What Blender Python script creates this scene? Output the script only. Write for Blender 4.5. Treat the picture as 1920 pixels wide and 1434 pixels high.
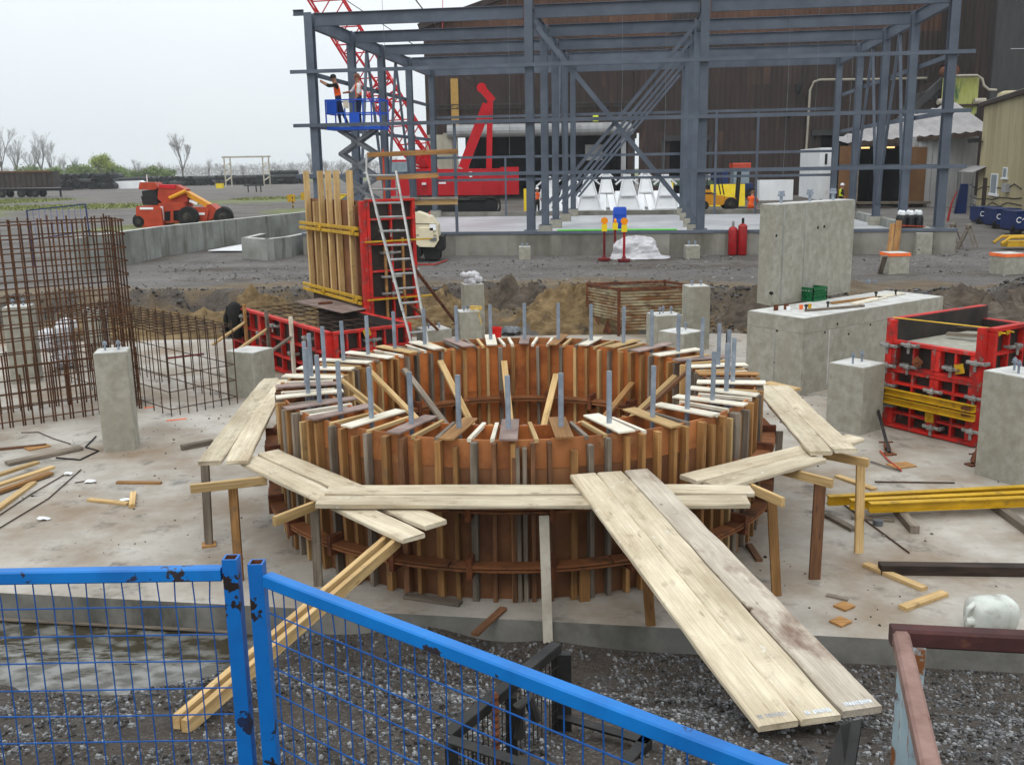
import bpy, math, random
from mathutils import Vector as V, Matrix, noise as MN
random.seed(7)
R = random.Random(11)
sc = bpy.context.scene
for o in list(bpy.data.objects): bpy.data.objects.remove(o)
# ------------------------------------------------------------------ camera, sky, sun, exposure
F, HOR, ROLL, EYE = 1840., 314., .0165, 4.
PITCH = math.atan((717-HOR)/F); CP, SP = math.cos(PITCH), math.sin(PITCH)
cam = bpy.data.objects.new('camera', bpy.data.cameras.new('camera'))
sc.collection.objects.link(cam); sc.camera = cam
cam.data.sensor_width = 36; cam.data.lens = 36*F/1920; cam.data.clip_start = .05; cam.data.clip_end = 5000
cam.matrix_world = Matrix.Translation((0, 0, EYE)) @ Matrix.Rotation(math.pi/2-PITCH, 4, 'X') @ Matrix.Rotation(-ROLL, 4, 'Z')
w = bpy.data.worlds.new('World'); sc.world = w; w.use_nodes = True
nt = w.node_tree; nt.nodes.clear()
SUN_E, SUN_A = math.radians(52), math.radians(200)
sky = nt.nodes.new('ShaderNodeTexSky'); sky.sky_type = 'NISHITA'; sky.sun_disc = False
sky.sun_elevation = SUN_E; sky.sun_rotation = SUN_A; sky.dust_density = 4; sky.air_density = 1.2
bg1 = nt.nodes.new('ShaderNodeBackground'); bg1.inputs[1].default_value = .07
nt.links.new(sky.outputs[0], bg1.inputs[0])
# cloud deck: overcast layer, brighter overhead than at the horizon as a real cloud cover is
tc = nt.nodes.new('ShaderNodeTexCoord'); nz = nt.nodes.new('ShaderNodeTexNoise'); nz.inputs['Scale'].default_value = 1.6; nz.inputs['Detail'].default_value = 4
mp = nt.nodes.new('ShaderNodeMapping'); mp.inputs['Scale'].default_value = (1, 1, 3)
cr = nt.nodes.new('ShaderNodeValToRGB'); cr.color_ramp.elements[0].position = .3; cr.color_ramp.elements[1].position = .7
cr.color_ramp.elements[0].color = (.67, .735, .785, 1); cr.color_ramp.elements[1].color = (.76, .80, .83, 1)
sx = nt.nodes.new('ShaderNodeSeparateXYZ'); nt.links.new(tc.outputs['Generated'], sx.inputs[0])
ov = nt.nodes.new('ShaderNodeMapRange'); ov.inputs[1].default_value = 0; ov.inputs[2].default_value = 1; ov.inputs[3].default_value = 1.06; ov.inputs[4].default_value = 2.35; nt.links.new(sx.outputs[2], ov.inputs[0])
bg2 = nt.nodes.new('ShaderNodeBackground'); nt.links.new(ov.outputs[0], bg2.inputs[1])
nt.links.new(tc.outputs['Generated'], mp.inputs[0]); nt.links.new(mp.outputs[0], nz.inputs['Vector']); nt.links.new(nz.outputs[0], cr.inputs[0]); nt.links.new(cr.outputs[0], bg2.inputs[0])
mx = nt.nodes.new('ShaderNodeMixShader'); mx.inputs[0].default_value = .9
wo = nt.nodes.new('ShaderNodeOutputWorld')
nt.links.new(bg1.outputs[0], mx.inputs[1]); nt.links.new(bg2.outputs[0], mx.inputs[2]); nt.links.new(mx.outputs[0], wo.inputs[0])
sun = bpy.data.objects.new('sun', bpy.data.lights.new('sun', 'SUN')); sc.collection.objects.link(sun)
sun.data.energy = .6; sun.data.angle = math.radians(25); sun.data.color = (1, .96, .9)
sun.rotation_euler = (math.pi/2-SUN_E, 0, math.radians(-18))
sc.view_settings.view_transform = 'Standard'; sc.view_settings.look = 'None'; sc.view_settings.exposure = .15; sc.view_settings.gamma = 1
try: sc.view_settings.use_curve_mapping = False
except Exception: pass
try:
    sc.cycles.max_bounces = 6; sc.cycles.diffuse_bounces = 3; sc.cycles.glossy_bounces = 3; sc.cycles.transparent_max_bounces = 8
    sc.cycles.volume_bounces = 1
except Exception: pass
# ------------------------------------------------------------------ survey: photograph pixel -> point of the place
def ray(px, py):
    U = (px-960)/F; W_ = (py-717)/F
    c, s = math.cos(ROLL), math.sin(ROLL)
    u = U*c-W_*s; v = W_*c+U*s
    return V((u, CP-v*SP, -SP-v*CP))
def PZ(px, py, z=0.):
    d = ray(px, py); t = (z-EYE)/d.z; return V((d.x*t, d.y*t, z))
def PY(px, py, Y):
    d = ray(px, py); t = Y/d.y; return V((d.x*t, Y, EYE+d.z*t))
# ------------------------------------------------------------------ objects
WM = {}
def link(o, parent=None, M=None):
    sc.collection.objects.link(o)
    M = M or Matrix.Identity(4)
    WM[o.name] = M
    if parent is not None:
        o.parent = parent; o.matrix_parent_inverse = WM[parent.name].inverted()
    o.matrix_basis = M
    return o
def tag(o, label=None, cat=None, group=None, kind=None):
    if label: o['label'] = label
    if cat: o['category'] = cat
    if group: o['group'] = group
    if kind or cat: o['kind'] = kind or 'thing'
    return o
def thing(name, label, cat, loc=(0, 0, 0), group=None):
    o = bpy.data.objects.new(name, None); o.empty_display_size = .1
    return tag(link(o, None, Matrix.Translation(V(loc))), label, cat, group)
def copy_tree(root, M, label=None):
    """copy of a thing and its parts, its root set to the matrix M"""
    def rec(o, par):
        c = o.copy(); sc.collection.objects.link(c)
        if par is None: c.matrix_basis = M; WM[c.name] = M
        else: c.parent = par
        for ch in KIDS.get(o.name, []): rec(ch, c)
        return c
    r = rec(root, None)
    if label: r['label'] = label
    return r
KIDS = {}
def obj(name, me, mat, parent=None, M=None):
    o = bpy.data.objects.new(name, me)
    if mat is not None and not me.materials:
        for m in (mat if isinstance(mat, (list, tuple)) else [mat]): me.materials.append(MAT(m))
    link(o, parent, M)
    if parent is not None: KIDS.setdefault(parent.name, []).append(o)
    return o
def frame(p0, p1, up=V((0, 0, 1))):
    x = (V(p1)-V(p0)); L = x.length; x = x/L; up = V(up)
    if abs(x.dot(up)) > .985: up = V((0, 1, 0)) if abs(x.y) < .9 else V((1, 0, 0))
    y = up.cross(x).normalized(); z = x.cross(y)
    return Matrix(((x.x, y.x, z.x, 0), (x.y, y.y, z.y, 0), (x.z, y.z, z.z, 0), (0, 0, 0, 1))), L
class MB:
    def __init__(s): s.v = []; s.f = []; s.m = []
    def add(s, vs, fs, mi=0):
        o = len(s.v); s.v += [tuple(v) for v in vs]; s.f += [tuple(i+o for i in f) for f in fs]; s.m += [mi]*len(fs); return s
    def bar(s, p0, p1, w, t, up=(0, 0, 1), mi=0, ch=0):
        Fm, L = frame(p0, p1, up); p0 = V(p0); h, k = w/2, t/2
        sec = [(-h, -k), (h, -k), (h, k), (-h, k)]
        if ch: sec = [(-h+ch, -k), (h-ch, -k), (h, -k+ch), (h, k-ch), (h-ch, k), (-h+ch, k), (-h, k-ch), (-h, -k+ch)]
        n = len(sec); R3 = Fm.to_3x3()
        vs = [p0+R3 @ V((0, a, b)) for a, b in sec]+[p0+R3 @ V((L, a, b)) for a, b in sec]
        fs = [(i, (i+1) % n, (i+1) % n+n, i+n) for i in range(n)]+[tuple(range(n-1, -1, -1)), tuple(range(n, 2*n))]
        return s.add(vs, fs, mi)
    def box(s, c, d, rz=0, mi=0, ch=0):
        c = V(c); q = V((math.cos(rz), math.sin(rz), 0))*d[0]/2
        return s.bar(c-q, c+q, d[1], d[2], mi=mi, ch=ch)
    def tube(s, pts, r, n=6, mi=0, r1=None, cap=True):
        pts = [V(p) for p in pts]; rings = []
        for i, p in enumerate(pts):
            d = (pts[min(i+1, len(pts)-1)]-pts[max(i-1, 0)])
            Fm, _ = frame(V((0, 0, 0)), d if d.length > 1e-9 else V((0, 0, 1))); R3 = Fm.to_3x3()
            rr = r if r1 is None else r+(r1-r)*i/(len(pts)-1)
            rings.append([p+R3 @ V((0, rr*math.cos(2*math.pi*k/n), rr*math.sin(2*math.pi*k/n))) for k in range(n)])
        vs = [v for g in rings for v in g]; fs = []
        for i in range(len(pts)-1):
            for k in range(n):
                a = i*n+k; b = i*n+(k+1) % n; fs.append((a, b, b+n, a+n))
        if cap: fs += [tuple(range(n-1, -1, -1)), tuple(range(len(vs)-n, len(vs)))]
        return s.add(vs, fs, mi)
    def prism(s, poly, d, mi=0):
        n = len(poly); d = V(d); vs = [V(p) for p in poly]; vs = vs+[p+d for p in vs]
        return s.add(vs, [(i, (i+1) % n, (i+1) % n+n, i+n) for i in range(n)]+[tuple(range(n-1, -1, -1)), tuple(range(n, 2*n))], mi)
    def lathe(s, c, prof, n=14, mi=0, ax='Z'):
        c = V(c); vs = []
        for r, h in prof:
            for k in range(n):
                a = 2*math.pi*k/n; p = V((r*math.cos(a), r*math.sin(a), h))
                if ax == 'X': p = V((p.z, p.x, p.y))
                if ax == 'Y': p = V((p.x, p.z, p.y))
                vs.append(c+p)
        fs = [(i*n+k, i*n+(k+1) % n, (i+1)*n+(k+1) % n, (i+1)*n+k) for i in range(len(prof)-1) for k in range(n)]
        fs += [tuple(range(n-1, -1, -1)), tuple(range(len(vs)-n, len(vs)))]
        return s.add(vs, fs, mi)
    def quad(s, *p, mi=0): return s.add(p, [tuple(range(len(p)))], mi)
    def ibeam(s, p0, p1, D, Wd, up=(0, 0, 1), tf=.02, tw=.014, mi=0):
        Fm, L = frame(p0, p1, up); z = Fm.to_3x3() @ V((0, 0, 1)); p0, p1 = V(p0), V(p1)
        for k in (-1, 1): s.bar(p0+z*k*(D/2-tf/2), p1+z*k*(D/2-tf/2), Wd, tf, up, mi)
        return s.bar(p0, p1, tw, D-2*tf-.001, up, mi)
    def mesh(s, name, off=V((0, 0, 0)), smooth=False):
        me = bpy.data.meshes.new(name); me.from_pydata([tuple(V(v)-off) for v in s.v], [], s.f)
        if any(s.m): me.polygons.foreach_set('material_index', s.m)
        if smooth: me.polygons.foreach_set('use_smooth', [True]*len(s.f))
        me.update(); return me
    def build(s, name, mat, parent=None, smooth=False, origin=None):
        if origin is None:
            xs = [v[0] for v in s.v]; ys = [v[1] for v in s.v]; zs = [v[2] for v in s.v]
            origin = V(((min(xs)+max(xs))/2, (min(ys)+max(ys))/2, min(zs)))
        return obj(name, s.mesh(name, V(origin), smooth), mat, parent, Matrix.Translation(V(origin)))
_LC = {}
def beam(name, p0, p1, w, t, mat, parent=None, up=(0, 0, 1), ch=.004):
    """a straight piece of timber or steel: a mesh of its own whose X runs along the piece; alike pieces share mesh data"""
    Fm, L = frame(p0, p1, up); L = round(L, 3); key = (L, w, t, ch, str(mat))
    if key not in _LC:
        _LC[key] = MB().bar((0, 0, 0), (L, 0, 0), w, t, ch=ch).mesh(name)
    return obj(name, _LC[key], mat, parent, Matrix.Translation(V(p0)) @ Fm)
# ------------------------------------------------------------------ materials
_M = {}
SPEC = {}
def MAT(n):
    if not isinstance(n, str): return n
    if n not in _M: _M[n] = mk(n, **SPEC[n])
    return _M[n]
def mk(name, c1, c2, scale=4., st=(1, 1, 1), rough=.8, bump=.15, rnd=.12, metal=0., stain=None, stain2=None, grain=0., spec=.35, detail=6, hue=0., pos=(.35, .68), bscale=None, emit=0, wet=None):
    deep = lambda c: tuple(min(.86, 1.18*x**1.27) for x in c)     # contrast curve: a camera's tone contrast of light and dark put into base colours
    c1, c2 = deep(c1), deep(c2); stain = stain and (deep(stain[0]), *stain[1:]); stain2 = stain2 and (deep(stain2[0]), *stain2[1:])
    m = bpy.data.materials.new(name); m.use_nodes = True; t = m.node_tree; N = t.nodes; L = t.links
    b = N['Principled BSDF']; b.inputs['Metallic'].default_value = metal; b.inputs['Roughness'].default_value = rough
    b.inputs['Specular IOR Level'].default_value = spec
    tcn = N.new('ShaderNodeTexCoord'); oi = N.new('ShaderNodeObjectInfo')
    sh = N.new('ShaderNodeVectorMath'); sh.operation = 'MULTIPLY_ADD'
    cb = N.new('ShaderNodeCombineXYZ'); [L.new(oi.outputs['Random'], cb.inputs[i]) for i in range(3)]
    L.new(cb.outputs[0], sh.inputs[0]); sh.inputs[1].default_value = (37, 61, 23); L.new(tcn.outputs['Object'], sh.inputs[2])
    def nzn(sca, stt, det=detail, ro=.6):
        mpn = N.new('ShaderNodeMapping'); mpn.inputs['Scale'].default_value = stt; L.new(sh.outputs[0], mpn.inputs[0])
        n_ = N.new('ShaderNodeTexNoise'); n_.inputs['Scale'].default_value = sca; n_.inputs['Detail'].default_value = det; n_.inputs['Roughness'].default_value = ro
        L.new(mpn.outputs[0], n_.inputs['Vector']); return n_.outputs[0]
    def ramp(src, a, b_, ca, cb_):
        r = N.new('ShaderNodeValToRGB'); e = r.color_ramp.elements; e[0].position = a; e[1].position = b_
        e[0].color = (*ca, 1); e[1].color = (*cb_, 1); L.new(src, r.inputs[0]); return r.outputs[0]
    def mix(f, A, B, mode='MIX'):
        x = N.new('ShaderNodeMix'); x.data_type = 'RGBA'; x.blend_type = mode
        if isinstance(f, float): x.inputs[0].default_value = f
        else: L.new(f, x.inputs[0])
        for s_, q in ((6, A), (7, B)):
            if isinstance(q, tuple): x.inputs[s_].default_value = (*q, 1)
            else: L.new(q, x.inputs[s_])
        return x.outputs[2]
    n0 = nzn(scale, st); col = ramp(n0, pos[0], pos[1], c1, c2)
    if grain:
        g = nzn(1., (1.6, 75, 75), 4, .7); col = mix(ramp(g, .38, .62, (1-grain,)*3, (1+grain*.35,)*3), col, col) if 0 else mix(1., col, ramp(g, .35, .65, (1-grain,)*3, (1, 1, 1)), 'MULTIPLY')
        kn = N.new('ShaderNodeTexVoronoi'); kn.inputs['Scale'].default_value = 1.; mk_ = N.new('ShaderNodeMapping'); mk_.inputs['Scale'].default_value = (2.2, 9, 9); L.new(sh.outputs[0], mk_.inputs[0]); L.new(mk_.outputs[0], kn.inputs['Vector'])
        col = mix(ramp(kn.outputs['Distance'], .05, .13, (.55,)*3, (0, 0, 0)), col, (c1[0]*.35, c1[1]*.28, c1[2]*.25))
    for sx in (stain, stain2):
        if sx:
            sc_, ss, lo, hi = sx[:4]; f = nzn(ss, sx[4] if len(sx) > 4 else (1, 1, 1), 5, .65)
            col = mix(ramp(f, lo, hi, (0, 0, 0), (1, 1, 1)), col, tuple(sc_))
    if rnd or hue:
        hs = N.new('ShaderNodeHueSaturation'); mr = N.new('ShaderNodeMapRange'); L.new(oi.outputs['Random'], mr.inputs[0])
        mr.inputs[3].default_value = 1-rnd; mr.inputs[4].default_value = 1+rnd; L.new(mr.outputs[0], hs.inputs['Value'])
        L.new(col, hs.inputs['Color']); col = hs.outputs[0]
    L.new(col, b.inputs['Base Color'])
    if wet:
        f = nzn(wet[0], (1, 1, 1), 4); L.new(ramp(f, wet[1], wet[2], (rough,)*3, (wet[3],)*3), b.inputs['Roughness'])
    if bump:
        bp = N.new('ShaderNodeBump'); bp.inputs['Strength'].default_value = bump; bp.inputs['Distance'].default_value = .02
        L.new(nzn(bscale or scale*6, st, 5), bp.inputs['Height']); L.new(bp.outputs[0], b.inputs['Normal'])
    if emit:
        L.new(col, b.inputs['Emission Color']); b.inputs['Emission Strength'].default_value = emit
    return m
def S(n, c1, c2, **k): SPEC[n] = dict(c1=c1, c2=c2, **k)
GRIME = (.16, .13, .10)
S('wood_new', (.50, .345, .165), (.67, .50, .275), scale=1.5, st=(1, 6, 6), grain=.35, rnd=.22, rough=.75, stain=(GRIME, 5, .6, .85))
S('wood_tan', (.32, .175, .068), (.48, .29, .125), scale=1.5, st=(1, 6, 6), grain=.4, rnd=.25, stain=(GRIME, 5, .58, .8))
S('wood_grey', (.20, .165, .13), (.34, .29, .235), scale=2, st=(1, 6, 6), grain=.45, rnd=.25, stain=((.09, .075, .06), 4, .6, .8))
S('wood_brown', (.16, .085, .045), (.28, .15, .08), scale=2, st=(1, 6, 6), grain=.4, rnd=.25)
S('wood_dark', (.045, .03, .022), (.12, .08, .06), scale=2, st=(1, 6, 6), grain=.4, rnd=.2)
S('plank', (.48, .405, .295), (.70, .625, .49), scale=1.1, st=(1, 3, 3), grain=.28, rnd=.14, rough=.85, stain=((.27, .215, .15), 4.2, .58, .80, (1, 1.5, 1.5)), stain2=((.60, .57, .50), 9, .62, .72, (1, 1, 1)))
S('plank_mud', (.42, .36, .29), (.63, .57, .48), scale=1.1, st=(1, 3, 3), grain=.3, rnd=.05, rough=.8, stain=((.24, .17, .13), 1.7, .48, .66, (1, 2, 2)), stain2=((.14, .10, .065), 1.4, .66, .69, (1, 1.5, 1.5)))
S('board_white', (.52, .475, .385), (.74, .69, .60), scale=3, rnd=.1, stain=((.4, .33, .24), 3, .55, .8))
S('board_purple', (.20, .145, .125), (.36, .28, .25), scale=3, rnd=.18, stain=((.35, .28, .24), 3, .58, .8))
S('ply_orange', (.36, .13, .04), (.56, .23, .075), scale=1.2, st=(1, 1, 1.6), grain=0, rnd=.2, rough=.6, bump=.05, stain=((.19, .065, .025), 1.5, .52, .75), stain2=((.50, .30, .14), 4, .62, .8))
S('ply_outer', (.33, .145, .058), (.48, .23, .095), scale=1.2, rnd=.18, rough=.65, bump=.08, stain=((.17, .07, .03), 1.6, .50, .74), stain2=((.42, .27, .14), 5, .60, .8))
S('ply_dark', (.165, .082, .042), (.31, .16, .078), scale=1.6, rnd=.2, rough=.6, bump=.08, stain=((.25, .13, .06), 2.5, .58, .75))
S('ply_edge', (.05, .035, .03), (.1, .07, .06), rnd=.1)
S('wale', (.20, .085, .035), (.36, .17, .075), scale=2, rnd=.2, bump=.1, stain=((.09, .05, .03), 4, .5, .7))
S('galv', (.25, .285, .33), (.36, .395, .44), scale=8, rough=.5, metal=.25, bump=.06, rnd=.1)
S('rebar', (.075, .037, .019), (.165, .082, .038), scale=9, rough=.9, rnd=.25)
S('rebar_dark', (.05, .038, .03), (.13, .07, .04), scale=9, rough=.9, rnd=.2)
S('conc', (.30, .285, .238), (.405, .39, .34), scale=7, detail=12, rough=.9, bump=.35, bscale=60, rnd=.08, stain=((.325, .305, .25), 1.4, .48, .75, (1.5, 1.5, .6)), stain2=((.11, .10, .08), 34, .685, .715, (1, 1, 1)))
S('conc_lit', (.42, .41, .385), (.60, .59, .565), scale=4, rough=.9, bump=.2, rnd=.05, stain=((.4, .38, .34), 4, .6, .8))  # paler copy of conc: brightness of upward faces put into the colour
S('conc_wall', (.20, .19, .165), (.33, .315, .28), scale=.7, rough=.9, bump=.2, bscale=12, rnd=.06, stain=((.135, .125, .10), .5, .5, .7, (1, 1, .25)), stain2=((.40, .39, .36), .45, .62, .7, (1.2, 1.2, .15)))
S('conc_old', (.24, .24, .215), (.38, .385, .36), scale=.8, rough=.9, bump=.2, bscale=12, rnd=.06, stain=((.15, .145, .115), 1.5, .52, .7, (2, 2, .2)))
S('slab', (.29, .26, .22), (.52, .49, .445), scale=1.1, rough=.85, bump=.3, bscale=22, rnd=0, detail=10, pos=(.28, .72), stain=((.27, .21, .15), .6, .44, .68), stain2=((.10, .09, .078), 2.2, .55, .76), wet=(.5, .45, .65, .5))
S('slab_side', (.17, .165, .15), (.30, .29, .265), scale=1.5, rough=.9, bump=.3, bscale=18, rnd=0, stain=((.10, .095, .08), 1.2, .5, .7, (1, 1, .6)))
S('platform', (.40, .40, .41), (.60, .60, .61), scale=.3, rough=.35, bump=.03, rnd=0, stain=((.26, .255, .25), .5, .56, .7, (.5, 2, 1)), stain2=((.16, .12, .11), .35, .66, .72, (.6, 2, 1)))
S('red', (.40, .022, .016), (.58, .04, .026), scale=3, rough=.6, bump=.1, rnd=.12, stain=((.10, .03, .025), 4, .50, .70), stain2=((.30, .25, .22), 8, .57, .72))
S('crane_red', (.48, .012, .022), (.58, .02, .035), scale=1, rough=.35, bump=.02, rnd=.06, stain=((.25, .02, .02), 1.2, .62, .8))
S('form_ply', (.035, .028, .024), (.075, .06, .05), scale=3, rough=.7, rnd=.1, stain=((.22, .2, .17), 3, .66, .8))
S('clamp', (.22, .215, .205), (.36, .35, .33), scale=8, rough=.6, metal=.3, rnd=.12, stain=((.16, .09, .05), 9, .58, .75))
S('yellow', (.44, .28, .015), (.58, .38, .025), scale=4, rough=.5, bump=.08, rnd=.08, stain=((.20, .13, .04), 6, .58, .75))
S('yellow_bright', (.72, .55, .02), (.78, .62, .03), scale=2, rough=.5, rnd=.06)
S('blue_paint', (.004, .15, .40), (.006, .195, .49), scale=3, rough=.4, bump=.06, rnd=.03, stain=((.035, .025, .022), 8, .59, .60), stain2=((.008, .08, .24), 3, .50, .8))
S('blue_rail', (.004, .175, .44), (.006, .225, .54), scale=3, rough=.45, bump=.06, rnd=.03, stain=((.05, .04, .045), 9, .64, .65), stain2=((.006, .09, .28), 2.5, .52, .85))
S('blue_clean', (.01, .09, .42), (.015, .13, .52), scale=2, rough=.45, rnd=.08, bump=.03)
S('blue_dark', (.012, .035, .12), (.02, .055, .18), scale=2, rough=.45, rnd=.08, stain=((.03, .03, .04), 3, .6, .8))
S('tarp_blue', (.015, .06, .38), (.02, .10, .5), scale=2, rough=.5, bump=.3)
S('rust', (.10, .038, .02), (.24, .10, .045), scale=7, rough=.9, bump=.3, rnd=.12)
S('rust_sheet', (.28, .26, .18), (.40, .37, .26), scale=2, rough=.75, bump=.15, rnd=.12, stain=((.20, .10, .04), 1.5, .38, .60, (1, 1, 4)), stain2=((.10, .046, .022), 3, .50, .70, (1, 1, 3)))
S('rust_sheet_blue', (.30, .37, .40), (.38, .45, .47), scale=2, rough=.7, bump=.25, rnd=.05, stain=((.24, .105, .035), 6, .53, .6, (1, 1, 1)), stain2=((.115, .05, .035), 5, .6, .68))
S('rail_brown', (.075, .03, .028), (.125, .05, .045), scale=5, rough=.75, bump=.15, rnd=.06, stain=((.2, .1, .05), 7, .62, .8))
S('black_steel', (.018, .017, .017), (.05, .045, .04), scale=6, rough=.65, bump=.2, rnd=.12, stain=((.17, .09, .045), 5, .62, .78))
S('steel', (.105, .122, .15), (.145, .166, .20), scale=1.2, rough=.6, bump=.04, rnd=.14)
S('grey_steel', (.16, .17, .18), (.26, .27, .28), scale=3, rough=.55, metal=.2, rnd=.1)
S('alu', (.28, .275, .265), (.40, .395, .385), scale=6, rough=.45, metal=.4, rnd=.05, stain=((.2, .18, .15), 7, .58, .8))
S('cream', (.60, .54, .40), (.70, .64, .49), scale=1.5, rough=.5, rnd=.04, stain=((.3, .26, .18), 2, .6, .8))
S('white_paint', (.70, .71, .72), (.80, .81, .82), scale=1, rough=.45, rnd=.05, stain=((.5, .49, .47), 2, .6, .8))
S('white_mark', (.78, .78, .78), (.85, .85, .85), rnd=0, bump=0)
S('white_plastic', (.5, .51, .47), (.64, .65, .60), scale=3, rough=.4, bump=.1, rnd=0, stain=((.24, .19, .14), 4, .55, .78))
S('white_wrap', (.44, .43, .44), (.60, .59, .60), scale=3, rough=.4, bump=.5, bscale=7, rnd=0, stain=((.55, .3, .33), 6, .66, .72))
S('black_rubber', (.015, .015, .015), (.035, .033, .03), rough=.85, rnd=.1)
S('black_metal', (.012, .012, .013), (.03, .03, .03), rough=.5, rnd=.1)
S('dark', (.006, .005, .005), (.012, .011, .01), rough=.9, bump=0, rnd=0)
S('track', (.03, .028, .026), (.10, .09, .075), scale=3, rough=.9, rnd=.1)
S('orange', (.38, .062, .024), (.50, .092, .036), scale=1.5, rough=.5, rnd=.08, stain=((.33, .07, .02), 2.5, .58, .75))
S('orange_lens', (.85, .28, .01), (.9, .34, .015), rough=.25, rnd=0, bump=0)
S('orange_paint', (.75, .17, .05), (.85, .24, .08), rough=.8, rnd=.05)
S('cat_yellow', (.60, .30, .02), (.68, .36, .03), scale=2, rough=.45, rnd=.05)
S('green_crate', (.004, .13, .045), (.008, .19, .07), rough=.45, rnd=0)
S('bucket_red', (.62, .02, .012), (.7, .03, .02), rough=.35, rnd=0)
S('cyl_red', (.32, .012, .018), (.42, .02, .025), rough=.4, rnd=.12, stain=((.2, .02, .02), 4, .6, .8))
S('dark_red', (.16, .012, .015), (.22, .02, .02), rough=.5, rnd=.1)
S('corr_brown', (.044, .029, .024), (.070, .046, .038), scale=.5, rough=.75, bump=.08, rnd=.14, st=(2, 2, .25), stain=((.125, .075, .05), .35, .58, .75, (2, 2, .2)))
S('corr_rusty', (.10, .05, .03), (.15, .08, .046), scale=.5, rough=.8, rnd=.2, st=(2, 2, .25), stain=((.08, .05, .04), .5, .55, .75, (2, 2, .3)))
S('corr_cream', (.36, .315, .20), (.46, .41, .275), scale=.6, rough=.65, rnd=.07, st=(2, 2, .3), stain=((.23, .19, .12), .6, .6, .8, (2, 2, .3)))
S('corr_pale', (.36, .33, .27), (.46, .43, .36), scale=.6, rough=.7, rnd=.12)
S('corr_dark', (.045, .045, .045), (.075, .073, .07), scale=.5, rough=.7, rnd=.12, st=(2, 2, .3))
S('corr_grey', (.30, .30, .30), (.40, .40, .40), scale=.8, rough=.6, rnd=.08, st=(2, 2, .4), stain=((.2, .16, .12), .8, .58, .75))
S('roof_grey', (.28, .265, .26), (.37, .35, .345), scale=.6, rough=.6, rnd=.06)
S('corr_green', (.36, .37, .13), (.44, .45, .19), scale=1, rough=.7, rnd=.05, stain=((.08, .17, .07), 1.3, .52, .65, (1, 1, .4)))
S('ply_door', (.16, .085, .035), (.24, .135, .06), scale=1, rough=.7, rnd=.1)
S('glass', (.25, .30, .33), (.32, .37, .40), rough=.1, rnd=0, bump=0)
S('skin', (.36, .19, .12), (.42, .23, .15), rough=.6, rnd=.1, bump=0)
S('vest', (.85, .13, .01), (.9, .17, .02), rough=.7, rnd=.05, bump=.1)
S('vest_yellow', (.62, .70, .04), (.7, .8, .06), rough=.7, rnd=.02)
S('jeans', (.015, .03, .085), (.03, .05, .12), rough=.85, rnd=.1)
S('cloth_dark', (.02, .018, .016), (.04, .036, .03), rough=.9, rnd=.1)
S('shirt_white', (.6, .58, .56), (.7, .68, .66), rough=.8, rnd=0)
S('hat_brown', (.17, .07, .03), (.22, .09, .04), rough=.4, rnd=0)
S('bark', (.10, .088, .082), (.17, .15, .14), rough=.95, rnd=.2)
S('hazy_twig', (.27, .25, .255), (.40, .375, .38), rough=.95, rnd=.25)  # lightened crown colour: distance haze is put into it
S('leaf_new', (.26, .32, .06), (.42, .48, .12), scale=.6, rough=.7, rnd=.15)
S('leaf', (.14, .20, .06), (.25, .31, .10), scale=.5, rough=.75, rnd=.3)
S('grass', (.15, .17, .05), (.27, .28, .10), scale=.4, rough=.9, rnd=0)
S('trailer_brown', (.06, .05, .045), (.10, .085, .075), scale=1, rough=.8, rnd=.1)
S('rail_pink', (.19, .115, .095), (.31, .21, .18), scale=5, rough=.8, bump=.15, rnd=.05, stain=((.17, .075, .035), 7, .55, .7))
S('hill', (.30, .36, .42), (.34, .40, .46), rough=1, rnd=0, bump=0)
S('stone', (.11, .108, .108), (.21, .205, .205), scale=6, rough=.9, rnd=0, bump=.1)
S('stone_pale', (.21, .21, .21), (.34, .335, .33), scale=6, rough=.9, rnd=0, bump=.1)
S('stone_dark', (.05, .044, .038), (.10, .09, .08), scale=6, rough=.9, rnd=0, bump=.1)
S('clod', (.13, .088, .045), (.22, .155, .085), scale=5, rough=.95, rnd=0, bump=.3)
S('hose', (.35, .04, .03), (.42, .06, .04), rough=.5, rnd=0)
S('rope_yellow', (.6, .4, .06), (.7, .5, .1), rough=.8, rnd=0)
S('paper', (.6, .6, .6), (.7, .7, .7), rough=.8, rnd=0)
S('stamp', (.45, .48, .52), (.75, .77, .8), scale=60, rough=.8, rnd=0, bump=0)
S('stamp_dark', (.26, .26, .28), (.42, .42, .42), scale=60, rough=.8, rnd=0, bump=0)
S('box_card', (.30, .14, .05), (.38, .19, .07), rough=.8, rnd=0)
S('dirty_green', (.09, .14, .10), (.14, .2, .14), rough=.6, rnd=.1)
S('lamp_orange', (1, .55, .25), (1, .6, .3), rnd=0, bump=0, emit=1.6)
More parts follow.
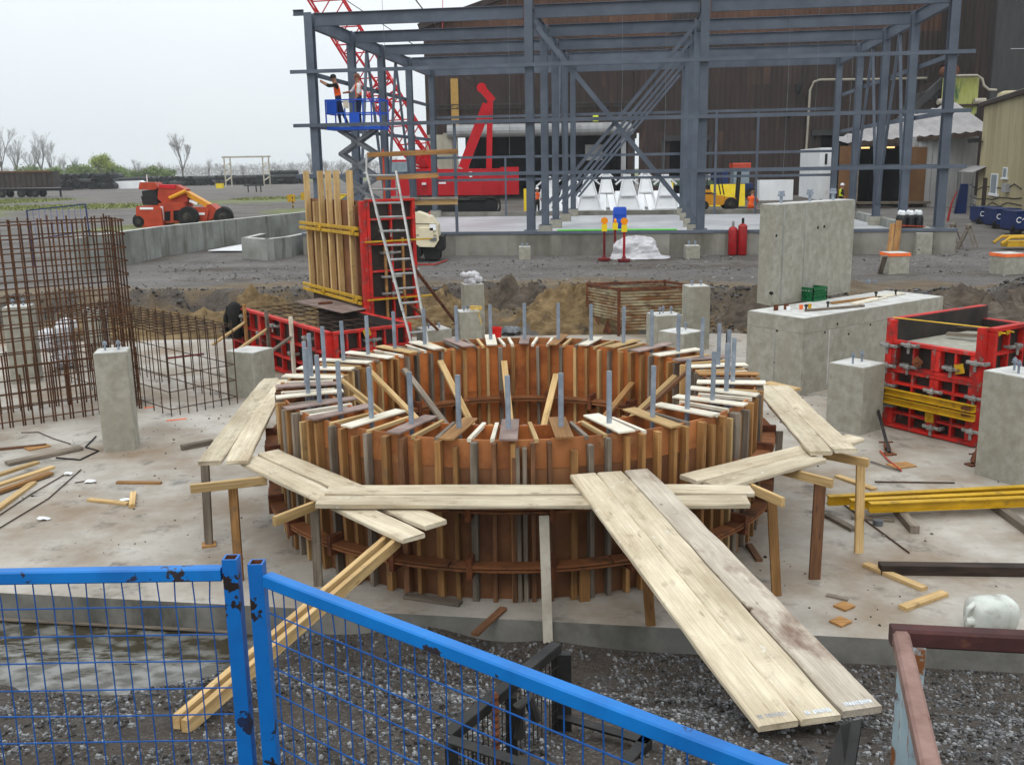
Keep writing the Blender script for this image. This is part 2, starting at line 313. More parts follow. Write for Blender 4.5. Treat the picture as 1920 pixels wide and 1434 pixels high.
# ------------------------------------------------------------------ the ground
def ye(x): return 9.0-.153*(x+5.07)
def lerp_tab(t, d):
    for (a, za), (b, zb) in zip(t, t[1:]):
        if d <= b:
            k = max(0, (d-a)/(b-a)); k = k*k*(3-2*k)*.5+k*.5; return za+(zb-za)*k
    return t[-1][1]
def sm(a, b, x):
    k = min(1, max(0, (x-a)/(b-a))); return k*k*(3-2*k)
NEAR = [(0, -.30), (.45, -.28), (1.1, -.06), (2, .42), (3, .86), (3.8, 1.04), (4.8, 1.16), (6.5, 1.25), (40, 1.3)]
MOUNDS = [(1.2, 24.9, .55, 1.5), (2.6, 25.3, .35, 1.2), (-1.0, 26, .25, 1.4), (-7, 25.2, .35, 1.6), (-11, 25.5, .3, 2), (7.2, 24.4, .3, 1.0), (10.6, 22.6, .45, 1.3), (12.6, 23.4, .35, 1.3), (8.8, 25.2, .2, 1), (-4.5, 25.6, .3, 1.2), (5.8, 24.6, .25, .8),
          (13.7, 33.2, .22, .35), (14.9, 33.0, .2, .4)]
def yb(x): return 24.4+.4*math.sin(x*.7)-3.2*sm(5, 9, x)
def hgt(x, y):
    e = ye(x)
    n1 = MN.noise((x*.9, y*.9, 3.1)); n2 = MN.noise((x*3.1, y*3.1, 7.7)); n3 = MN.noise((x*9, y*9, 1.7))
    if y < e+.3:
        d = max(0, e-y); s = sm(-2.0, -3.3, x)
        z = lerp_tab(NEAR, max(0, d-.75*s)) - .06*s*sm(1.5, .7, d)
        amp = sm(0, .5, d)*.7+.3
        z += (.035*n1+.02*n2+.008*n3)*amp
        z += .055*sm(-2.6, -1.7, x)*sm(1.5, .2, d)
        z += .13*math.exp(-((x+.85)/.45)**2-(d/.3)**2)+.05*math.exp(-((x-.3)/.35)**2-(d/.3)**2)
        return z
    b = yb(x)
    if y < b-1.2: return -.34
    t = sm(b+1.5, b+2.5, y+.7*n1+.25*n2)
    z = -.05+.80*t+(.22*n1+.16*n2+.05*n3)*(.12+.88*(1-abs(2*t-1)))*sm(b-1.2, b, y)
    for mx_, my, h, r in MOUNDS: z += h*math.exp(-((x-mx_)**2+(y-my)**2)/r/r)*(1+.5*n2+.3*n3)
    if y < b: z = min(z, 1)*sm(b-1.2, b, y)-.34*(1-sm(b-1.2, b, y))
    z += .25*sm(32, 60, y)
    if y > 60: z = 1.0+.05*MN.noise((x*.05, y*.05, 0))
    return z
def axis(lo, hi, step, g, end):
    a = [lo+i*step for i in range(int(round((hi-lo)/step))+1)]; s = step; v = a[-1]
    while v < end: s *= g; v += s; a.append(v)
    return a
xr = axis(-7.5, 6.5, .14, 1.07, 430)
sx, v_ = .14, -7.5; left = []
while v_ > -430: sx *= 1.07; v_ -= sx; left.append(v_)
XS = left[::-1]+xr
YS = [-4+i*.5 for i in range(14)]+[3+i*.14 for i in range(46)]+[9.5+i for i in range(13)]+[22+i*.2 for i in range(46)]
s_, v_ = .25, YS[-1]
while v_ < 860: s_ = min(s_*1.09, 90); v_ += s_; YS.append(v_)
verts = []; soil = []
for y in YS:
    for x in XS:
        z = hgt(x, y); verts.append((x, y, z)); e = ye(x); n = MN.noise((x*.35, y*.35, 9)); nb = MN.noise((x*1.3, y*1.3, 4))
        och = gr = mud = 0
        if y < e+.3:
            mud = min(1, max(0, .85+.6*n+.35*nb)); mud = max(mud, sm(-1.2, -2.6, x)*sm(2.6, 1.4, e-y))
        else:
            b = yb(x); dd = y-b
            och = sm(-1, .3, dd)*sm(2.2, .3, dd-.6+1.2*nb)*.9 + .8*sm(2.4, 2.9, dd+.6*nb)*sm(6.0, 3.4, dd+2*n)
            mud = max(0, sm(1.2, 1.7, dd)*sm(3, 2.5, dd)*(1.0+.5*nb)) + max(0, .22+.8*n+.9*MN.noise((x*.1, y*.55, 6)))*sm(3, 6, dd)*.9
            if y > 50 and x < -9:
                gr = 1.*sm(.12, .3, MN.noise((x*.05, y*.06, 2)))*sm(50, 56, y)*sm(118, 100, y)*(1 if x < -12 else 0)
                mud = max(mud*.5, .35*sm(60, 80, y))
            q1 = ((x+44)/15)**2+((y-94)/8)**2; q2 = ((x+27)/4)**2+((y-112)/6)**2; q3 = ((x+62)/9)**2+((y-118)/12)**2
            if min(q1, q2, q3) < 1.6: gr = max(gr, sm(1.6, .6, min(q1, q2, q3)+.5*nb))
            if y > 62: mud = max(mud, .45+.5*n)
            if y > 290: gr = .8
        soil.append((min(1, och), min(1, gr), min(1, mud), 1))
nx = len(XS); me = bpy.data.meshes.new('ground')
me.from_pydata(verts, [], [(j*nx+i, j*nx+i+1, (j+1)*nx+i+1, (j+1)*nx+i) for j in range(len(YS)-1) for i in range(nx-1)])
at_ = me.color_attributes.new('soil', 'FLOAT_COLOR', 'POINT'); at_.data.foreach_set('color', [c for s4 in soil for c in s4])
me.polygons.foreach_set('use_smooth', [True]*len(me.polygons))
def ground_mat():
    m = bpy.data.materials.new('ground_soil'); m.use_nodes = True; t = m.node_tree; N = t.nodes; L = t.links; b = N['Principled BSDF']
    b.inputs['Specular IOR Level'].default_value = .3
    tc = N.new('ShaderNodeTexCoord'); at = N.new('ShaderNodeVertexColor'); at.layer_name = 'soil'; sp = N.new('ShaderNodeSeparateColor'); L.new(at.outputs[0], sp.inputs[0])
    def nz(s, d=6, r=.65, stt=(1, 1, 1)):
        mp = N.new('ShaderNodeMapping'); mp.inputs['Scale'].default_value = stt; L.new(tc.outputs['Object'], mp.inputs[0])
        n = N.new('ShaderNodeTexNoise'); n.inputs['Scale'].default_value = s; n.inputs['Detail'].default_value = d; n.inputs['Roughness'].default_value = r; L.new(mp.outputs[0], n.inputs['Vector']); return n.outputs[0]
    def ramp(src, a, b_, ca, cb):
        r = N.new('ShaderNodeValToRGB'); e = r.color_ramp.elements; e[0].position = a; e[1].position = b_; e[0].color = (*ca, 1); e[1].color = (*cb, 1); L.new(src, r.inputs[0]); return r.outputs[0]
    def mix(f, A, B):
        x = N.new('ShaderNodeMix'); x.data_type = 'RGBA'; L.new(f, x.inputs[0]); L.new(A, x.inputs[6]); L.new(B, x.inputs[7]); return x.outputs[2]
    vo = N.new('ShaderNodeTexVoronoi'); vo.inputs['Scale'].default_value = 26; L.new(tc.outputs['Object'], vo.inputs['Vector'])
    sv = N.new('ShaderNodeSeparateColor'); L.new(vo.outputs['Color'], sv.inputs[0])
    grav = mix(sv.outputs[0], ramp(nz(.7, 8), .3, .7, (.076, .068, .06), (.13, .119, .109)), ramp(nz(2.5), .3, .7, (.135, .125, .116), (.22, .208, .197)))
    och = ramp(nz(2.2, 8), .3, .7, (.105, .07, .036), (.21, .155, .085))
    mud = ramp(nz(3.5, 8), .3, .72, (.05, .039, .03), (.13, .104, .082))
    gra = ramp(nz(.5, 8), .3, .7, (.09, .12, .03), (.20, .22, .065))
    def soft(ch, lo, hi, s):
        a = N.new('ShaderNodeMath'); a.operation = 'ADD'; L.new(sp.outputs[ch], a.inputs[0])
        q = N.new('ShaderNodeMapRange'); L.new(nz(s, 7), q.inputs[0]); q.inputs[1].default_value = .25; q.inputs[2].default_value = .75; q.inputs[3].default_value = -.35; q.inputs[4].default_value = .35; L.new(q.outputs[0], a.inputs[1])
        return ramp(a.outputs[0], lo, hi, (0, 0, 0), (1, 1, 1))
    c = mix(soft(2, .3, .75, 2.), grav, mud); c = mix(soft(0, .3, .7, 1.2), c, och); c = mix(soft(1, .35, .7, .35), c, gra)
    v2 = N.new('ShaderNodeTexVoronoi'); v2.inputs['Scale'].default_value = 75; L.new(tc.outputs['Object'], v2.inputs['Vector']); s2 = N.new('ShaderNodeSeparateColor'); L.new(v2.outputs['Color'], s2.inputs[0])
    sp_ = ramp(s2.outputs[0], .72, .80, (0, 0, 0), (.45, .45, .45)); c = mix(sp_, c, ramp(nz(3), .3, .7, (.15, .14, .135), (.30, .29, .285)))
    x = N.new('ShaderNodeMix'); x.data_type = 'RGBA'; x.blend_type = 'MULTIPLY'; x.inputs[0].default_value = 1; L.new(c, x.inputs[6]); L.new(ramp(nz(.22, 8, .7, (.45, 1.6, 1)), .34, .66, (.62, .58, .54), (1.12, 1.1, 1.08)), x.inputs[7]); c = x.outputs[2]
    L.new(c, b.inputs['Base Color'])
    L.new(ramp(nz(.8), .4, .7, (.9,)*3, (.55,)*3), b.inputs['Roughness'])
    bp = N.new('ShaderNodeBump'); bp.inputs['Strength'].default_value = 1.; bp.inputs['Distance'].default_value = .045; L.new(nz(20, 9, .8), bp.inputs['Height']); L.new(bp.outputs[0], b.inputs['Normal'])
    return m
tag(obj('ground', me, ground_mat()), kind='structure')
def PG(px, py, lift=0.):
    d = ray(px, py); t = 2.
    while t < 400:
        p = V((0, 0, EYE))+d*t
        if p.z-lift <= hgt(p.x, p.y): return p
        t += .02 if t < 40 else .2
    return p
# slab the form stands on
mb = MB(); poly = [(-22, ye(-22)), (14, ye(14)), (14, 20), (8, 21.2), (5.5, 23.4), (-22, 24.2)]
top = [V((a, b, 0)) for a, b in poly]; bot = [V((a, b, -.345)) for a, b in poly]; n_ = len(poly)
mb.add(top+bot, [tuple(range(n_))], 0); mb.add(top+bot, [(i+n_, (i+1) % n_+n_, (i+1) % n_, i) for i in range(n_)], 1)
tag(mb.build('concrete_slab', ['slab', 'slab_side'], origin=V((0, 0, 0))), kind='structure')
# puddle below the slab's near edge
def water_mat():
    m = bpy.data.materials.new('puddle_water'); m.use_nodes = True; t = m.node_tree; b = t.nodes['Principled BSDF']
    b.inputs['Roughness'].default_value = .05
    n2 = t.nodes.new('ShaderNodeTexNoise'); n2.inputs['Scale'].default_value = 4.2; n2.inputs['Detail'].default_value = 5; tcw = t.nodes.new('ShaderNodeTexCoord'); mpw = t.nodes.new('ShaderNodeMapping'); mpw.inputs['Scale'].default_value = (.8, 1.2, 1)
    t.links.new(tcw.outputs['Object'], mpw.inputs[0]); t.links.new(mpw.outputs[0], n2.inputs['Vector']); rw = t.nodes.new('ShaderNodeValToRGB'); rw.color_ramp.elements[0].position = .46; rw.color_ramp.elements[1].position = .60; rw.color_ramp.elements[0].color = (.045, .037, .022, 1); rw.color_ramp.elements[1].color = (.17, .165, .148, 1); t.links.new(n2.outputs[0], rw.inputs[0]); t.links.new(rw.outputs[0], b.inputs['Base Color'])
    n = t.nodes.new('ShaderNodeTexNoise'); n.inputs['Scale'].default_value = 4.5; n.inputs['Detail'].default_value = 4
    bp = t.nodes.new('ShaderNodeBump'); bp.inputs['Strength'].default_value = .8; bp.inputs['Distance'].default_value = .06
    t.links.new(n.outputs[0], bp.inputs['Height']); t.links.new(bp.outputs[0], b.inputs['Normal']); return m
pts = []
for k in range(40):
    a = 2*math.pi*k/40; r = 1+.16*MN.noise((math.cos(a)*2, math.sin(a)*2, 5))
    pts.append(V((-4.9+2.9*r*math.cos(a), min(ye(-4.9+2.9*r*math.cos(a))-.004, 8.2+1.15*r*math.sin(a)), -.292)))
tag(MB().add(pts, [tuple(range(40))]).build('puddle_water', water_mat()), kind='structure')
beam('form_strip', V((-7.5, ye(-7.5)-.03, -.275)), V((-2.6, ye(-2.6)-.03, -.262)), .04, .02, 'wood_grey')
tag(bpy.data.objects['form_strip'], 'thin pale timber strip along the waterline under the slab edge', 'strip')
# loose stones
def stones(n, pick, lo, hi, name, mats, label, flat=.7):
    mb = MB()
    for _ in range(n):
        q = pick()
        if q is None: continue
        x, y, z, mi = q; r = lo+(hi-lo)*R.random()**2.6; a = R.random()*6.28; e = .7+.6*R.random()
        c, s = math.cos(a), math.sin(a); P = []
        if r < .03:
            j = lambda: 1+.5*(R.random()-.5)
            for k in range(8):
                up_ = k > 3; b_ = a+k*1.5708+(.5 if up_ else 0); q = r*(.62 if up_ else 1)*j(); P.append((x+q*e*math.cos(b_), y+q/e*math.sin(b_), z+(r*flat*.9*j() if up_ else -r*.4)))
            mb.add(P, [(0, 1, 5, 4), (1, 2, 6, 5), (2, 3, 7, 6), (3, 0, 4, 7), (4, 5, 6, 7)], mi); continue
        for (ux, uy, uz) in ((1, 0, 0), (0, 1, 0), (-1, 0, 0), (0, -1, 0), (.2, .1, 1), (0, 0, -1)):
            j = lambda: 1+.45*(R.random()-.5)
            X, Y, Z = ux*r*e*j()+.2*r*(R.random()-.5), uy*r/e*j(), uz*r*flat*j(); P.append((x+c*X-s*Y, y+s*X+c*Y, z+Z))
        mb.add(P, [(0, 1, 4), (1, 2, 4), (2, 3, 4), (3, 0, 4), (1, 0, 5), (2, 1, 5), (3, 2, 5), (0, 3, 5)], mi)
    return tag(mb.build(name, mats), label, 'stones', kind='stuff')
def pick_near():
    x = R.uniform(-4.2, 4.2); y = R.uniform(3.6, ye(x)-.02)
    den = .5+1.0*MN.noise((x*1.1, y*1.1, 21))+.6*MN.noise((x*3.2, y*3.2, 2))+(.35 if x > .8 else 0)
    if R.random() > den: return None
    z = hgt(x, y)
    if x < -2 and z < -.30: return None
    return x, y, z+.002, R.choice((0, 0, 1, 2))
stones(60000, pick_near, .004, .025, 'gravel', ['stone', 'stone_pale', 'stone_dark'], 'loose grey gravel on the muddy slope below the slab')
def pick_bank():
    x = R.uniform(-14, 15); b = yb(x); y = b+R.uniform(-.6, 2.9)
    d = .35+.9*MN.noise((x*.6, y*.6, 8))+(.5 if x > 4 else -.1)
    if R.random() > d: return None
    return x, y, hgt(x, y)+.01, R.choice((0, 2, 2, 2)) if y > b+1.4 else R.choice((3, 3, 3, 2))
stones(14000, pick_bank, .015, .075, 'rubble', ['stone', 'stone_pale', 'stone_dark', 'clod'], 'broken clods and stones on the dug earth bank')
def pick_yard():
    x = R.uniform(-13, 24); y = R.uniform(27.5, 36)
    if R.random() > .45+.8*MN.noise((x*.5, y*.5, 3)): return None
    return x, y, hgt(x, y)+.004, R.choice((0, 1, 2))
stones(6000, pick_yard, .015, .06, 'yard_gravel', ['stone', 'stone_pale', 'stone_dark'], 'loose grey gravel spread over the yard by the platform')

# lumpy heaps of dug earth at the foot of the bank
def heap(name, label, c, rx, ry, h, mat, seed):
    n, m = 44, 22; vs = []; c = V(c)
    for j in range(m+1):
        for i in range(n):
            a = 2*math.pi*i/n; f = j/m; x = rx*(1-f)*math.cos(a); y = ry*(1-f)*math.sin(a); q = V((x*1.6, y*1.6, seed))
            k = MN.noise(q)*.45+MN.noise(q*2.3)*.3+abs(MN.noise(q*5.1))*.22+MN.noise(q*9)*.16
            z = h*(sm(0, 1, f)**.8)*(1+k)+h*.35*k*sm(0, .3, f)-.12*(1-sm(0, .12, f)); g0 = max(0., hgt(c.x+x, c.y+y)); vs.append((c.x+x*(1+.12*k), c.y+y*(1+.12*k), g0*.6+z))
    fs = [(j*n+i, j*n+(i+1) % n, (j+1)*n+(i+1) % n, (j+1)*n+i) for j in range(m) for i in range(n)]
    return tag(MB().add(vs, fs).build(name, mat), label, 'earth', 'heaps of dug earth')
S('earth', (.16, .112, .058), (.29, .215, .122), scale=3, rough=.95, rnd=.1, bump=.6, bscale=22, stain=((.06, .048, .036), 2.2, .52, .7))
S('earth_dark', (.085, .07, .055), (.17, .14, .112), scale=3, rough=.95, rnd=.1, bump=.6, bscale=22, stain=((.15, .105, .06), 2, .58, .75))
heap('earth_heap', 'large ochre earth heap at the foot of the bank behind the back rods', (1.6, 24.9, 0), 2.3, 1.1, .62, 'earth', 3.3)
heap('earth_heap', 'ochre earth heap below the tall form panel', (-4.6, 24.6, 0), 1.7, 1.0, .45, 'earth', 8.1)
heap('earth_heap', 'ochre earth heap seen through the rebar cages', (-9.2, 24.9, 0), 2.6, 1.2, .5, 'earth', 5.7)
heap('earth_heap', 'dark earth heap between the tall pillar and the pedestal footing', (6.3, 24.6, 0), 1.3, 1.1, .7, 'earth_dark', 1.9)
heap('earth_heap', 'low ochre heap along the bank beside the rusty bin', (-1.6, 25.6, 0), 1.5, .9, .5, 'earth', 2.4)
heap('earth_heap', 'broken dark heap at the foot of the bank between the two back pillars', (.2, 26.2, 0), 1.6, .8, .55, 'earth_dark', 6.4)
heap('earth_heap', 'ochre heap behind the low rebar cage nearest the red form box', (-6.6, 25.8, 0), 1.6, .9, .6, 'earth', 9.9)
heap('earth_heap', 'dark gravelly heap behind the footing and the red form box', (11.2, 22.9, 0), 2.2, 1.6, .6, 'earth_dark', 7.2)
# ------------------------------------------------------------------ round form
XC, YC, RO, RI, ZT = .08, 11.40, 2.738, 2.212, 1.57
def cyl(a, r, z): return V((XC+r*math.sin(a), YC-r*math.cos(a), z))     # a = 0 faces the camera, grows towards +x
drum = thing('round_formwork', 'big round timber and plywood formwork ringed with studs on the slab', 'formwork', (XC, YC, 0))
def arc(r0, r1, z0, z1, a0, a1, n, name, mat, parent=drum):
    mb = MB(); vs = []
    for k in range(n+1):
        a = a0+(a1-a0)*k/n
        vs += [cyl(a, r0, z0), cyl(a, r1, z0), cyl(a, r1, z1), cyl(a, r0, z1)]
    fs = []
    for k in range(n):
        for q in range(4): fs.append((k*4+q, k*4+(q+1) % 4, (k+1)*4+(q+1) % 4, (k+1)*4+q))
    fs += [(3, 2, 1, 0), (n*4, n*4+1, n*4+2, n*4+3)]
    mb.add(vs, fs); return mb.build(name, mat, parent)
T2 = 2*math.pi
for k in range(12):
    a0, a1 = T2*k/12, T2*(k+1)/12-.0012
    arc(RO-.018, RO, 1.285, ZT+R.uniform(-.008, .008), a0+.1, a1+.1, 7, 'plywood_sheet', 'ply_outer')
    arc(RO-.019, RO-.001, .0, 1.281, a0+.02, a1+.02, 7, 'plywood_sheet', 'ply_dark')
    arc(RI, RI+.018, .92, ZT-.006+R.uniform(-.006, .006), a0+.07, a1+.07, 7, 'plywood_sheet', 'ply_orange')
    arc(RI+.001, RI+.019, 0, .917, a0, a1, 7, 'plywood_sheet', 'ply_orange')
WD = ['wood_new']*2+['wood_tan']*9+['wood_grey']*3+['wood_brown']*3
def stud(a, r, z0, z1, wt, dr, lst=WD, name='stud'):
    p = cyl(a, r, 0); rad = V((math.sin(a), -math.cos(a), 0)); tl = R.uniform(-.012, .012); tg = V((math.cos(a), math.sin(a), 0))
    return beam(name, p+V((0, 0, z0)), p+tg*tl+V((0, 0, z1)), wt, dr, R.choice(lst), drum, up=rad, ch=.003)
NO = 98
for k in range(NO):
    a = T2*(k+.5)/NO+R.uniform(-.01, .01)
    hh = 1.55 if R.random() < .8 else 1.50
    stud(a, RO+.044, .004, hh if abs(a-.155) > .03 else 1.46, R.choice((.04, .042, .048, .062)), .086)
for da, m in ((-.012, 'wood_grey'), (.008, 'wood_grey'), (-.03, 'wood_brown')):     # extra studs where two sheets meet
    stud(da, RO+.045, .004, 1.5 if m == 'wood_grey' else 1.42, .04, .09, [m])
for a in (.9, -1.1, 2.2, -2.0): stud(a, RO+.048, .004, 1.53, .10, .09, ['wood_grey'])
NI = 78
for k in range(NI):
    a = T2*(k+.3)/NI+R.uniform(-.012, .012)
    stud(a, RI-.044, .004, ZT-R.uniform(.015, .04), R.choice((.038, .04, .042, .06)), .085, ['wood_new']*3+['wood_tan']*4+['wood_grey']*5)
def wales(r0, r1, z, n, mat='wale', clampr=None):
    for k in range(n):
        a0 = T2*(k+.15)/n
        for q, dz in enumerate((0, .034)):
            o = .4*T2/n*q
            arc(r0, r1, z+dz, z+dz+.021, a0+o, a0+T2/n-.004+o, 6, 'wale', mat)
    for k in range(n*2):
        a = T2*(k+.35)/n/2; p = cyl(a, (r0+r1)/2 if clampr is None else clampr, 0); rad = V((math.sin(a), -math.cos(a), 0))
        beam('wale_tie', p+V((0, 0, z-.075)), p+V((0, 0, z+.13)), .05, r1-r0+.03, 'rust', drum, up=rad, ch=0)
wales(RO+.09, RO+.235, .93, 12); wales(RO+.09, RO+.235, .36, 12)
wales(RI-.235, RI-.09, .80, 10); wales(RI-.22, RI-.09, .25, 10)
# short packing blocks and loose pads at the foot
for a in (-.62, .2, .75): stud(a, RO+.12, 0, .34, .10, .05, ['wood_tan'], 'block')
# boards that hold the rods, and spreaders between them
NR = 32
RODA = [T2*k/NR-.045 for k in range(NR)]
BM = ['board_white', 'board_white', 'board_white', 'wood_new', 'board_purple', 'board_white', 'wood_tan', 'board_purple']
for k, a in enumerate(RODA):
    t = R.uniform(-.10, .10); d = V((math.sin(a+t), -math.cos(a+t), 0)); c = cyl(a, 2.475, ZT+.021+R.uniform(0, .006)); L1, L2 = R.uniform(.36, .42), R.uniform(.34, .40)
    tl = V((0, 0, R.uniform(-.012, .012)))
    beam('template_board', c-d*L1-tl, c+d*L2+tl, R.choice((.14, .15, .17)), .018, R.choice(BM), drum, ch=.002)
    for q in ((.32, .68) if R.random() < .75 else (.5,)):
        b = a+T2/NR*q+R.uniform(-.02, .02); t = R.uniform(-.06, .06); d = V((math.sin(b+t), -math.cos(b+t), 0)); c = cyl(b, 2.475, ZT-.012)
        beam('spreader', c-d*R.uniform(.27, .34), c+d*R.uniform(.26, .31), .04, .038, R.choice(('wood_new', 'wood_new', 'board_white', 'board_white', 'wood_grey')), drum, ch=.003)
# kickers inside, from the middle of the floor to the inner face
for (px, py, m, wd) in [(640, 712, 'wood_new', .07), (662, 742, 'wood_new', .06), (690, 693, 'wood_new', .085), (757, 692, 'wood_grey', .085), (825, 677, 'wood_new', .085), (945, 678, 'wood_new', .085), (1043, 702, 'wood_new', .085), (1186, 718, 'wood_tan', .085), (1266, 705, 'wood_new', .085), (1296, 690, 'wood_brown', .05)]:
    d = ray(px, py); o = V((0, 0, EYE))-V((XC, YC, 0)); rr = RI-.10; A = d.x**2+d.y**2; B = o.x*d.x+o.y*d.y; C = o.x**2+o.y**2-rr*rr
    t = (-B+math.sqrt(max(0, B*B-A*C)))/A; p = V((0, 0, EYE))+d*t
    q = V((XC, YC, .03))+(p-V((XC, YC, p.z)))*.12+V((0, -.25, 0))
    beam('brace', q, p, wd, .04, m, drum, ch=.003)
# anchor rods standing in the ring
ORD = ['first', 'second', 'third', 'fourth', 'fifth', 'sixth', 'seventh', 'eighth', 'ninth', 'tenth', 'eleventh', 'twelfth', 'thirteenth', 'fourteenth', 'fifteenth']
rod = MB().tube([(0, 0, 0), (0, 0, 1.3)], .0255, 12)
rod.tube([(0, 0, 1.3), (0, 0, 1.303)], .02, 12, mi=1)
rodme = rod.mesh('anchor_rod')
for k, a in enumerate(RODA):
    if k == 0: lb = 'grey steel anchor rod on the ring beside the ramp, the one nearest the front walkway'
    lb = ('grey steel anchor rod at the very front of the ring' if k == 0 else 'grey steel anchor rod at the very back of the ring' if k == 16 else
          'grey anchor rod, %s anticlockwise from the front one around the ring' % ORD[k-1] if k < 16 else 'grey anchor rod, %s clockwise from the front one around the ring' % ORD[31-k])
    Mx = Matrix.Translation(cyl(a, 2.475, .81+R.uniform(-.01, .01))) @ Matrix.Rotation(R.uniform(-.012, .012), 4, 'X') @ Matrix.Rotation(R.uniform(-.012, .012), 4, 'Y')
    tag(obj('anchor_rod', rodme, ['galv', 'clamp'], None, Mx), lb, 'anchor rod', 'anchor rods standing in the ring form')
# ------------------------------------------------------------------ walkway planks
def worn_plank(p, q, w, t, mat):
    """a scaffold board with slightly wavy edges, worn corners and a little sag"""
    Fm, L = frame(p, q); n = 14; ch = .008; mb = MB(); vs = []; sag = R.uniform(-.004, .010); tw = R.uniform(-.006, .006)
    for i in range(n+1):
        f = i/n; x = L*f; h0 = w/2+R.uniform(-.004, .002); h1 = w/2+R.uniform(-.004, .002); k = t/2+R.uniform(-.0015, .0015); dz = -sag*4*f*(1-f)+R.uniform(-.0012,   .003); c_ = ch*R.uniform(.5, 1.6)
        if i in (0, n): h0 -= R.uniform(.002, .014); h1 -= R.uniform(.002, .014)
        for y, z in ((-h0+c_, -k), (h1-c_, -k), (h1, -k+c_), (h1, k-c_), (h1-c_, k), (-h0+c_, k), (-h0, k-c_), (-h0, -k+c_)): vs.append((x+(R.uniform(-.006, .006) if i in (0, n) else 0), y, z+dz+tw*(f-.5)*y/w))
    fs = [(i*8+j, i*8+(j+1) % 8, (i+1)*8+(j+1) % 8, (i+1)*8+j) for i in range(n) for j in range(8)]+[tuple(range(7, -1, -1)), tuple(range(n*8, n*8+8))]
    return obj('scaffold_plank', mb.add(vs, fs).mesh('scaffold_plank'), mat, None, Matrix.Translation(p) @ Fm)
def plank(a, b, za, zb, label, mat='plank', w=.243, t=.045, group='scaffold planks round the form', ch=.007):
    p, q = PZ(*a, za), PZ(*b, zb); n = V((0, 0, t/2))
    o = worn_plank(p-n, q-n, w, t, mat)
    return tag(o, label, 'plank', group), p, q
plank((596, 937), (1402, 936), 1.19, 1.19, 'pale plank lying across the front of the round form, outer of two')
plank((614, 917), (1410, 916), 1.187, 1.187, 'pale plank lying across the front of the round form, inner of two')
plank((508, 709), (392, 864), 1.19, 1.19, 'weathered outer plank of the steep pair ending above the grey post')
plank((523, 712), (443, 863), 1.188, 1.188, 'weathered inner plank of the steep pair ending above the grey post')
plank((463, 858), (776, 1004), 1.135, 1.135, 'pale plank slanting under the front walkway, outer one with a split corner')
plank((503, 846), (818, 979), 1.133, 1.133, 'pale plank slanting under the front walkway, inner one')
plank((1430, 722), (1540, 846), 1.20, 1.20, 'grey plank beside the form under the concrete pedestal, inner of the steep pair')
plank((1463, 722), (1586, 842), 1.198, 1.198, 'grey plank beside the form under the concrete pedestal, outer of the steep pair')
plank((1290, 895), (1605, 818), 1.145, 1.145, 'plank slanting from the ramp towards the square pillar, inner of the crossing pair', 'plank')
plank((1335, 908), (1531, 855), 1.143, 1.143, 'fresh brown-edged plank slanting from the ramp to the timber trestles, outer of the crossing pair', 'plank')
o, p, q = plank((1093, 888), (1459, 1355), 1.255, .985, 'pale dusty ramp plank along the edge facing the blue fence', w=.257)
def stamp(p, q, s0, w, mat):
    # lumber stamp: a row of small printed ticks across the end of the board
    Fm, L = frame(p, q); mb = MB()
    for k in range(11):
        y = (k-5)*.016
        if R.random() < .85: mb.add([(L-s0-.02, y-.006,   .003), (L-s0+.02*R.random(), y-.006,   .003), (L-s0+.022, y+.005,   .003), (L-s0-.018, y+.005,   .003)], [(0, 1, 2, 3)])
    return mb.mesh('stamp'), Matrix.Translation(p) @ Fm
for oo, pp, qq, m in ((o, p, q, 'stamp_dark'),): me_, Mx = stamp(pp, qq, .07, .235, m); tag(obj('printed_stamp', me_, m, oo, Mx), kind='stuff')
o, p, q = plank((1143, 884), (1540, 1344), 1.257, .99, 'yellowish knotty plank in the middle of the three ramp planks', w=.257)
me_, Mx = stamp(p, q, .05, .235, 'stamp'); tag(obj('printed_stamp', me_, 'stamp', o, Mx), kind='stuff')
o, p, q = plank((1193, 880), (1618, 1327), 1.255, .995, 'muddy stained ramp plank along the edge towards the white jug', 'plank_mud', w=.257)
me_, Mx = stamp(p, q, .05, .235, 'stamp'); tag(obj('printed_stamp', me_, 'stamp', o, Mx), kind='stuff')
def support(label, ledger, post, zl, foot=0., m1='wood_new', m2='wood_tan', w=.088, pad=None, postY=None):
    """timber trestle: post from its foot up to the ledger's height"""
    base = PZ(post[2], post[3], foot); top = PY(post[0], post[1], base.y+(postY or 0))
    t = thing('trestle', label, 'trestle', base, 'timber trestles under the walkway')
    beam('post', base, top, w, .04, m2, t, up=(0, 1, 0))
    if ledger:
        a, b = PZ(ledger[0], ledger[1], zl), PZ(ledger[2], ledger[3], zl); beam('ledger', a-V((0, 0, .045)), b-V((0, 0, .045)), .04, .088, m1, t)
    if pad: MB().box(base+V((0, 0, .009)), (.15, .15, .018), .3).build('pad', 'wood_tan', t)
    return t
support('grey post with dark sleeve and plywood pad under the steep outer planks', None, (384, 866, 392, 1022), 1, 0, m2='wood_grey', pad=1)
bpy.data.objects['trestle'].name = 'trestle'
support('trestle of a pale ledger poking out beside the grey post', (356, 908, 500, 892), (436, 905, 449, 1088), 1.09)
support('weathered trestle under the slanting planks above the long pair of studs', (513, 968, 592, 938), (590, 950, 597, 1098), 1.09, m2='wood_grey')
support('rust-splashed pale post standing in the mud under the front walkway', None, (1020, 968, 1028, 1216), 1, -.26, m2='board_white')
support('short brown post under the middle of the ramp', None, (1213, 1080, 1220, 1172), 1, 0, m2='wood_tan')
support('trestle at the end of the front walkway with its ledger cut square', (1405, 905, 1469, 933), (1447, 938, 1456, 1116), 1.10, m2='wood_tan')
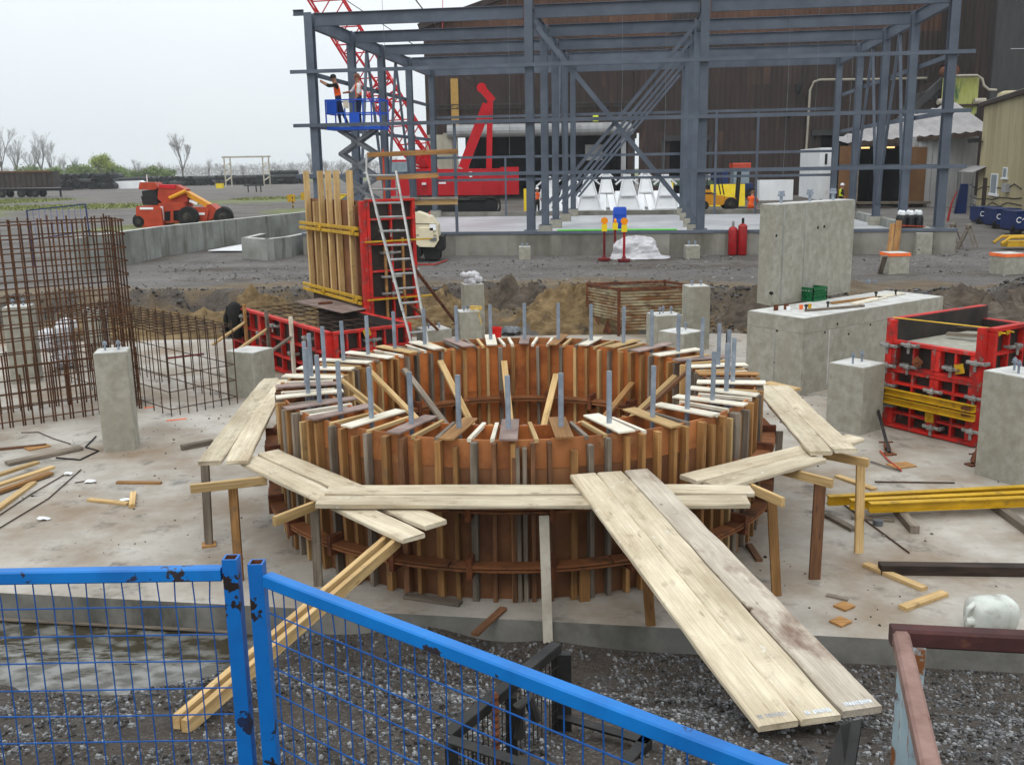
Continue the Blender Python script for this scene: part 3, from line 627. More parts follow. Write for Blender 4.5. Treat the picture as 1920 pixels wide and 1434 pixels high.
support('trestle with a broad weathered post between the two other trestles by the ramp', (1465, 873, 1561, 898), (1538, 900, 1527, 1085), 1.09, m2='wood_brown', w=.11)
support('trestle with a fresh tan post in front of the square pillar', (1545, 844, 1629, 860), (1614, 858, 1610, 1036), 1.09, m2='wood_new')
support('grey post under the steep planks in front of the concrete footing', None, (1462, 808, 1458, 872), 1, 0, m2='wood_grey')
def loose(name, label, a, b, w, t, mat, za=None, zb=None, cat='timber', group='loose timber on the slab', ch=.003):
    za = t if za is None else za; zb = za if zb is None else zb
    p, q = PZ(*a, za), PZ(*b, zb); n = V((0, 0, t/2))
    return tag(beam(name, p-n, q-n, w, t, mat, None, ch=ch), label, cat, group)
zg = PG(338, 1362).z
loose('long_stud', 'long pale timber stud leaning from the mud up to the slanting planks, near one', (345, 1350), (746, 1005), .042, .09, 'wood_new', zg+.1, 1.09)
loose('long_stud', 'long grey-topped timber stud leaning beside its pale twin, far one', (329, 1340), (729, 999), .042, .09, 'wood_new', zg+.1, 1.08)
loose('timber_offcut', 'pale packing board poking from under the planks next to the concrete footing', (1436, 716), (1493, 729), .2, .03, 'wood_new', 1.13)
loose('timber_offcut', 'flat grey board at the foot of the form by the standing post', (760, 1113), (864, 1128), .10, .035, 'wood_grey', .035)
loose('timber_offcut', 'short brown stick hanging over the slab edge towards the mud', (944, 1137), (890, 1186), .07, .03, 'wood_brown', .04, .034)
loose('timber_offcut', 'brown offcut lying against the form behind the trestle by the ramp', (1404, 1018), (1424, 1048), .07, .03, 'wood_brown')
L_ = [((-20, 893), (70, 864), .09, .04, 'wood_new', 'top pale stud of the loose bundle at the edge of the view', .12),
      ((-20, 912), (99, 873), .09, .04, 'wood_new', 'second pale stud of the loose bundle near the grey board', .1),
      ((-20, 925), (96, 884), .09, .04, 'wood_tan', 'third stud of the loose bundle, lying slightly askew', .06),
      ((-20, 962), (62, 902), .09, .04, 'wood_new', 'lowest stud of the loose bundle, pointing away from the others', .04),
      ((12, 866), (152, 836), .16, .04, 'wood_grey', 'weathered grey board lying towards the concrete pillar with bolts', .05),
      ((-10, 841), (86, 832), .07, .03, 'wood_brown', 'reddish batten lying behind the weathered grey board', .03),
      ((219, 902), (302, 903), .06, .03, 'wood_tan', 'short brown stick lying alone on the open slab', .03),
      ((166, 934), (240, 942), .08, .03, 'wood_new', 'short pale board lying with a tee-shaped end piece', .03),
      ((250, 921), (247, 945), .07, .05, 'wood_new', 'stubby pale block across the end of the short board', .05),
      ((340, 834), (398, 823), .09, .08, 'wood_grey', 'thick grey block lying beside the end of the steep planks', .08),
      ((1550, 962), (1602, 990), .09, .04, 'wood_grey', 'grey stud offcut lying between the trestles', .04),
      ((1597, 968), (1676, 973), .07, .03, 'wood_grey', 'pale grey batten in front of the yellow beams', .03),
      ((1676, 940), (1716, 986), .10, .09, 'wood_grey', 'square grey bearer under the near end of the yellow beams', .09),
      ((1862, 938), (1935, 990), .10, .09, 'wood_grey', 'square grey bearer under the far end of the yellow beams', .09),
      ((1650, 1056), (1960, 1060), .12, .10, 'wood_dark', 'long dark wet timber lying across the slab', .10),
      ((1623, 1054), (1734, 1100), .09, .04, 'wood_new', 'pale stud lying in front of the long dark timber', .04),
      ((1692, 1136), (1771, 1108), .09, .04, 'wood_new', 'short pale stud lying at an angle near the white jug', .04),
      ((1550, 1113), (1590, 1122), .05, .02, 'wood_grey', 'thin grey splinter of wood near the plywood squares', .02),
      ((1570, 890), (1640, 915), .1, .03, 'wood_new', 'pale board lying behind the end of the yellow beams', .03),
      ((1385, 1000), (1402, 1010), .06, .03, 'wood_brown', 'tiny offcut at the foot of the form', .03)]
for a, b, w_, t_, m_, lb, z_ in L_: loose('timber_offcut', lb, a, b, w_, t_, m_, z_)
for (px, py), lb in (((1583, 1136), 'square of orange plywood nearer the pale stud'), ((1576, 1165), 'square of orange plywood nearer the slab edge')):
    tag(MB().box(PZ(px, py, .012), (.15, .13, .02), .6, ch=.002).build('plywood_offcut', 'wood_tan'), lb, 'plywood')
for (px, py), r_, lb in (((70, 838), .8, 'scrap of pinkish plywood by the reddish batten'), ((1690, 872), .3, 'scrap of plywood beside the shoring prop'), ((230, 840), .3, 'scrap of brown plywood at the foot of the bolted pillar')):
    tag(MB().box(PZ(px, py, .01), (.32, .22, .015), r_).build('plywood_offcut', 'wood_tan'), lb, 'plywood')
def rodline(name, label, pts, r=.008, mat='rebar_dark', z=.012, cat='rod'):
    return tag(MB().tube([PZ(x, y, z) for x, y in pts], r, 5).build(name, mat), label, cat)
rodline('steel_rod', 'bent dark steel rod lying in front of the tall rebar cage', [(40, 811), (72, 810), (100, 822), (132, 832)])
rodline('steel_rod', 'long dark steel rod lying beside the loose bundle of studs', [(-5, 992), (90, 935), (152, 880)])
rodline('steel_rod', 'long dark steel rod lying across the stained patch of slab', [(-5, 968), (60, 925), (120, 890)])
rodline('steel_rod', 'small kinked steel rod on the open slab', [(140, 905), (170, 900), (180, 905)])
rodline('steel_rod', 'thin straight steel rod pointing at the pale stud', [(1582, 945), (1705, 1036)], .009)
rodline('steel_rod', 'coiled black cable at the foot of the bolted pillar', [(105, 858), (150, 862), (185, 845), (160, 838), (180, 818)], .012, 'black_rubber')
rodline('steel_rod', 'dark steel rod lying behind the yellow beams', [(1640, 903), (1790, 905)], .01)
tag(MB().lathe(PZ(1646, 984, 0), [(.035, 0), (.055, 0), (.055, .06), (.035, .06)], 16).build('tape_roll', 'grey_steel'), 'small grey roll of tape on the slab', 'tape')
for (px, py), lb in (((168, 902), 'white paper scrap by the kinked rod'), ((236, 937), 'white paper scrap on the short pale board'), ((82, 972), 'white paper scrap on the stained slab'), ((128, 888), 'crumpled white paper near the loose bundle')):
    c = PZ(px, py, .02); mb = MB(); n = 10
    mb.add([c+V((R.uniform(.6, 1)*.09*math.cos(k*.628), R.uniform(.6, 1)*.07*math.sin(k*.628), R.uniform(-.012, .02))) for k in range(n)]+[c+V((0, 0, .03))], [(k, (k+1) % n, n) for k in range(n)])
    tag(mb.build('paper_scrap', 'paper'), lb, 'paper')
# fine litter on the slab: chips, crumbs and sawdust
def pick_litter():
    x = R.uniform(-8, 7); y = R.uniform(ye(x)+.03, 20)
    if math.hypot(x-XC, y-YC) < 3.0: return None
    d = MN.noise((x*.8, y*.8, 31))*1.4+.25+(.6 if math.hypot(x+5.3, y-14.6) < 1.0 else 0)
    if R.random() > d: return None
    return x, y, .004, R.choice((0, 1, 2))
stones(2600, pick_litter, .006, .03, 'debris', ['wood_dark', 'stone_dark', 'wood_grey'], 'fine chips and crumbs scattered over the slab', flat=.4)
# ------------------------------------------------------------------ concrete pillars
def bolts(root, c, rz, w, n, h=.11, r=.016):
    sp = [(0, 0)] if n == 1 else [(-.2, 0), (.2, 0)] if n == 2 else [(-.22, -.1), (.0, .15), (.22, -.05)] if n == 3 else [(-.22, -.2), (.22, -.2), (.22, .2), (-.22, .2)]
    for (a, b) in sp:
        p = c+V((math.cos(rz)*a*w-math.sin(rz)*b*w, math.sin(rz)*a*w+math.cos(rz)*b*w, 0)); mb = MB()
        mb.tube([p, p+V((0, 0, h))], r, 8); mb.lathe(p+V((0, 0, h*.72)), [(r*2, 0), (r*2, r*1.6)], 6); mb.lathe(p+V((0, 0, h*.6)), [(r*2.3, 0), (r*2.3, r*.5)], 10)
        mb.build('anchor_bolt', 'galv', root)
def pillar(label, base, topy, w, rz, z0=0., nb=0, d=None, mat='conc', name='concrete_pillar', top='conc_lit', group='concrete pillars', bh=.11, dz=0):
    b = PZ(*base, z0); d = d or w; zt = PY(base[0], topy, b.y).z
    t = thing(name, label, 'pillar', b, group)
    L = zt-z0; n = max(1, int(L/.5)); mb = MB()
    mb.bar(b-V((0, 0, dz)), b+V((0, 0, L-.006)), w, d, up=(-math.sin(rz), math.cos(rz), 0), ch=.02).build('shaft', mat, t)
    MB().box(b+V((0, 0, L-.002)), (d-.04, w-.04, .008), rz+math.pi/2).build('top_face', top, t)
    if nb: bolts(t, b+V((0, 0, L)), rz, w, nb, bh)
    return t, b, zt
rd = math.radians
pillar('bolted concrete pillar standing in front of the rebar cages', (229, 838), 656, .46, rd(14), nb=2, bh=.14)
pillar('bolted concrete pillar seen through the tall rebar cage', (52, 715), 573, .48, rd(10), nb=2, bh=.14)
pillar('concrete pillar seen through the cage beside the low rebar mat', (185, 668), 578, .45, rd(10))
pillar('concrete pillar between the low rebar mat and the red form', (474, 738), 655, .62, rd(-24))
pillar('squat concrete pillar with cable coil just behind the rim of the form', (880, 652), 582, .5, rd(12), nb=3)
pillar('taller concrete pillar topped with a plastic bag, behind the cable-topped one', (888, 632), 531, .5, rd(10))
pillar('low concrete block with thin rods just behind the rim by the ladder', (815, 660), 615, .62, rd(25), nb=2)
pillar('tall concrete pillar beside the rusty bin', (1303, 652), 535, .5, rd(6), nb=2)
pillar('stepped concrete block with three bolts in front of the rusty bin', (1245, 662), 588, .62, rd(12), nb=3, bh=.16)
pillar('low concrete block with two bolts just behind the rim of the form', (1276, 690), 620, .66, rd(40), nb=2, bh=.16)
pillar('square concrete pillar with two bolts between the walkway and the red form', (1600, 803), 680, .60, rd(38), nb=2, bh=.17)
pillar('square concrete pillar with three bolts in front of the big red form', (1895, 893), 697, .62, rd(28), nb=3, bh=.17)
pillar('small bolted block behind the footing at the edge of the gravel', (1631, 548), 538, .55, rd(8), .55, nb=3, bh=.2, dz=.4)
def opier(label, base, topy, w, rz, z0):
    t, b, zt = pillar(label, base, topy, w, rz, z0, name='concrete_pier', group='piers in the yard', dz=.3)
    mb = MB(); mb.box((b.x, b.y, zt-.05), (w+.03, w+.03, .09), rz+math.pi/2); mb.build('painted_band', 'orange_paint', t)
opier('concrete pier with an orange painted rim beside the leaning timbers', (1676, 514), 473, .62, rd(5), .72)
opier('concrete pier with an orange painted rim in front of the blue welders', (1886, 515), 474, .66, rd(12), .72)
pillar('plain concrete pier at the corner of the steel frame', (1725, 476), 436, .58, rd(4), .76, name='concrete_pier', group='piers in the yard', dz=.3)
pillar('small concrete pier against the platform wall under the steel column', (984, 486), 462, .42, rd(0), .75, name='concrete_pier', group='piers in the yard', nb=4, dz=.3)
pillar('small bolted concrete pier against the platform wall beside the wrapped bundle', (1297, 484), 460, .5, rd(0), .75, name='concrete_pier', group='piers in the yard', nb=4, dz=.3, bh=.16)
# plastic bag on the tall pillar, cable on the squat one
c = PY(884, 521, PZ(888, 632).y); mb = MB()
for k in range(26):
    a = R.uniform(0, 6.28); p = c+V((math.cos(a)*R.uniform(0, .2), math.sin(a)*R.uniform(0, .16), R.uniform(-.1, .08)))
    mb.lathe(p, [(.02, -.08), (.09, -.03), (.08, .05), (.01, .09)], 7)
tag(mb.build('plastic_bag', 'white_wrap', smooth=True), 'crumpled clear plastic bag on top of the tall pillar', 'bag')
b = PZ(880, 652); zt = PY(880, 582, b.y).z
tag(MB().tube([V((b.x+.17+.14*math.cos(k*.7), b.y-.12+.09*math.sin(k*.7), zt+.02+k*.004)) for k in range(26)]+[V((b.x+.3, b.y-.24, zt-.3))], .009, 5).build('cable_coil', 'rope_yellow'), 'yellow cable coil on the squat concrete pillar', 'cable')
# ------------------------------------------------------------------ big pedestal on its footing
ft = 1.36
A_, B_, C_ = PZ(1402, 583, ft), PZ(1507, 598, ft), PZ(1769, 556, ft); D_ = A_+(C_-B_)
t = thing('pedestal_footing', 'long low concrete footing carrying the tall pedestal', 'footing', (B_+D_)/2-V((0, 0, ft)))
MB().prism([V((p.x, p.y, -.02)) for p in (A_, B_, C_, D_)], (0, 0, ft-.246)).build('lower_pour', 'conc', t)
MB().prism([V((p.x, p.y, ft-.262)) for p in (A_, B_, C_, D_)], (0, 0, .262)).build('upper_pour', 'conc', t)
cI = (A_+B_+C_+D_)/4
MB().prism([V((p.x, p.y, ft))*.985+V((cI.x, cI.y, ft))*.015 for p in (A_, B_, C_, D_)], (0, 0, .008)).build('top_face', 'conc_lit', t)
nrm = (B_-A_).cross(V((0, 0, 1))).normalized(); nr2 = (C_-B_).cross(V((0, 0, 1))).normalized()
for (f_, z_, e, n2_) in ((.55, 1.08, 0, nrm), (.52, .5, 0, nrm), (.14, 1.06, 1, nr2), (.3, .95, 1, nr2), (.22, 1.17, 1, nr2), (.45, 1.05, 1, nr2)):
    p = (A_+(B_-A_)*f_) if e == 0 else (B_+(C_-B_)*f_); p = V((p.x, p.y, z_)); MB().tube([p+n2_*.004, p-n2_*.05], .022, 10).build('tie_hole', 'dark', t)
for f_ in (.52,):
    p = A_+(B_-A_)*f_; MB().bar(V((p.x, p.y, .2))+nrm*.002, V((p.x, p.y, 1.08))+nrm*.002, .022, .006, up=nrm).build('form_seam', 'conc_old', t)
p = B_+(C_-B_)*.17; MB().bar(V((p.x, p.y, .1))+nr2*.002, V((p.x, p.y, 1.09))+nr2*.002, .03, .006, up=nr2).build('form_seam', 'conc_lit', t)
ez = ft+.004
a_, b_, c_ = PZ(1419, 568, ez), PZ(1447, 574, ez), PZ(1594, 547, ez); d_ = a_+(c_-b_)
zt = PY(1440, 385, b_.y).z
t = thing('concrete_pedestal', 'tall concrete pedestal rising from the long footing behind the green crate', 'pedestal', (b_+d_)/2)
MB().prism([a_, b_, c_, d_], (0, 0, zt-ez)).build('shaft', 'conc', t)
cI = (a_+b_+c_+d_)/4
MB().prism([V((p.x, p.y, zt))*.97+V((cI.x, cI.y, zt))*.03 for p in (a_, b_, c_, d_)], (0, 0, .012)).build('top_face', 'conc_lit', t)
n2_ = (c_-b_).cross(V((0, 0, 1))).normalized(); n1_ = (b_-a_).cross(V((0, 0, 1))).normalized()
for f_, z_ in ((.02, .70), (.52, .74), (.6, .745), (.0, .13)):
    p = b_+(c_-b_)*f_; p = V((p.x, p.y, ez+(zt-ez)*z_)); MB().tube([p+n2_*.006, p-n2_*.05], .028, 10).build('tie_hole', 'dark', t)
for f_, wd in ((.1, .05), (.36, .03)):
    p = b_+(c_-b_)*f_; MB().bar(V((p.x, p.y, ez+.05))+n2_*.002, V((p.x, p.y, zt-.02))+n2_*.002, wd, .006, up=n2_).build('form_seam', 'conc_old', t)
for f_ in (.15, .5, .8):
    p = a_*.5+b_*.5+(c_-b_)*f_+V((0, 0, zt-ez)); mb = MB(); mb.tube([p, p+V((0, 0, .24))], .03, 8); mb.lathe(p+V((0, 0, .14)), [(.07, 0), (.07, .05)], 6); mb.lathe(p+V((0, 0, .2)), [(.06, 0), (.06, .04)], 6); mb.build('anchor_bolt', 'galv', t)
# clutter on the footing
g = PZ(1520, 562, ft+.01); t = thing('milk_crate', 'green plastic crate standing on the footing against the pedestal', 'crate', g)
ux = (C_-B_).normalized(); uy = V((-ux.y, ux.x, 0)); mb = MB(); W2 = .21
cs = [g+ux*a*W2+uy*b*W2 for a, b in ((-1, -1), (1, -1), (1, 1), (-1, 1))]
for i in range(4):
    p, q = cs[i], cs[(i+1) % 4]
    for z_ in (.02, .11, .17, .24): mb.bar(p+V((0, 0, z_)), q+V((0, 0, z_)), .018, .05 if z_ in (.02, .24) else .02)
    for k in range(7): r_ = p+(q-p)*k/6; mb.bar(r_, r_+V((0, 0, .26)), .018, .018)
mb.prism([c+V((0, 0, .005)) for c in cs], (0, 0, .01))
for i in range(4): p, q = g+(cs[i]-g)*.96, g+(cs[(i+1) % 4]-g)*.96; mb.bar(p+V((0, 0, .12)), q+V((0, 0, .12)), .004, .13)
mb.build('crate_body', 'green_crate', t)
MB().prism([g+(c-g)*.9+V((0, 0, .02)) for c in cs], (0, 0, .07)).build('crate_liner', 'blue_clean', t)
def onf(name, label, a, b, w_, t_, mat, z=ft+.012, cat='timber'):
    p, q = PZ(*a, z+t_), PZ(*b, z+t_); n = V((0, 0, t_/2)); return tag(beam(name, p-n, q-n, w_, t_, mat), label, cat, 'clutter on the footing')
onf('timber_offcut', 'long grey batten lying on the footing by the crate', (1510, 580), (1620, 571), .05, .04, 'wood_grey')
onf('timber_offcut', 'pale board lying on the footing past the crate', (1600, 568), (1655, 556), .16, .03, 'board_white')
onf('timber_offcut', 'broad grey board on the footing nearest the gravel', (1640, 557), (1690, 548), .2, .03, 'board_white')
onf('timber_offcut', 'brown board slung along the back of the footing', (1560, 566), (1640, 556), .08, .04, 'wood_tan')
for (px, py), m, lb in (((1455, 577), 'rust', 'small rusty steel angle at the tip of the footing'), ((1474, 575), 'rust', 'small rusty plate lying beside the steel angle')):
    tag(MB().box(PZ(px, py, ft+.06), (.10, .02, .11), .5).build('steel_offcut', m), lb, 'steel')
for (px, py), m, lb in (((1478, 583), 'white_mark', 'white paper cup on the footing'), ((1502, 580), 'orange_paint', 'pink cup on the footing'), ((1518, 578), 'yellow', 'yellow cup on the footing')):
    tag(MB().lathe(PZ(px, py, ft+.01), [(.03, 0), (.04, .08), (.036, .08), (.028, .01)], 10).build('paper_cup', m), lb, 'cup')
for k, (px, py) in enumerate(((1511, 585), (1552, 579), (1642, 560), (1679, 556))):
    tag(MB().tube([PZ(px, py, ft), PZ(px, py, ft)+V((0, 0, .14))], .018, 8).lathe(PZ(px, py, ft)+V((0, 0, .1)), [(.035, 0), (.035, .03)], 6).build('anchor_bolt_stub', 'black_steel'), '%s anchor bolt stub along the footing top, counted from its near corner' % ORD[k], 'bolt', 'bolt stubs along the footing')
# ------------------------------------------------------------------ red form panels
def panel(root, p0, p1, z0, z1, inward, ncol=3, rows=(.33, .66), th=.11, ply=True, mat='red', big=True):
    """one red steel form panel: outer frame with ribs, plywood face on the inner side"""
    p0, p1 = V(p0), V(p1); inward = V(inward).normalized(); c0 = -inward*(th/2); e = (p1-p0).normalized(); H_ = z1-z0; up = V((0, 0, 1)); mb = MB(); L = (p1-p0).length
    for z_ in (z0+.025, z1-.025): mb.bar(p0+c0+up*z_, p1+c0+up*z_, th, .05)
    for f_ in [0, 1]: q = p0+e*(.035+(L-.07)*f_); mb.bar(q+c0+up*(z0+.061), q+c0+up*(z1-.061), .07, th, up=inward)
    for k in range(1, ncol): q = p0+e*L*k/ncol; mb.bar(q+c0*.9+up*(z0+.051), q+c0*.9+up*(z1-.051), .036, th*.85, up=inward)
    for r_ in rows: z_ = z0+H_*r_; mb.bar(p0+e*.071+c0*.95+up*z_, p1-e*.071+c0*.95+up*z_, th*.9, .036)
    mb.build('panel_frame', mat, root)
    if ply: MB().prism([p0+up*(z0+.01)+inward*.002, p1+up*(z0+.01)+inward*.002, p1+up*(z1-.01)+inward*.002, p0+up*(z1-.01)+inward*.002], inward*.018).build('plywood_face', 'form_ply', root)
def clampit(root, p, along, out, L=.3):
    p = V(p)+V(out)*.13; a = V(along).normalized(); mb = MB()
    mb.bar(p-a*L/2, p+a*L/2, .05, .045, ch=.01); mb.bar(p-a*L*.5, p-a*L*.5-V(out)*.10, .05, .05, ch=.008); mb.bar(p+a*L*.5, p+a*L*.5-V(out)*.10, .05, .05, ch=.008)
    mb.bar(p+V((0, 0, .05))+V(out)*.02, p-V((0, 0, .12))+V(out)*.02, .035, .02); mb.box(p+V(out)*.03, (.09, .06, .06), math.atan2(a.y, a.x), ch=.01)
    mb.build('clamp', 'clamp', root)
def waler(root, p0, p1, z, out, name='waler'):
    for dz in (-.065, .065):
        a, b = V((p0.x, p0.y, z+dz))+out*.17, V((p1.x, p1.y, z+dz))+out*.17
        mb = MB(); mb.bar(a, b, .012, .10); mb.bar(a+out*.03+V((0, 0, .045)), b+out*.03+V((0, 0, .045)), .05, .012); mb.bar(a+out*.03-V((0, 0, .045)), b+out*.03-V((0, 0, .045)), .05, .012); mb.build(name, 'yellow', root)
def washer(root, p, out, mat='yellow', s=.13, rot=.78):
    e = V((0, 0, 1)).cross(V(out)).normalized(); c, sn = math.cos(rot), math.sin(rot); zz = V((0, 0, 1))
    mb = MB(); mb.prism([V(p)+(e*(a*c-b*sn)+zz*(a*sn+b*c))*s/2 for a, b in ((-1, -1), (1, -1), (1, 1), (-1, 1))], V(out)*.012); mb.tube([V(p), V(p)+V(out)*.09], .012, 8); mb.lathe(V(p), [(.001, 0), (.001, 0.001)], 3); mb.build('plate_washer', mat, root)
P0, P1 = PZ(1662, 796), PZ(1834, 838)
e = (P1-P0).normalized(); out = V((e.y, -e.x, 0)); inn = -out
t = thing('red_form_box', 'big open red steel form box clamped together beside the square pillars', 'formwork', (P0+P1)/2)
mid = P0+e*(P1-P0).length*.54
panel(t, P0+e*.09, mid, .02, .93, inn, 2, (.26, .76)); panel(t, mid+e*.004, P1-e*.09, .02, .93, inn, 2, (.26, .76))
panel(t, P0+e*.09, mid, .935, 1.36, inn, 2, ()); panel(t, mid+e*.004, P1-e*.09, .935, 1.36, inn, 2, ())
zl, zr = 1.66, 1.72
panel(t, P0+inn*2.4, P0+inn*.0, .02, zl, e, 4, (.25, .5, .75)); panel(t, P1+inn*.0, P1+inn*2.2, .02, zr, -e, 6, (.25, .5, .78)); panel(t, P1+inn*2.3, P0+inn*2.3, .02, 1.45, out, 3, (.5,))
for p, z_ in ((P0+e*.045, zl), (P1-e*.045, zr)): MB().bar(p-inn*.06+V((0, 0, .02)), p-inn*.06+V((0, 0, z_)), .085, .12, up=inn).build('corner_post', 'red', t)
for f_, zz in ((.02, 1.27), (.02, .96), (.02, .35), (.26, 1.0), (.26, 1.32), (.54, .70), (.56, .16), (.72, 1.08), (.96, 1.22), (.97, .72), (.97, .24), (.02, .66)):
    clampit(t, P0+(P1-P0)*f_+V((0, 0, zz)), e, out, .26)
for s_, zz in ((.5, 1.42), (1.2, 1.40), (.5, .9), (.35, .6)): clampit(t, P1+inn*s_+V((0, 0, zz)), inn, e, .26)
waler(t, P0-e*.22, P1+e*.02, .52, out)
for f_, zz, m_, r_ in ((.36, 1.09, 'rust', .9), (.80, 1.10, 'yellow', .3), (.53, .30, 'yellow', .05), (.93, .53, 'rust', .1), (.01, .54, 'rust', .1)): washer(t, P0+(P1-P0)*f_+out*(.12 if zz != .53 and zz != .54 else .2)+V((0, 0, zz)), out, m_, .14, r_)
MB().prism([P0+e*.03+inn*.03+V((0, 0, 1.24)), P1-e*.03+inn*.03+V((0, 0, 1.24)), P1-e*.03+inn*2.2+V((0, 0, 1.24)), P0+e*.03+inn*2.2+V((0, 0, 1.24))], (0, 0, .05)).build('poured_concrete', 'conc', t)
MB().tube([P0+V((0, 0, zl+.02)), P1+V((0, 0, zr-.02))+inn*.1], .010, 6).build('tie_line', 'rope_yellow', t)
for k in (.12, .32): washer(t, P1+e*.09+inn*k+V((0, 0, zr-.07)), e, 'yellow', .08, .4)
for (s0, z_, m_) in ((1.0, 1.36, 'wood_grey'), (1.25, 1.42, 'wood_dark')):
    tag(beam('timber_offcut', P0+e*.25+inn*s0+V((0, 0, z_)), P1+e*.5+inn*(s0+.35)+V((0, 0, z_+.1)), .09, .05, m_), 'timber laid across the open red form box, %s one' % ('pale' if s0 < 1.1 else 'dark'), 'timber')
pp = P1+e*1.0+inn*1.5; t2 = thing('standing_formwork', 'tall red form panel standing behind the red form box', 'formwork', pp)
panel(t2, pp, pp+inn*1.8, .3, 2.25, -e, 3, (.3, .6)); MB().bar(pp-out*.0+V((0, 0, .3)), pp+V((0, 0, 2.6)), .05, .05).build('strongback', 'black_steel', t2)
MB().bar(pp-e*.3+inn*.6+V((0, 0, .3)), pp-e*.3+inn*.6+V((0, 0, 1.75)), .3, .1, up=inn).build('filler_panel', 'red', t2)
# props by the box
def prop(label, top, foot, Yt, zf=0, m='rust', r=.024):
    f_ = PZ(*foot, zf); tp = PY(*top, Yt); t = thing('shoring_prop', label, 'prop', f_, 'adjustable steel props')
    MB().tube([f_+V((0, 0, .03)), tp], r, 8).build('tube', m, t); k = f_+(tp-f_)*.08; MB().tube([k, k+(tp-f_).normalized()*.14], r*1.9, 8).build('collar', 'rust', t)
    MB().box(f_+V((0, 0, .01)), (.16, .13, .02), .3).build('foot_plate', 'rust', t)
    k = f_+(tp-f_)*.2; MB().tube([k-V((.1, 0, 0)), k+V((.1, 0, .0))], r*.5, 6).build('handle', 'rust', t)
prop('thin dark prop leaning against the red form box by the square pillar', (1640, 745), (1667, 852), 14.9, m='black_steel')
prop('rusty prop bracing the corner of the red form box beside the last pillar', (1858, 770), (1823, 872), 13.5)
t = thing('bow_saw', 'orange and black bow saw lying on the slab below the prop', 'saw', PZ(1655, 870))
MB().tube([PZ(1650, 845, .02), PZ(1665, 862, .02), PZ(1690, 882, .02)], .012, 6).build('bow', 'orange', t); MB().bar(PZ(1632, 865, .02), PZ(1688, 883, .02), .02, .006).build('blade', 'black_steel', t)
# yellow beams lying on bearers
for k, (a, b, z_, lb) in enumerate([((1552, 930), (1990, 908), .205, 'yellow steel beam at the back of the stack, ends level with the trestle post'), ((1594, 937), (1990, 919), .205, 'yellow steel beam in the middle of the stack'), ((1630, 943), (1990, 929), .205, 'yellow steel beam at the front of the stack, set further along')]):
    p, q = PZ(*a, z_), PZ(*b, z_); t = thing('steel_beam', lb, 'beam', (p.x, p.y, 0), 'yellow walers stacked on bearers')
    mb = MB(); mb.bar(p-V((0, 0, .05)), q-V((0, 0, .05)), .012, .087); mb.build('web', 'yellow', t)
    for z2 in (0, -.10): MB().bar(p+V((0, 0, z2)), q+V((0, 0, z2)), .085, .012).build('flange', 'yellow', t)
# jug
c = PZ(1856, 1150, .16); t = thing('plastic_jug', 'dirty white plastic jug lying on its side on the slab', 'jug', (c.x, c.y, 0)); ax = V((1, .12, 0)).normalized(); ay = V((-.12, 1, 0)).normalized()
mb = MB(); prof = [(-.19, .02), (-.185, .10), (-.16, .135), (-.05, .145), (.08, .145), (.085, .136), (.10, .136), (.105, .145), (.17, .14), (.205, .11), (.21, .02)]; n = 20; vs = []
for s_, r_ in prof:
    for k in range(n):
        a = 2*math.pi*k/n; q = (abs(math.cos(a))**3.2+abs(math.sin(a))**3.2)**(-1/3.2); vs.append(c+ax*s_+ay*r_*q*math.cos(a)+V((0, 0, r_*q*math.sin(a))))
mb.add(vs, [(i*n+k, i*n+(k+1) % n, (i+1)*n+(k+1) % n, (i+1)*n+k) for i in range(len(prof)-1) for k in range(n)]+[tuple(range(n-1, -1, -1)), tuple(range(len(vs)-n, len(vs)))])
mb.build('jug_body', 'white_plastic', t, smooth=True)
MB().tube([c-ax*.17+V((0, 0, .12))-ay*.03, c-ax*.235+V((0, 0, .08))-ay*.04, c-ax*.24-ay*.04, c-ax*.235+V((0, 0, -.07))-ay*.04, c-ax*.18+V((0, 0, -.10))-ay*.03], .024, 8).build('handle', 'white_plastic', t, smooth=True)
MB().lathe(c-ax*.20-ay*.05+V((0, 0, -.03)), [(.04, -.05), (.04, .02)], 12, ax='X').build('cap', 'white_plastic', t)
# ------------------------------------------------------------------ rebar cages
def bars(root, lst, r, mat, name='bar'):
    for p, q in lst:
        Fm, L = frame(p, q); L = round(L, 2); key = ('bar', L, r, mat)
        if key not in _LC: _LC[key] = MB().tube([(0, 0, 0), (L, 0, 0)], r, 5).mesh(name)
        obj(name, _LC[key], mat, root, Matrix.Translation(V(p)) @ Fm)
Z_ = V((0, 0, 1))
A_, B_ = PZ(-75, 816), PZ(262, 766); e = (B_-A_).normalized(); nn = V((-e.y, e.x, 0)); L = (B_-A_).length
t = thing('rebar_cage', 'tall rusty rebar cage standing in front of the yard', 'rebar cage', (A_+B_)/2)
HT = PY(229, 408, B_.y).z; D = 1.15; lst = []
for k in range(19):
    p = A_+e*L*k/18
    lst += [(p, p+Z_*(HT+R.uniform(-.04, .04))), (p+nn*D, p+nn*D+Z_*(HT+R.uniform(-.04, .04)))]
for k in range(13): p = A_+e*L*(k+.15)/12+nn*R.uniform(-.02, .02); lst += [(p, p+Z_*R.uniform(.85, 1.2)), (p+nn*D*.98, p+nn*D*.98+Z_*R.uniform(.8, 1.3))]
for k in range(1, 6): p = B_+nn*D*k/6; lst.append((p, p+Z_*(HT+R.uniform(-.03, .03))))
bars(t, lst, .014, 'rebar'); lst = []
for k in range(15):
    z_ = .10+(HT-.15)*k/14
    lst += [(A_+Z_*z_-nn*.02, B_+Z_*z_-nn*.02+e*.04), (A_+nn*(D+.02)+Z_*z_, B_+nn*(D+.02)+Z_*z_+e*.04), (B_+e*.02+Z_*(z_+.015)-nn*.05, B_+e*.02+nn*(D+.05)+Z_*(z_+.015))]
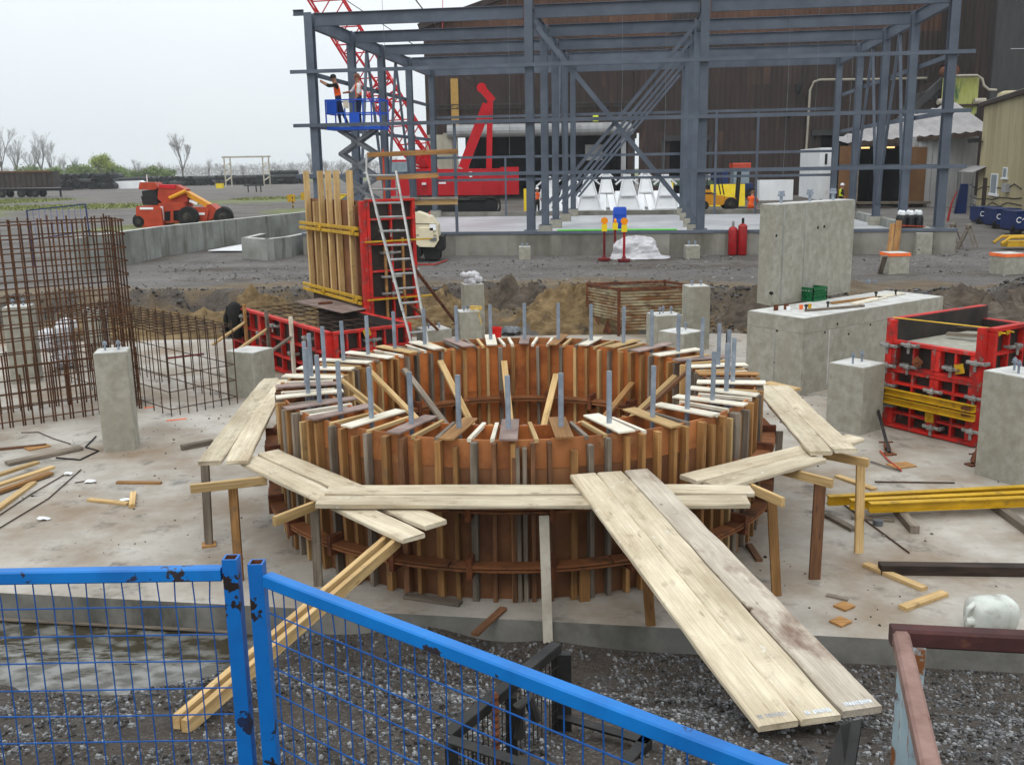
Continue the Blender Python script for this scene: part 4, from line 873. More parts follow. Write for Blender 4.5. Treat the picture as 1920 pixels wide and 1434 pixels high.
bars(t, lst, .011, 'rebar', 'tie_bar')
C_ = PZ(322, 781); Rr = PZ(441, 757); e = (Rr-C_).normalized(); nn = V((-e.y, e.x, 0)); L = (Rr-C_).length+.05; Dp = 5.0
t = thing('rebar_mat_cage', 'low rusty rebar cage beside the bolted pillar, reaching back to the dug bank', 'rebar cage', C_)
h2 = PY(287, 624, C_.y).z; lst = []
for i in range(9):
    for j in range(17):
        if i in (0, 8) or j in (0, 16) or (i % 4 == 0 and j % 4 == 0): p = C_+e*L*i/8+nn*Dp*j/16; lst.append((p, p+Z_*(h2+R.uniform(-.05, .05))))
bars(t, lst, .010, 'rebar_dark'); lst = []
for z_ in (h2-.02,):
    for i in range(9): lst.append((C_+e*L*i/8+Z_*z_, C_+e*L*i/8+nn*Dp+Z_*z_))
    for j in range(17): lst.append((C_+nn*Dp*j/16+Z_*(z_-.02), C_+e*L+nn*Dp*j/16+Z_*(z_-.02)))
for z_ in (.12, .42, .7):
    for p, q in ((C_, C_+e*L), (C_+nn*Dp, C_+nn*Dp+e*L), (C_, C_+nn*Dp), (C_+e*L, C_+e*L+nn*Dp)): lst.append((p+Z_*z_, q+Z_*z_))
bars(t, lst, .009, 'rebar_dark', 'tie_bar')
c = PZ(115, 690); mb = MB()
for k in range(9): mb.lathe(c+V((R.uniform(-.2, .2), R.uniform(-.1, .1), .1+k*.1)), [(.05, -.15), (.24, -.05), (.2, .1), (.03, .16)], 8)
tag(mb.build('wrapped_bundle', 'white_wrap'), 'white plastic wrapped bundle leaning behind the tall rebar cage', 'bundle')
rodline('steel_rod', 'dark red steel bar lying on the slab behind the low rebar cage', [(315, 672), (382, 664)], .03, 'dark_red')
rodline('paint_mark', 'orange paint mark on the slab by the low rebar cage', [(270, 765), (290, 763)], .012, 'orange_paint', .004, 'mark')
rodline('paint_mark', 'orange paint mark on the slab below the corner of the low rebar cage', [(312, 789), (350, 785)], .012, 'orange_paint', .004, 'mark')
# ------------------------------------------------------------------ red form box at the back with the tall panel
zq = 1.12
Cn, Lf, Rg = PZ(622, 622, zq), PZ(441, 571, zq), PZ(762, 606, zq)
for p in (Cn, Lf, Rg): p.z = 0
t = thing('red_form_box', 'low red steel form box in front of the studded plywood panel', 'formwork', (Lf+Rg)/2)
e1 = (Lf-Cn).normalized(); e2 = (Rg-Cn).normalized(); in1 = V((e1.y, -e1.x, 0)); in1 = in1 if in1.dot(e2) > 0 else -in1; in2 = V((e2.y, -e2.x, 0)); in2 = in2 if in2.dot(e1) > 0 else -in2
LL = (Lf-Cn).length; L2 = (Rg-Cn).length
for k in range(3): panel(t, Cn+e1*(LL*k/3+.003), Cn+e1*(LL*(k+1)/3-.003), .02, zq, in1, 3, (.3, .62))
for k in range(2): panel(t, Cn+e2*(L2*k/2+.003), Cn+e2*(L2*(k+1)/2-.003), .02, zq, in2, 3, (.35, .66))
panel(t, Rg, Rg+e1*LL*.8, .02, zq, -in1, 4, (.5,))
for f_, z_ in ((.18, .9), (.33, .5), (.5, .95), (.66, .7), (.85, .95), (.95, .5)): clampit(t, Cn+e1*LL*f_+V((0, 0, z_)), e1, -in1)
for f_, z_ in ((.3, .25), (.5, .9), (.62, .2), (.95, .6)): clampit(t, Cn+e2*L2*f_+V((0, 0, z_)), e2, -in2)
Cn0, E1, LL0, IN1 = Cn.copy(), e1.copy(), LL, in1.copy()
washer(t, Cn+e2*L2*.42-in2*.12+V((0, 0, 1.05)), -in2, 'yellow', .14, .3)
for k, f_ in enumerate((.30, .55, .8)):
    b0 = Cn+e1*LL*f_-in1*.16; MB().bar(b0, b0+V((0, 0, zq+.12)), .09, .05, up=in1).build('strut_post', ['board_white', 'wood_grey', 'wood_tan'][k], t)
    q = b0-in1*.75; beam('raker', q+V((0, 0, .45)), b0+V((0, 0, .86)), .09, .04, 'wood_new' if k else 'wood_grey', t)
lst = []
for k in range(8): p = Cn+e1*LL*(k+.5)/8+in1*.12+V((0, 0, zq-.08)); lst.append((p, p+in1*(L2-.3)))
for k in range(6): p = Cn+in1*(.15+(L2-.3)*k/5)+e1*.2+V((0, 0, zq-.10)); lst.append((p, p+e1*(LL-.4)))
bars(t, lst, .011, 'rebar_dark', 'rebar')
MB().prism([Cn+e1*.1+in1*.1+V((0, 0, .3)), Cn+e1*.1+in1*(L2-.1)+V((0, 0, .3)), Cn+e1*(LL-.1)+in1*(L2-.1)+V((0, 0, .3)), Cn+e1*(LL-.1)+in1*.1+V((0, 0, .3))], (0, 0, .02)).build('form_bottom', 'dark', t)
pa = [PZ(x, y, zq+.04) for x, y in ((552, 566), (642, 588), (702, 577), (600, 560))]
tag(MB().prism(pa, (0, 0, .018)).build('plywood_offcut', 'board_purple'), 'brown plywood sheet lying across the low red form box', 'plywood')
pb = PZ(610, 570, zq+.06); tag(MB().box(pb+V((0, 0, .02)), (.3, .08, .05), .4).build('steel_offcut', 'rust'), 'rusty clamp lying on the brown plywood sheet', 'clamp')
# tall panel with timber studs
zb = 1.2
a, b = PZ(590, 546, zb), PZ(691, 574, zb); e = (b-a).normalized(); back = V((-e.y, e.x, 0)); back = back if back.y > 0 else -back; fr = -back; L = (b-a).length
ztop = PY(640, 374, (a.y+b.y)/2).z; t = thing('tall_form', 'tall plywood form panel faced with pale timber studs and yellow walers', 'formwork', (a+b)/2)
MB().prism([a-V((0, 0, .1)), b-V((0, 0, .1)), b+V((0, 0, ztop-zb)), a+V((0, 0, ztop-zb))], back*.02).build('plywood_face', 'ply_dark', t)
MB().prism([a-V((0, 0, .2)), b-V((0, 0, .2)), b+V((0, 0, .12)), a+V((0, 0, .12))], back*-.03).build('kick_board', 'wood_dark', t)
for k, (f_, tall) in enumerate(((.03, .62), (.19, -.06), (.31, .62), (.46, .62), (.61, .62), (.84, .62), (.93, -.1))):
    p = a+e*L*f_+fr*.075; beam('stud', p+V((0, 0, .02)), p-e*L*.0+V((0, 0, ztop-zb+tall)), .085, .12, 'wood_new' if k != 6 else 'ply_dark', t, up=fr)
for z_ in (zb+.12, zb+.12+(ztop-zb)*.66):
    for dz in (-.05, .06): MB().bar(V((a.x, a.y, z_+dz))-e*.25+fr*.17, V((b.x, b.y, z_+dz))+e*.02+fr*.17, .05, .07, ch=.006).build('waler', 'yellow', t)
    for f_ in (.35, .95): washer(t, V((a.x, a.y, z_))+e*L*f_+fr*.2, fr, 'yellow', .12, .8)
s1 = b+e*.02; s2 = s1+back*1.15
panel(t, V((s1.x, s1.y, 0)), V((s1.x, s1.y, 0))+back*1.1, .85, ztop+.03, -e, 2, (.2, .42, .64, .84))
MB().bar(V((s1.x, s1.y, .85))+e*.05+fr*.07, V((s1.x, s1.y, ztop))+e*.05+fr*.07, .12, .12, up=fr).build('corner_post', 'red', t)
for z_ in (1.45, 1.8, 2.3, 2.75): clampit(t, V((s1.x, s1.y, z_))+back*.5+e*.02, back, e, .4)
for z_ in (1.35, 2.55): MB().bar(V((s1.x, s1.y, z_))+e*.2-back*.1, V((s1.x, s1.y, z_))+e*.2+back*1.4, .05, .03).build('waler', 'yellow', t)
for k in (.35, .72): MB().bar(V((s1.x, s1.y, .6))+back*k*1.1+e*.08, V((s1.x, s1.y, 2.6))+back*k*1.1+e*.08, .05, .05, up=e).build('stud', 'wood_tan', t)
for (x0, y0, x1, y1, m_, w_) in ((688, 291, 858, 284, 'wood_tan', .1), (706, 334, 822, 329, 'wood_tan', .1), (752, 381, 858, 379, 'wood_new', .1), (757, 373, 858, 372, 'wood_grey', .05)):
    Yg = s2.y; p, q = PY(x0, y0, Yg), PY(x1, y1, Yg+.2); beam('guard_board', p, q, .04 if w_ > .06 else .2, w_, m_, t)
for px, y0, y1 in ((718, 280, 400), (742, 318, 400)): p, q = PY(px, y0, s2.y+.06), PY(px+4, y1, s2.y+.06); MB().tube([p, q], .02, 8).build('guard_post', 'orange' if px == 718 else 'alu', t)
# ladder
tl, bl = PY(687, 322, 18.0), PY(768, 630, 16.6); tr, br = PY(743, 322, 18.25), PY(797, 612, 16.85)
tl2 = tl+(bl-tl)*1.28; tr2 = tr+(br-tr)*1.34
t = thing('ladder', 'aluminium extension ladder leaning against the tall form panel', 'ladder', (tl2+tr2)/2)
for p, q in ((tl, tl2), (tr, tr2)): MB().bar(p, q, .035, .08, up=(0, 1, 0)).build('side_rail', 'alu', t)
ff = V((0, -.05, -.02))
for p, q in ((tl, tl2), (tr, tr2)): MB().bar(p+(q-p)*.18+ff, p+(q-p)*.66+ff, .03, .05, up=(0, 1, 0)).build('upper_rail', 'alu', t)
for k in range(15): f_ = .02+k*.068; MB().tube([tl+(tl2-tl)*f_, tr+(tr2-tr)*f_], .02, 8).build('rung', 'alu', t)
MB().tube([tl, tl+V((0, .1, .3))], .02, 6).build('top_end', 'alu', t)
prop('long rusty brace slanting from the tall form panel down to the dug earth', (772, 497), (872, 630), 18.6, .1, r=.035)
prop('second rusty brace crossing behind the ladder', (758, 560), (842, 640), 18.2, .05, r=.03)
# ------------------------------------------------------------------ rusty corrugated bins
def corr(root, p0, p1, z0, z1, out, n, mat, name='corrugated_side', amp=.022):
    mb = MB(); o = V(out).normalized(); vs = []; m = n*4
    for k in range(m+1):
        z_ = z0+(z1-z0)*k/m; d = o*amp*(0, 1, 1, 0)[k % 4]; vs += [V((p0.x, p0.y, z_))+d, V((p1.x, p1.y, z_))+d]
    mb.add(vs, [(2*k, 2*k+1, 2*k+3, 2*k+2) for k in range(m)])
    vs2 = [v-o*.006 for v in vs]; mb.add(vs2, [(2*k+2, 2*k+3, 2*k+1, 2*k) for k in range(m)])
    return mb.build(name, mat, root)
N_ = PZ(1160, 630, -.0); Q_ = PZ(1304, 624, 0.); e = (Q_-N_).normalized(); bk = V((-e.y, e.x, 0)); L = 2.0
sd = (bk*1.0-e*.38).normalized()*1.35
zt = PY(1160, 543, N_.y).z
t = thing('rusty_bin', 'rusty corrugated steel bin standing by the dug bank behind the rods', 'bin', N_)
N2 = N_; Q2 = N_+e*L
corr(t, N2, Q2, .12, zt-.05, -bk, 13, 'rust_sheet', amp=.02); corr(t, N2+sd, N2, .35, zt-.05, -e, 10, 'rust_sheet', amp=.02); corr(t, N2+sd, Q2+sd, .12, zt-.05, -bk, 12, 'rust_sheet', amp=.02); corr(t, Q2, Q2+sd, .12, zt-.05, e, 8, 'rust_sheet')
for p, q in ((N2, Q2), (N2+sd, Q2+sd), (N2, N2+sd), (Q2, Q2+sd)): MB().bar(V((p.x, p.y, zt)), V((q.x, q.y, zt)), .05, .06).build('top_rail', 'rust', t)
for p in (N2, Q2, N2+sd, Q2+sd): MB().bar(p, p+V((0, 0, zt+.05)), .07, .07).build('corner_post', 'rust', t)
for p in (N2+sd*.5, N2+sd+e*.02, Q2+sd*.9): MB().tube([V((p.x, p.y, zt)), V((p.x+.02, p.y, zt+.09)), V((p.x+.06, p.y, zt+.1))], .012, 6).build('lug', 'rust', t)
for k in (.25, .6): MB().prism([N2+sd*k+V((0, 0, .0)), N2+sd*(k+.25)+V((0, 0, 0)), N2+sd*(k+.1)+V((0, 0, .36))], e*.03).build('leg_plate', 'rust', t)
c = PZ(932, 634, .15); c = V((.0, 23.3, 0)) if 0 else PZ(930, 640, .0)
tag(MB().lathe(c, [(.11, 0), (.14, .3), (.15, .3), (.15, .33), (.13, .33), (.10, .03)], 16).build('bucket', 'bucket_red'), 'red plastic bucket behind the rim near the cable-topped pillar', 'bucket')
# bin at the edge of the fence
C0 = V((1.70, 4.0, 1.95)); e = (PY(1925, 1214, 3.92)-C0); e.z = 0; e.normalize(); cm = (PZ(1742, 1434, 1.95)-C0); cm.normalize()
gz = hgt(1.7, 4.0)-.02
t = thing('rusty_bin', 'rusty steel bin with a brown tube rim beside the end of the ramp', 'bin', (C0.x, C0.y, gz))
MB().bar(C0-e*.04, C0+e*1.5, .08, .085, ch=.012).build('top_rail', 'rail_brown', t); MB().bar(C0-cm*.0+V((0, 0, -.001)), C0+cm*1.5, .07, .075, ch=.012).build('top_rail', 'rail_pink', t)
MB().bar(V((C0.x, C0.y, gz))+cm*.03+e*.06, C0+cm*.03+e*.06-V((0, 0, .035)), .085, .06, ch=.006).build('corner_post', 'rust_sheet_blue', t)
mb = MB(); vs = []; m = 22
for k in range(m+1):
    p = C0+cm*(.08+1.4*k/m); d = e*.03*(0, 1, 1, 0)[k % 4]; vs += [V((p.x, p.y, gz))+d-e*.012, V((p.x, p.y, C0.z-.03))+d-e*.012]
mb.add(vs, [(2*k, 2*k+1, 2*k+3, 2*k+2) for k in range(m)]); mb.build('corrugated_side', 'rust_sheet_blue', t)
MB().bar(V((C0.x, C0.y, gz))+e*1.47, C0+e*1.47, .07, .06).build('corner_post', 'rust_sheet_blue', t)
# black steel rack
zr = 1.42
a, b = PZ(1052, 1207, zr), PZ(846, 1378, zr); g_ = b-a; c3 = PZ(1040, 1440, zr); h_ = (c3-b)
t = thing('black_rack', 'black angle-iron basket rack standing in the gravel behind the fence', 'rack', (a.x, a.y, .8))
def angle_bar(p, q, nm='rail', s=.05):
    up = V((0, 0, 1)); d = (q-p).normalized(); side = d.cross(up).normalized(); mb = MB(); mb.bar(p-up*s/2, q-up*s/2, .006, s); mb.bar(p+side*s*.6, q+side*s*.6, s*1.2, .006); mb.build(nm, 'black_steel', t)
lo_ = V((0, 0, -.42))
for p, q in ((a, b), (b, c3), (a+lo_, a+h_+lo_), (a+h_+lo_, c3+lo_)): angle_bar(p, q)
for p, w_ in ((a, .11), (b, .06), (c3, .06), (a+h_+lo_, .05), (a+g_*.5, .06)): z0 = hgt(p.x, p.y)-.02; MB().bar(V((p.x, p.y, z0)), p-V((0, 0, .055)), w_, .05, up=(0, 1, 0)).build('post', 'black_steel', t)
def meshwall(p, q, zlo, nm, nv, nh, r=.003):
    mb = MB()
    for k in range(1, nv): x = p+(q-p)*k/nv; mb.tube([V((x.x, x.y, zlo)), x-V((0, 0, .05))], r, 4, cap=False)
    for k in range(1, nh): z_ = zlo+(p.z-.05-zlo)*k/nh; mb.tube([V((p.x, p.y, z_)), V((q.x, q.y, z_))], r, 4, cap=False)
    o = mb.build(nm, 'black_steel', t); o['kind'] = 'stuff'
for p, q in ((a, b), (b, c3)): meshwall(p, q, .85, 'wire_mesh', 24, 8)
k = a+g_*.72+h_*.1; MB().lathe(k-V((0, 0, .35)), [(.014, 0)]+[(.014+.006*(i % 2), .02*i) for i in range(1, 22)]+[(.01, .44)], 8).build('threaded_rod', 'rust', t)
k = a+g_*.6+h_*.2; MB().tube([k-V((0, 0, .2)), k-V((0, 0, .03)), k+V((.05, .02, 0)), k+V((.09, .02, -.12))], .03, 8).build('shackle', 'black_steel', t)
tag(MB().prism([PY(1545, 1440, 3.6), PY(1575, 1360, 3.8), PY(1598, 1352, 3.85), PY(1585, 1440, 3.6)], (0, 0, -.02)).bar(PY(1598, 1352, 3.85), PY(1580, 1460, 3.55), .01, .09, up=(0, 1, 0)).build('steel_channel', 'black_steel'), 'bent rusty steel channel sticking up at the lower end of the ramp', 'steel')
# ------------------------------------------------------------------ blue site fence
def tube_sq(root, p, q, s, s2, name, mat='blue_rail'):
    return beam(name, p, q, s, s2, mat, root, ch=.004)
def fpost(root, px, py, Y, w=.039):
    tp = PY(px, py, Y); z0 = hgt(tp.x, Y); zt_ = tp.z; mb = MB(); h = w/2; k = w/2-.005
    o_ = [V((tp.x+a*h, Y+b*h, z0)) for a, b in ((-1, -1), (1, -1), (1, 1), (-1, 1))]; O2 = [V((p.x, p.y, zt_)) for p in o_]; I2 = [V((tp.x+a*k, Y+b*k, zt_)) for a, b in ((-1, -1), (1, -1), (1, 1), (-1, 1))]; I3 = [V((p.x, p.y, zt_-.12)) for p in I2]
    mb.add(o_+O2, [(i, (i+1) % 4, (i+1) % 4+4, i+4) for i in range(4)]); mb.add(O2+I2, [(i, (i+1) % 4, (i+1) % 4+4, i+4) for i in range(4)]); mb.add(I2+I3, [(i, (i+1) % 4, (i+1) % 4+4, i+4) for i in range(4)]+[(4, 5, 6, 7)], 1)
    mb.build('post', ['blue_paint', 'rust'], root); return tp
def mesh_panel(root, p, q, zlo, sv, sh, gap, off):
    L = (q-p).length; d = (q-p)/L; n = int(L/sv); mb = MB(); side = V((-d.y, d.x, 0)); kink = []
    for k in range(n+1):
        x = p+d*(k+.3)*sv
        if (k+.3)*sv > L: break
        j = R.uniform(-.006, .006); pts = [x+V((0, 0, -off)), x+d*j+V((0, 0, -gap*.8)), x+d*j*.4+V((0, 0, -gap*2))]
        z_ = gap*3
        while p.z-z_ > zlo: pts.append(x+d*R.uniform(-.002, .002)+V((0, 0, -z_))); z_ += gap*2
        pts.append(V((x.x, x.y, zlo))); mb.tube(pts, .0019, 5, cap=False)
    z_ = gap
    while p.z-off-z_ > zlo:
        z2 = p.z-off-z_; mb.tube([V((p.x, p.y, z2))+d*L*k/8-side*.004+V((0, 0, R.uniform(-.002, .002))) for k in range(9)], .0021, 5, cap=False); z_ += sh
    o = mb.build('wire_mesh', 'blue_wire', root); o['kind'] = 'stuff'
S('blue_wire', (.006, .09, .27), (.012, .13, .36), scale=9, rough=.5, rnd=0, bump=0)
Yf = 2.42
t = thing('fence_panel', 'blue wire fence panel with a level top rail and flaking post', 'fence', (-1.6, Yf, 1.2), 'blue site fence panels')
tp = fpost(t, 433, 1044, Yf); rz_ = PY(400, 1074, Yf).z
tube_sq(t, V((-3.3, Yf, rz_)), V((tp.x-.026, Yf, rz_)), .034, .036, 'top_rail'); mesh_panel(t, V((-3.3, Yf, rz_-.018)), V((tp.x-.02, Yf, rz_-.018)), hgt(-1.5, Yf)+.1, .0468, .0785, .075, 0.)
tube_sq(t, V((-3.3, Yf, hgt(-3, Yf)+.08)), V((tp.x-.026, Yf, hgt(-1, Yf)+.08)), .034, .036, 'bottom_rail')
t = thing('fence_panel', 'blue wire fence panel whose bright top rail slants across below the rack', 'fence', (0, 2, 1.2), 'blue site fence panels')
tp = fpost(t, 481, 1053, Yf); rz_ = PY(500, 1083, Yf).z; endp = PZ(1460, 1452, rz_); st = V((tp.x+.03, Yf-.012, rz_)); d = (endp-st).normalized(); endp = endp+d*.9
tube_sq(t, st, endp, .034, .036, 'top_rail'); mesh_panel(t, st-V((0, 0, .018)), endp-V((0, 0, .018)), hgt(0, 2)+.1, .0468, .0785, .075, 0.)
tube_sq(t, V((st.x, st.y, 1.36)), V((endp.x, endp.y, 1.36)), .034, .036, 'bottom_rail'); MB().bar(V((endp.x, endp.y, 1.2)), endp+V((0, 0, .06)), .05, .05).build('post', 'blue_paint', t)

# odds and ends by the red form box and the heap
b0 = Cn0+E1*LL0*.9-IN1*.2; mb = MB()
mb.lathe(b0, [(.10, .45), (.17, .5), (.15, .75), (.17, 1.0), (.13, 1.18), (.05, 1.25)], 10)
for s_ in (-1, 1): mb.tube([b0+V((s_*.12, 0, 1.15)), b0+V((s_*.2, -.03, .9)), b0+V((s_*.19, -.05, .6))], .06, 8, r1=.045)
tag(mb.build('work_jacket', 'black_rubber', smooth=True), 'black jacket hanging on the end of the low red form box', 'jacket')
c = PZ(962, 640, 0)+V((0, .9, .05)); mb = MB()
for k in range(14): p = c+V((R.uniform(-.3, .3), R.uniform(-.15, .15), R.uniform(0, .16))); mb.lathe(p, [(.02, -.06), (.12, -.01), (.08, .05), (.01, .08)], 6)
tag(mb.build('plastic_sheet', 'grey_steel'), 'crumpled grey plastic beside the red bucket', 'plastic')
tag(MB().tube([PZ(1362, 655), PZ(1362, 655)+V((0, 0, .35)), PZ(1362, 655)+V((.05, 0, .5)), PZ(1362, 655)+V((.16, 0, .52))], .018, 6).build('conduit_stub', 'black_rubber'), 'bent black conduit stub near the footing', 'conduit')
S('lime', (.12, .5, .08), (.16, .6, .1), rough=.5, rnd=0)
S('corr_yellow', (.40, .26, .08), (.48, .32, .11), rough=.7, rnd=.05)
# ------------------------------------------------------------------ platform and steel frame
FO = V((-7.3, 38.45, 0)); FA = rd(8); EU = V((math.cos(FA), -math.sin(FA), 0)); EV = V((math.sin(FA), math.cos(FA), 0)); ZS = 1.66; ZF = 1.16
def FL(u, v, z): return FO+EU*u+EV*v+V((0, 0, z))
t = thing('concrete_platform', 'wide concrete platform with a stained wall carrying the steel frame', 'platform', FL(11, 0, .7))
cors = [(-.6, -.45), (23.3, -.45), (23.3, 22), (-.6, 22)]
nseg = 12
for k in range(nseg):
    u0, u1 = -.6+23.9*k/nseg, -.6+23.9*(k+1)/nseg
    MB().prism([FL(u0, -.45, .3), FL(u1-.004, -.45, .3), FL(u1-.004, -.1, .3), FL(u0, -.1, .3)], (0, 0, ZS-.3-.10)).build('wall_section', 'conc_wall', t)
MB().bar(FL(-.62, -.46, ZS-.05), FL(23.32, -.46, ZS-.05), .05, .10).build('edge_angle', 'steel', t)
MB().prism([FL(-.6, -.09, ZF-.2), FL(22.94, -.09, ZF-.2), FL(22.94, 21.59, ZF-.2), FL(-.6, 21.59, ZF-.2)], (0, 0, .2)).build('floor', 'platform', t)
MB().prism([FL(-.6, -.43, ZS-.098), FL(23.3, -.43, ZS-.098), FL(23.3, -.1, ZS-.098), FL(-.6, -.1, ZS-.098)], (0, 0, .09)).build('wall_cap', 'conc_wall', t)
MB().prism([FL(22.95, -.09, .3), FL(23.28, -.09, .3), FL(23.28, 22, .3), FL(22.95, 22, .3)], (0, 0, ZF+.05)).build('side_wall', 'conc_old', t)
MB().prism([FL(-.6, 21.6, .3), FL(22.9, 21.6, .3), FL(22.9, 22, .3), FL(-.6, 22, .3)], (0, 0, 1.12)).build('back_curb', 'conc_wall', t)
US = [0, 8.2, 14.45, 22.8]; VS = [0, 5.2, 10, 15.5, 21]; ZE = 9.7
t = thing('steel_skeleton', 'open grey-blue steel building frame rising from the concrete platform', 'steel frame', FL(11, 10, ZS))
def ib(name, p, q, D, W_, up=(0, 0, 1)): MB().ibeam(p, q, D, W_, up).build(name, 'steel', t)
for i, u in enumerate(US):
    for j, v in enumerate(VS):
        big = .36 if (j == 0 or i in (0, 3)) else .3
        ex = 1.6 if (j == 0 and i in (1, 2, 3)) else 0
        z0 = ZS if j == 0 else ZF+.4
        ib('column', FL(u, v, z0), FL(u, v, ZE+ex), big, .30, EV)
        if j: MB().box(FL(u, v, ZF+.2), (.55, .55, .398), -FA).build('pier', 'conc', t)
        MB().box(FL(u, v, z0+.02), (.5, .45, .03), -FA).build('base_plate', 'steel', t)
for j, v in enumerate(VS):
    for i in range(3): ib('roof_beam', FL(US[i]+(.2 if i or 1 else 0), v, ZE-.25), FL(US[i+1]-.2, v, ZE-.25), .46, .2)
ib('roof_beam', FL(-.6, 0, ZE+.02), FL(-.2, 0, ZE+.02), .2, .16)
for i in (0, 1, 2, 3):
    for j in range(4): ib('rafter', FL(US[i], VS[j]+.2, ZE-.28), FL(US[i], VS[j+1]-.2, ZE-.28), .5, .2)
def chan(name, p, q, s=.16): MB().bar(p, q, .09, s).build(name, 'steel', t)
for z in (7.6, 5.66, 3.78): chan('girt', FL(-.75, -.28, z), FL(23.5, -.28, z), .13)
for z in (6.9, 4.6, 3.3): chan('girt', FL(0, 21.28, z), FL(22.8, 21.28, z), .14)
for u in (-.25, 23.05):
    for z in (7.6, 5.66, 3.78):
        if u < 0 and z < 4: chan('girt', FL(u, 10.2, z), FL(u, 21, z))
        else: chan('girt', FL(u, .2, z), FL(u, 21, z))
for v in VS:     # sloping braces in the middle bay
    MB().bar(FL(14.2, v+.05, 8.9), FL(8.5, v+.05, ZS+.6), .12, .12).build('brace', 'steel', t)
MB().bar(FL(8.5, -.02, 8.9), FL(14.25, -.02, ZS+.35), .17, .17).build('brace', 'steel', t)
for (u, v0, v1) in ((22.8, 5.2, 10), (22.8, 10, 15.5), (0, 5.2, 10), (0, 10, 15.5), (8.2, 10, 15.5)):
    vm = (v0+v1)/2
    MB().bar(FL(u, v0+.2, ZS+.5), FL(u, vm, ZE-.5), .11, .11).build('brace', 'steel', t); MB().bar(FL(u, v1-.2, ZS+.5), FL(u, vm, ZE-.5), .11, .11).build('brace', 'steel', t)
for (u, v, z0, z1) in ((6.5, 21.28, 1.2, 4.6), (4.2, 21.28, 1.2, 4.6), (16.3, 21.28, 1.2, 6.9), (18.6, 21.28, 1.2, 6.9), (5.4, -.2, ZS, 5.6)):
    MB().bar(FL(u, v, z0), FL(u, v, z1), .11, .11).build('door_jamb', 'steel', t)
for (u, v, zl) in ((7.0, 3, 4.5), (11.5, 1, 5.2), (13.2, 9, 3), (17.4, .5, 3.5), (21, 8, 5), (20.2, 12, 6), (2, 3, 5.5)):
    MB().tube([FL(u, v, zl), FL(u+.05, v, (zl+ZE)/2), FL(u, v, ZE+2)], .008, 4).build('hanging_cable', 'grey_steel', t)
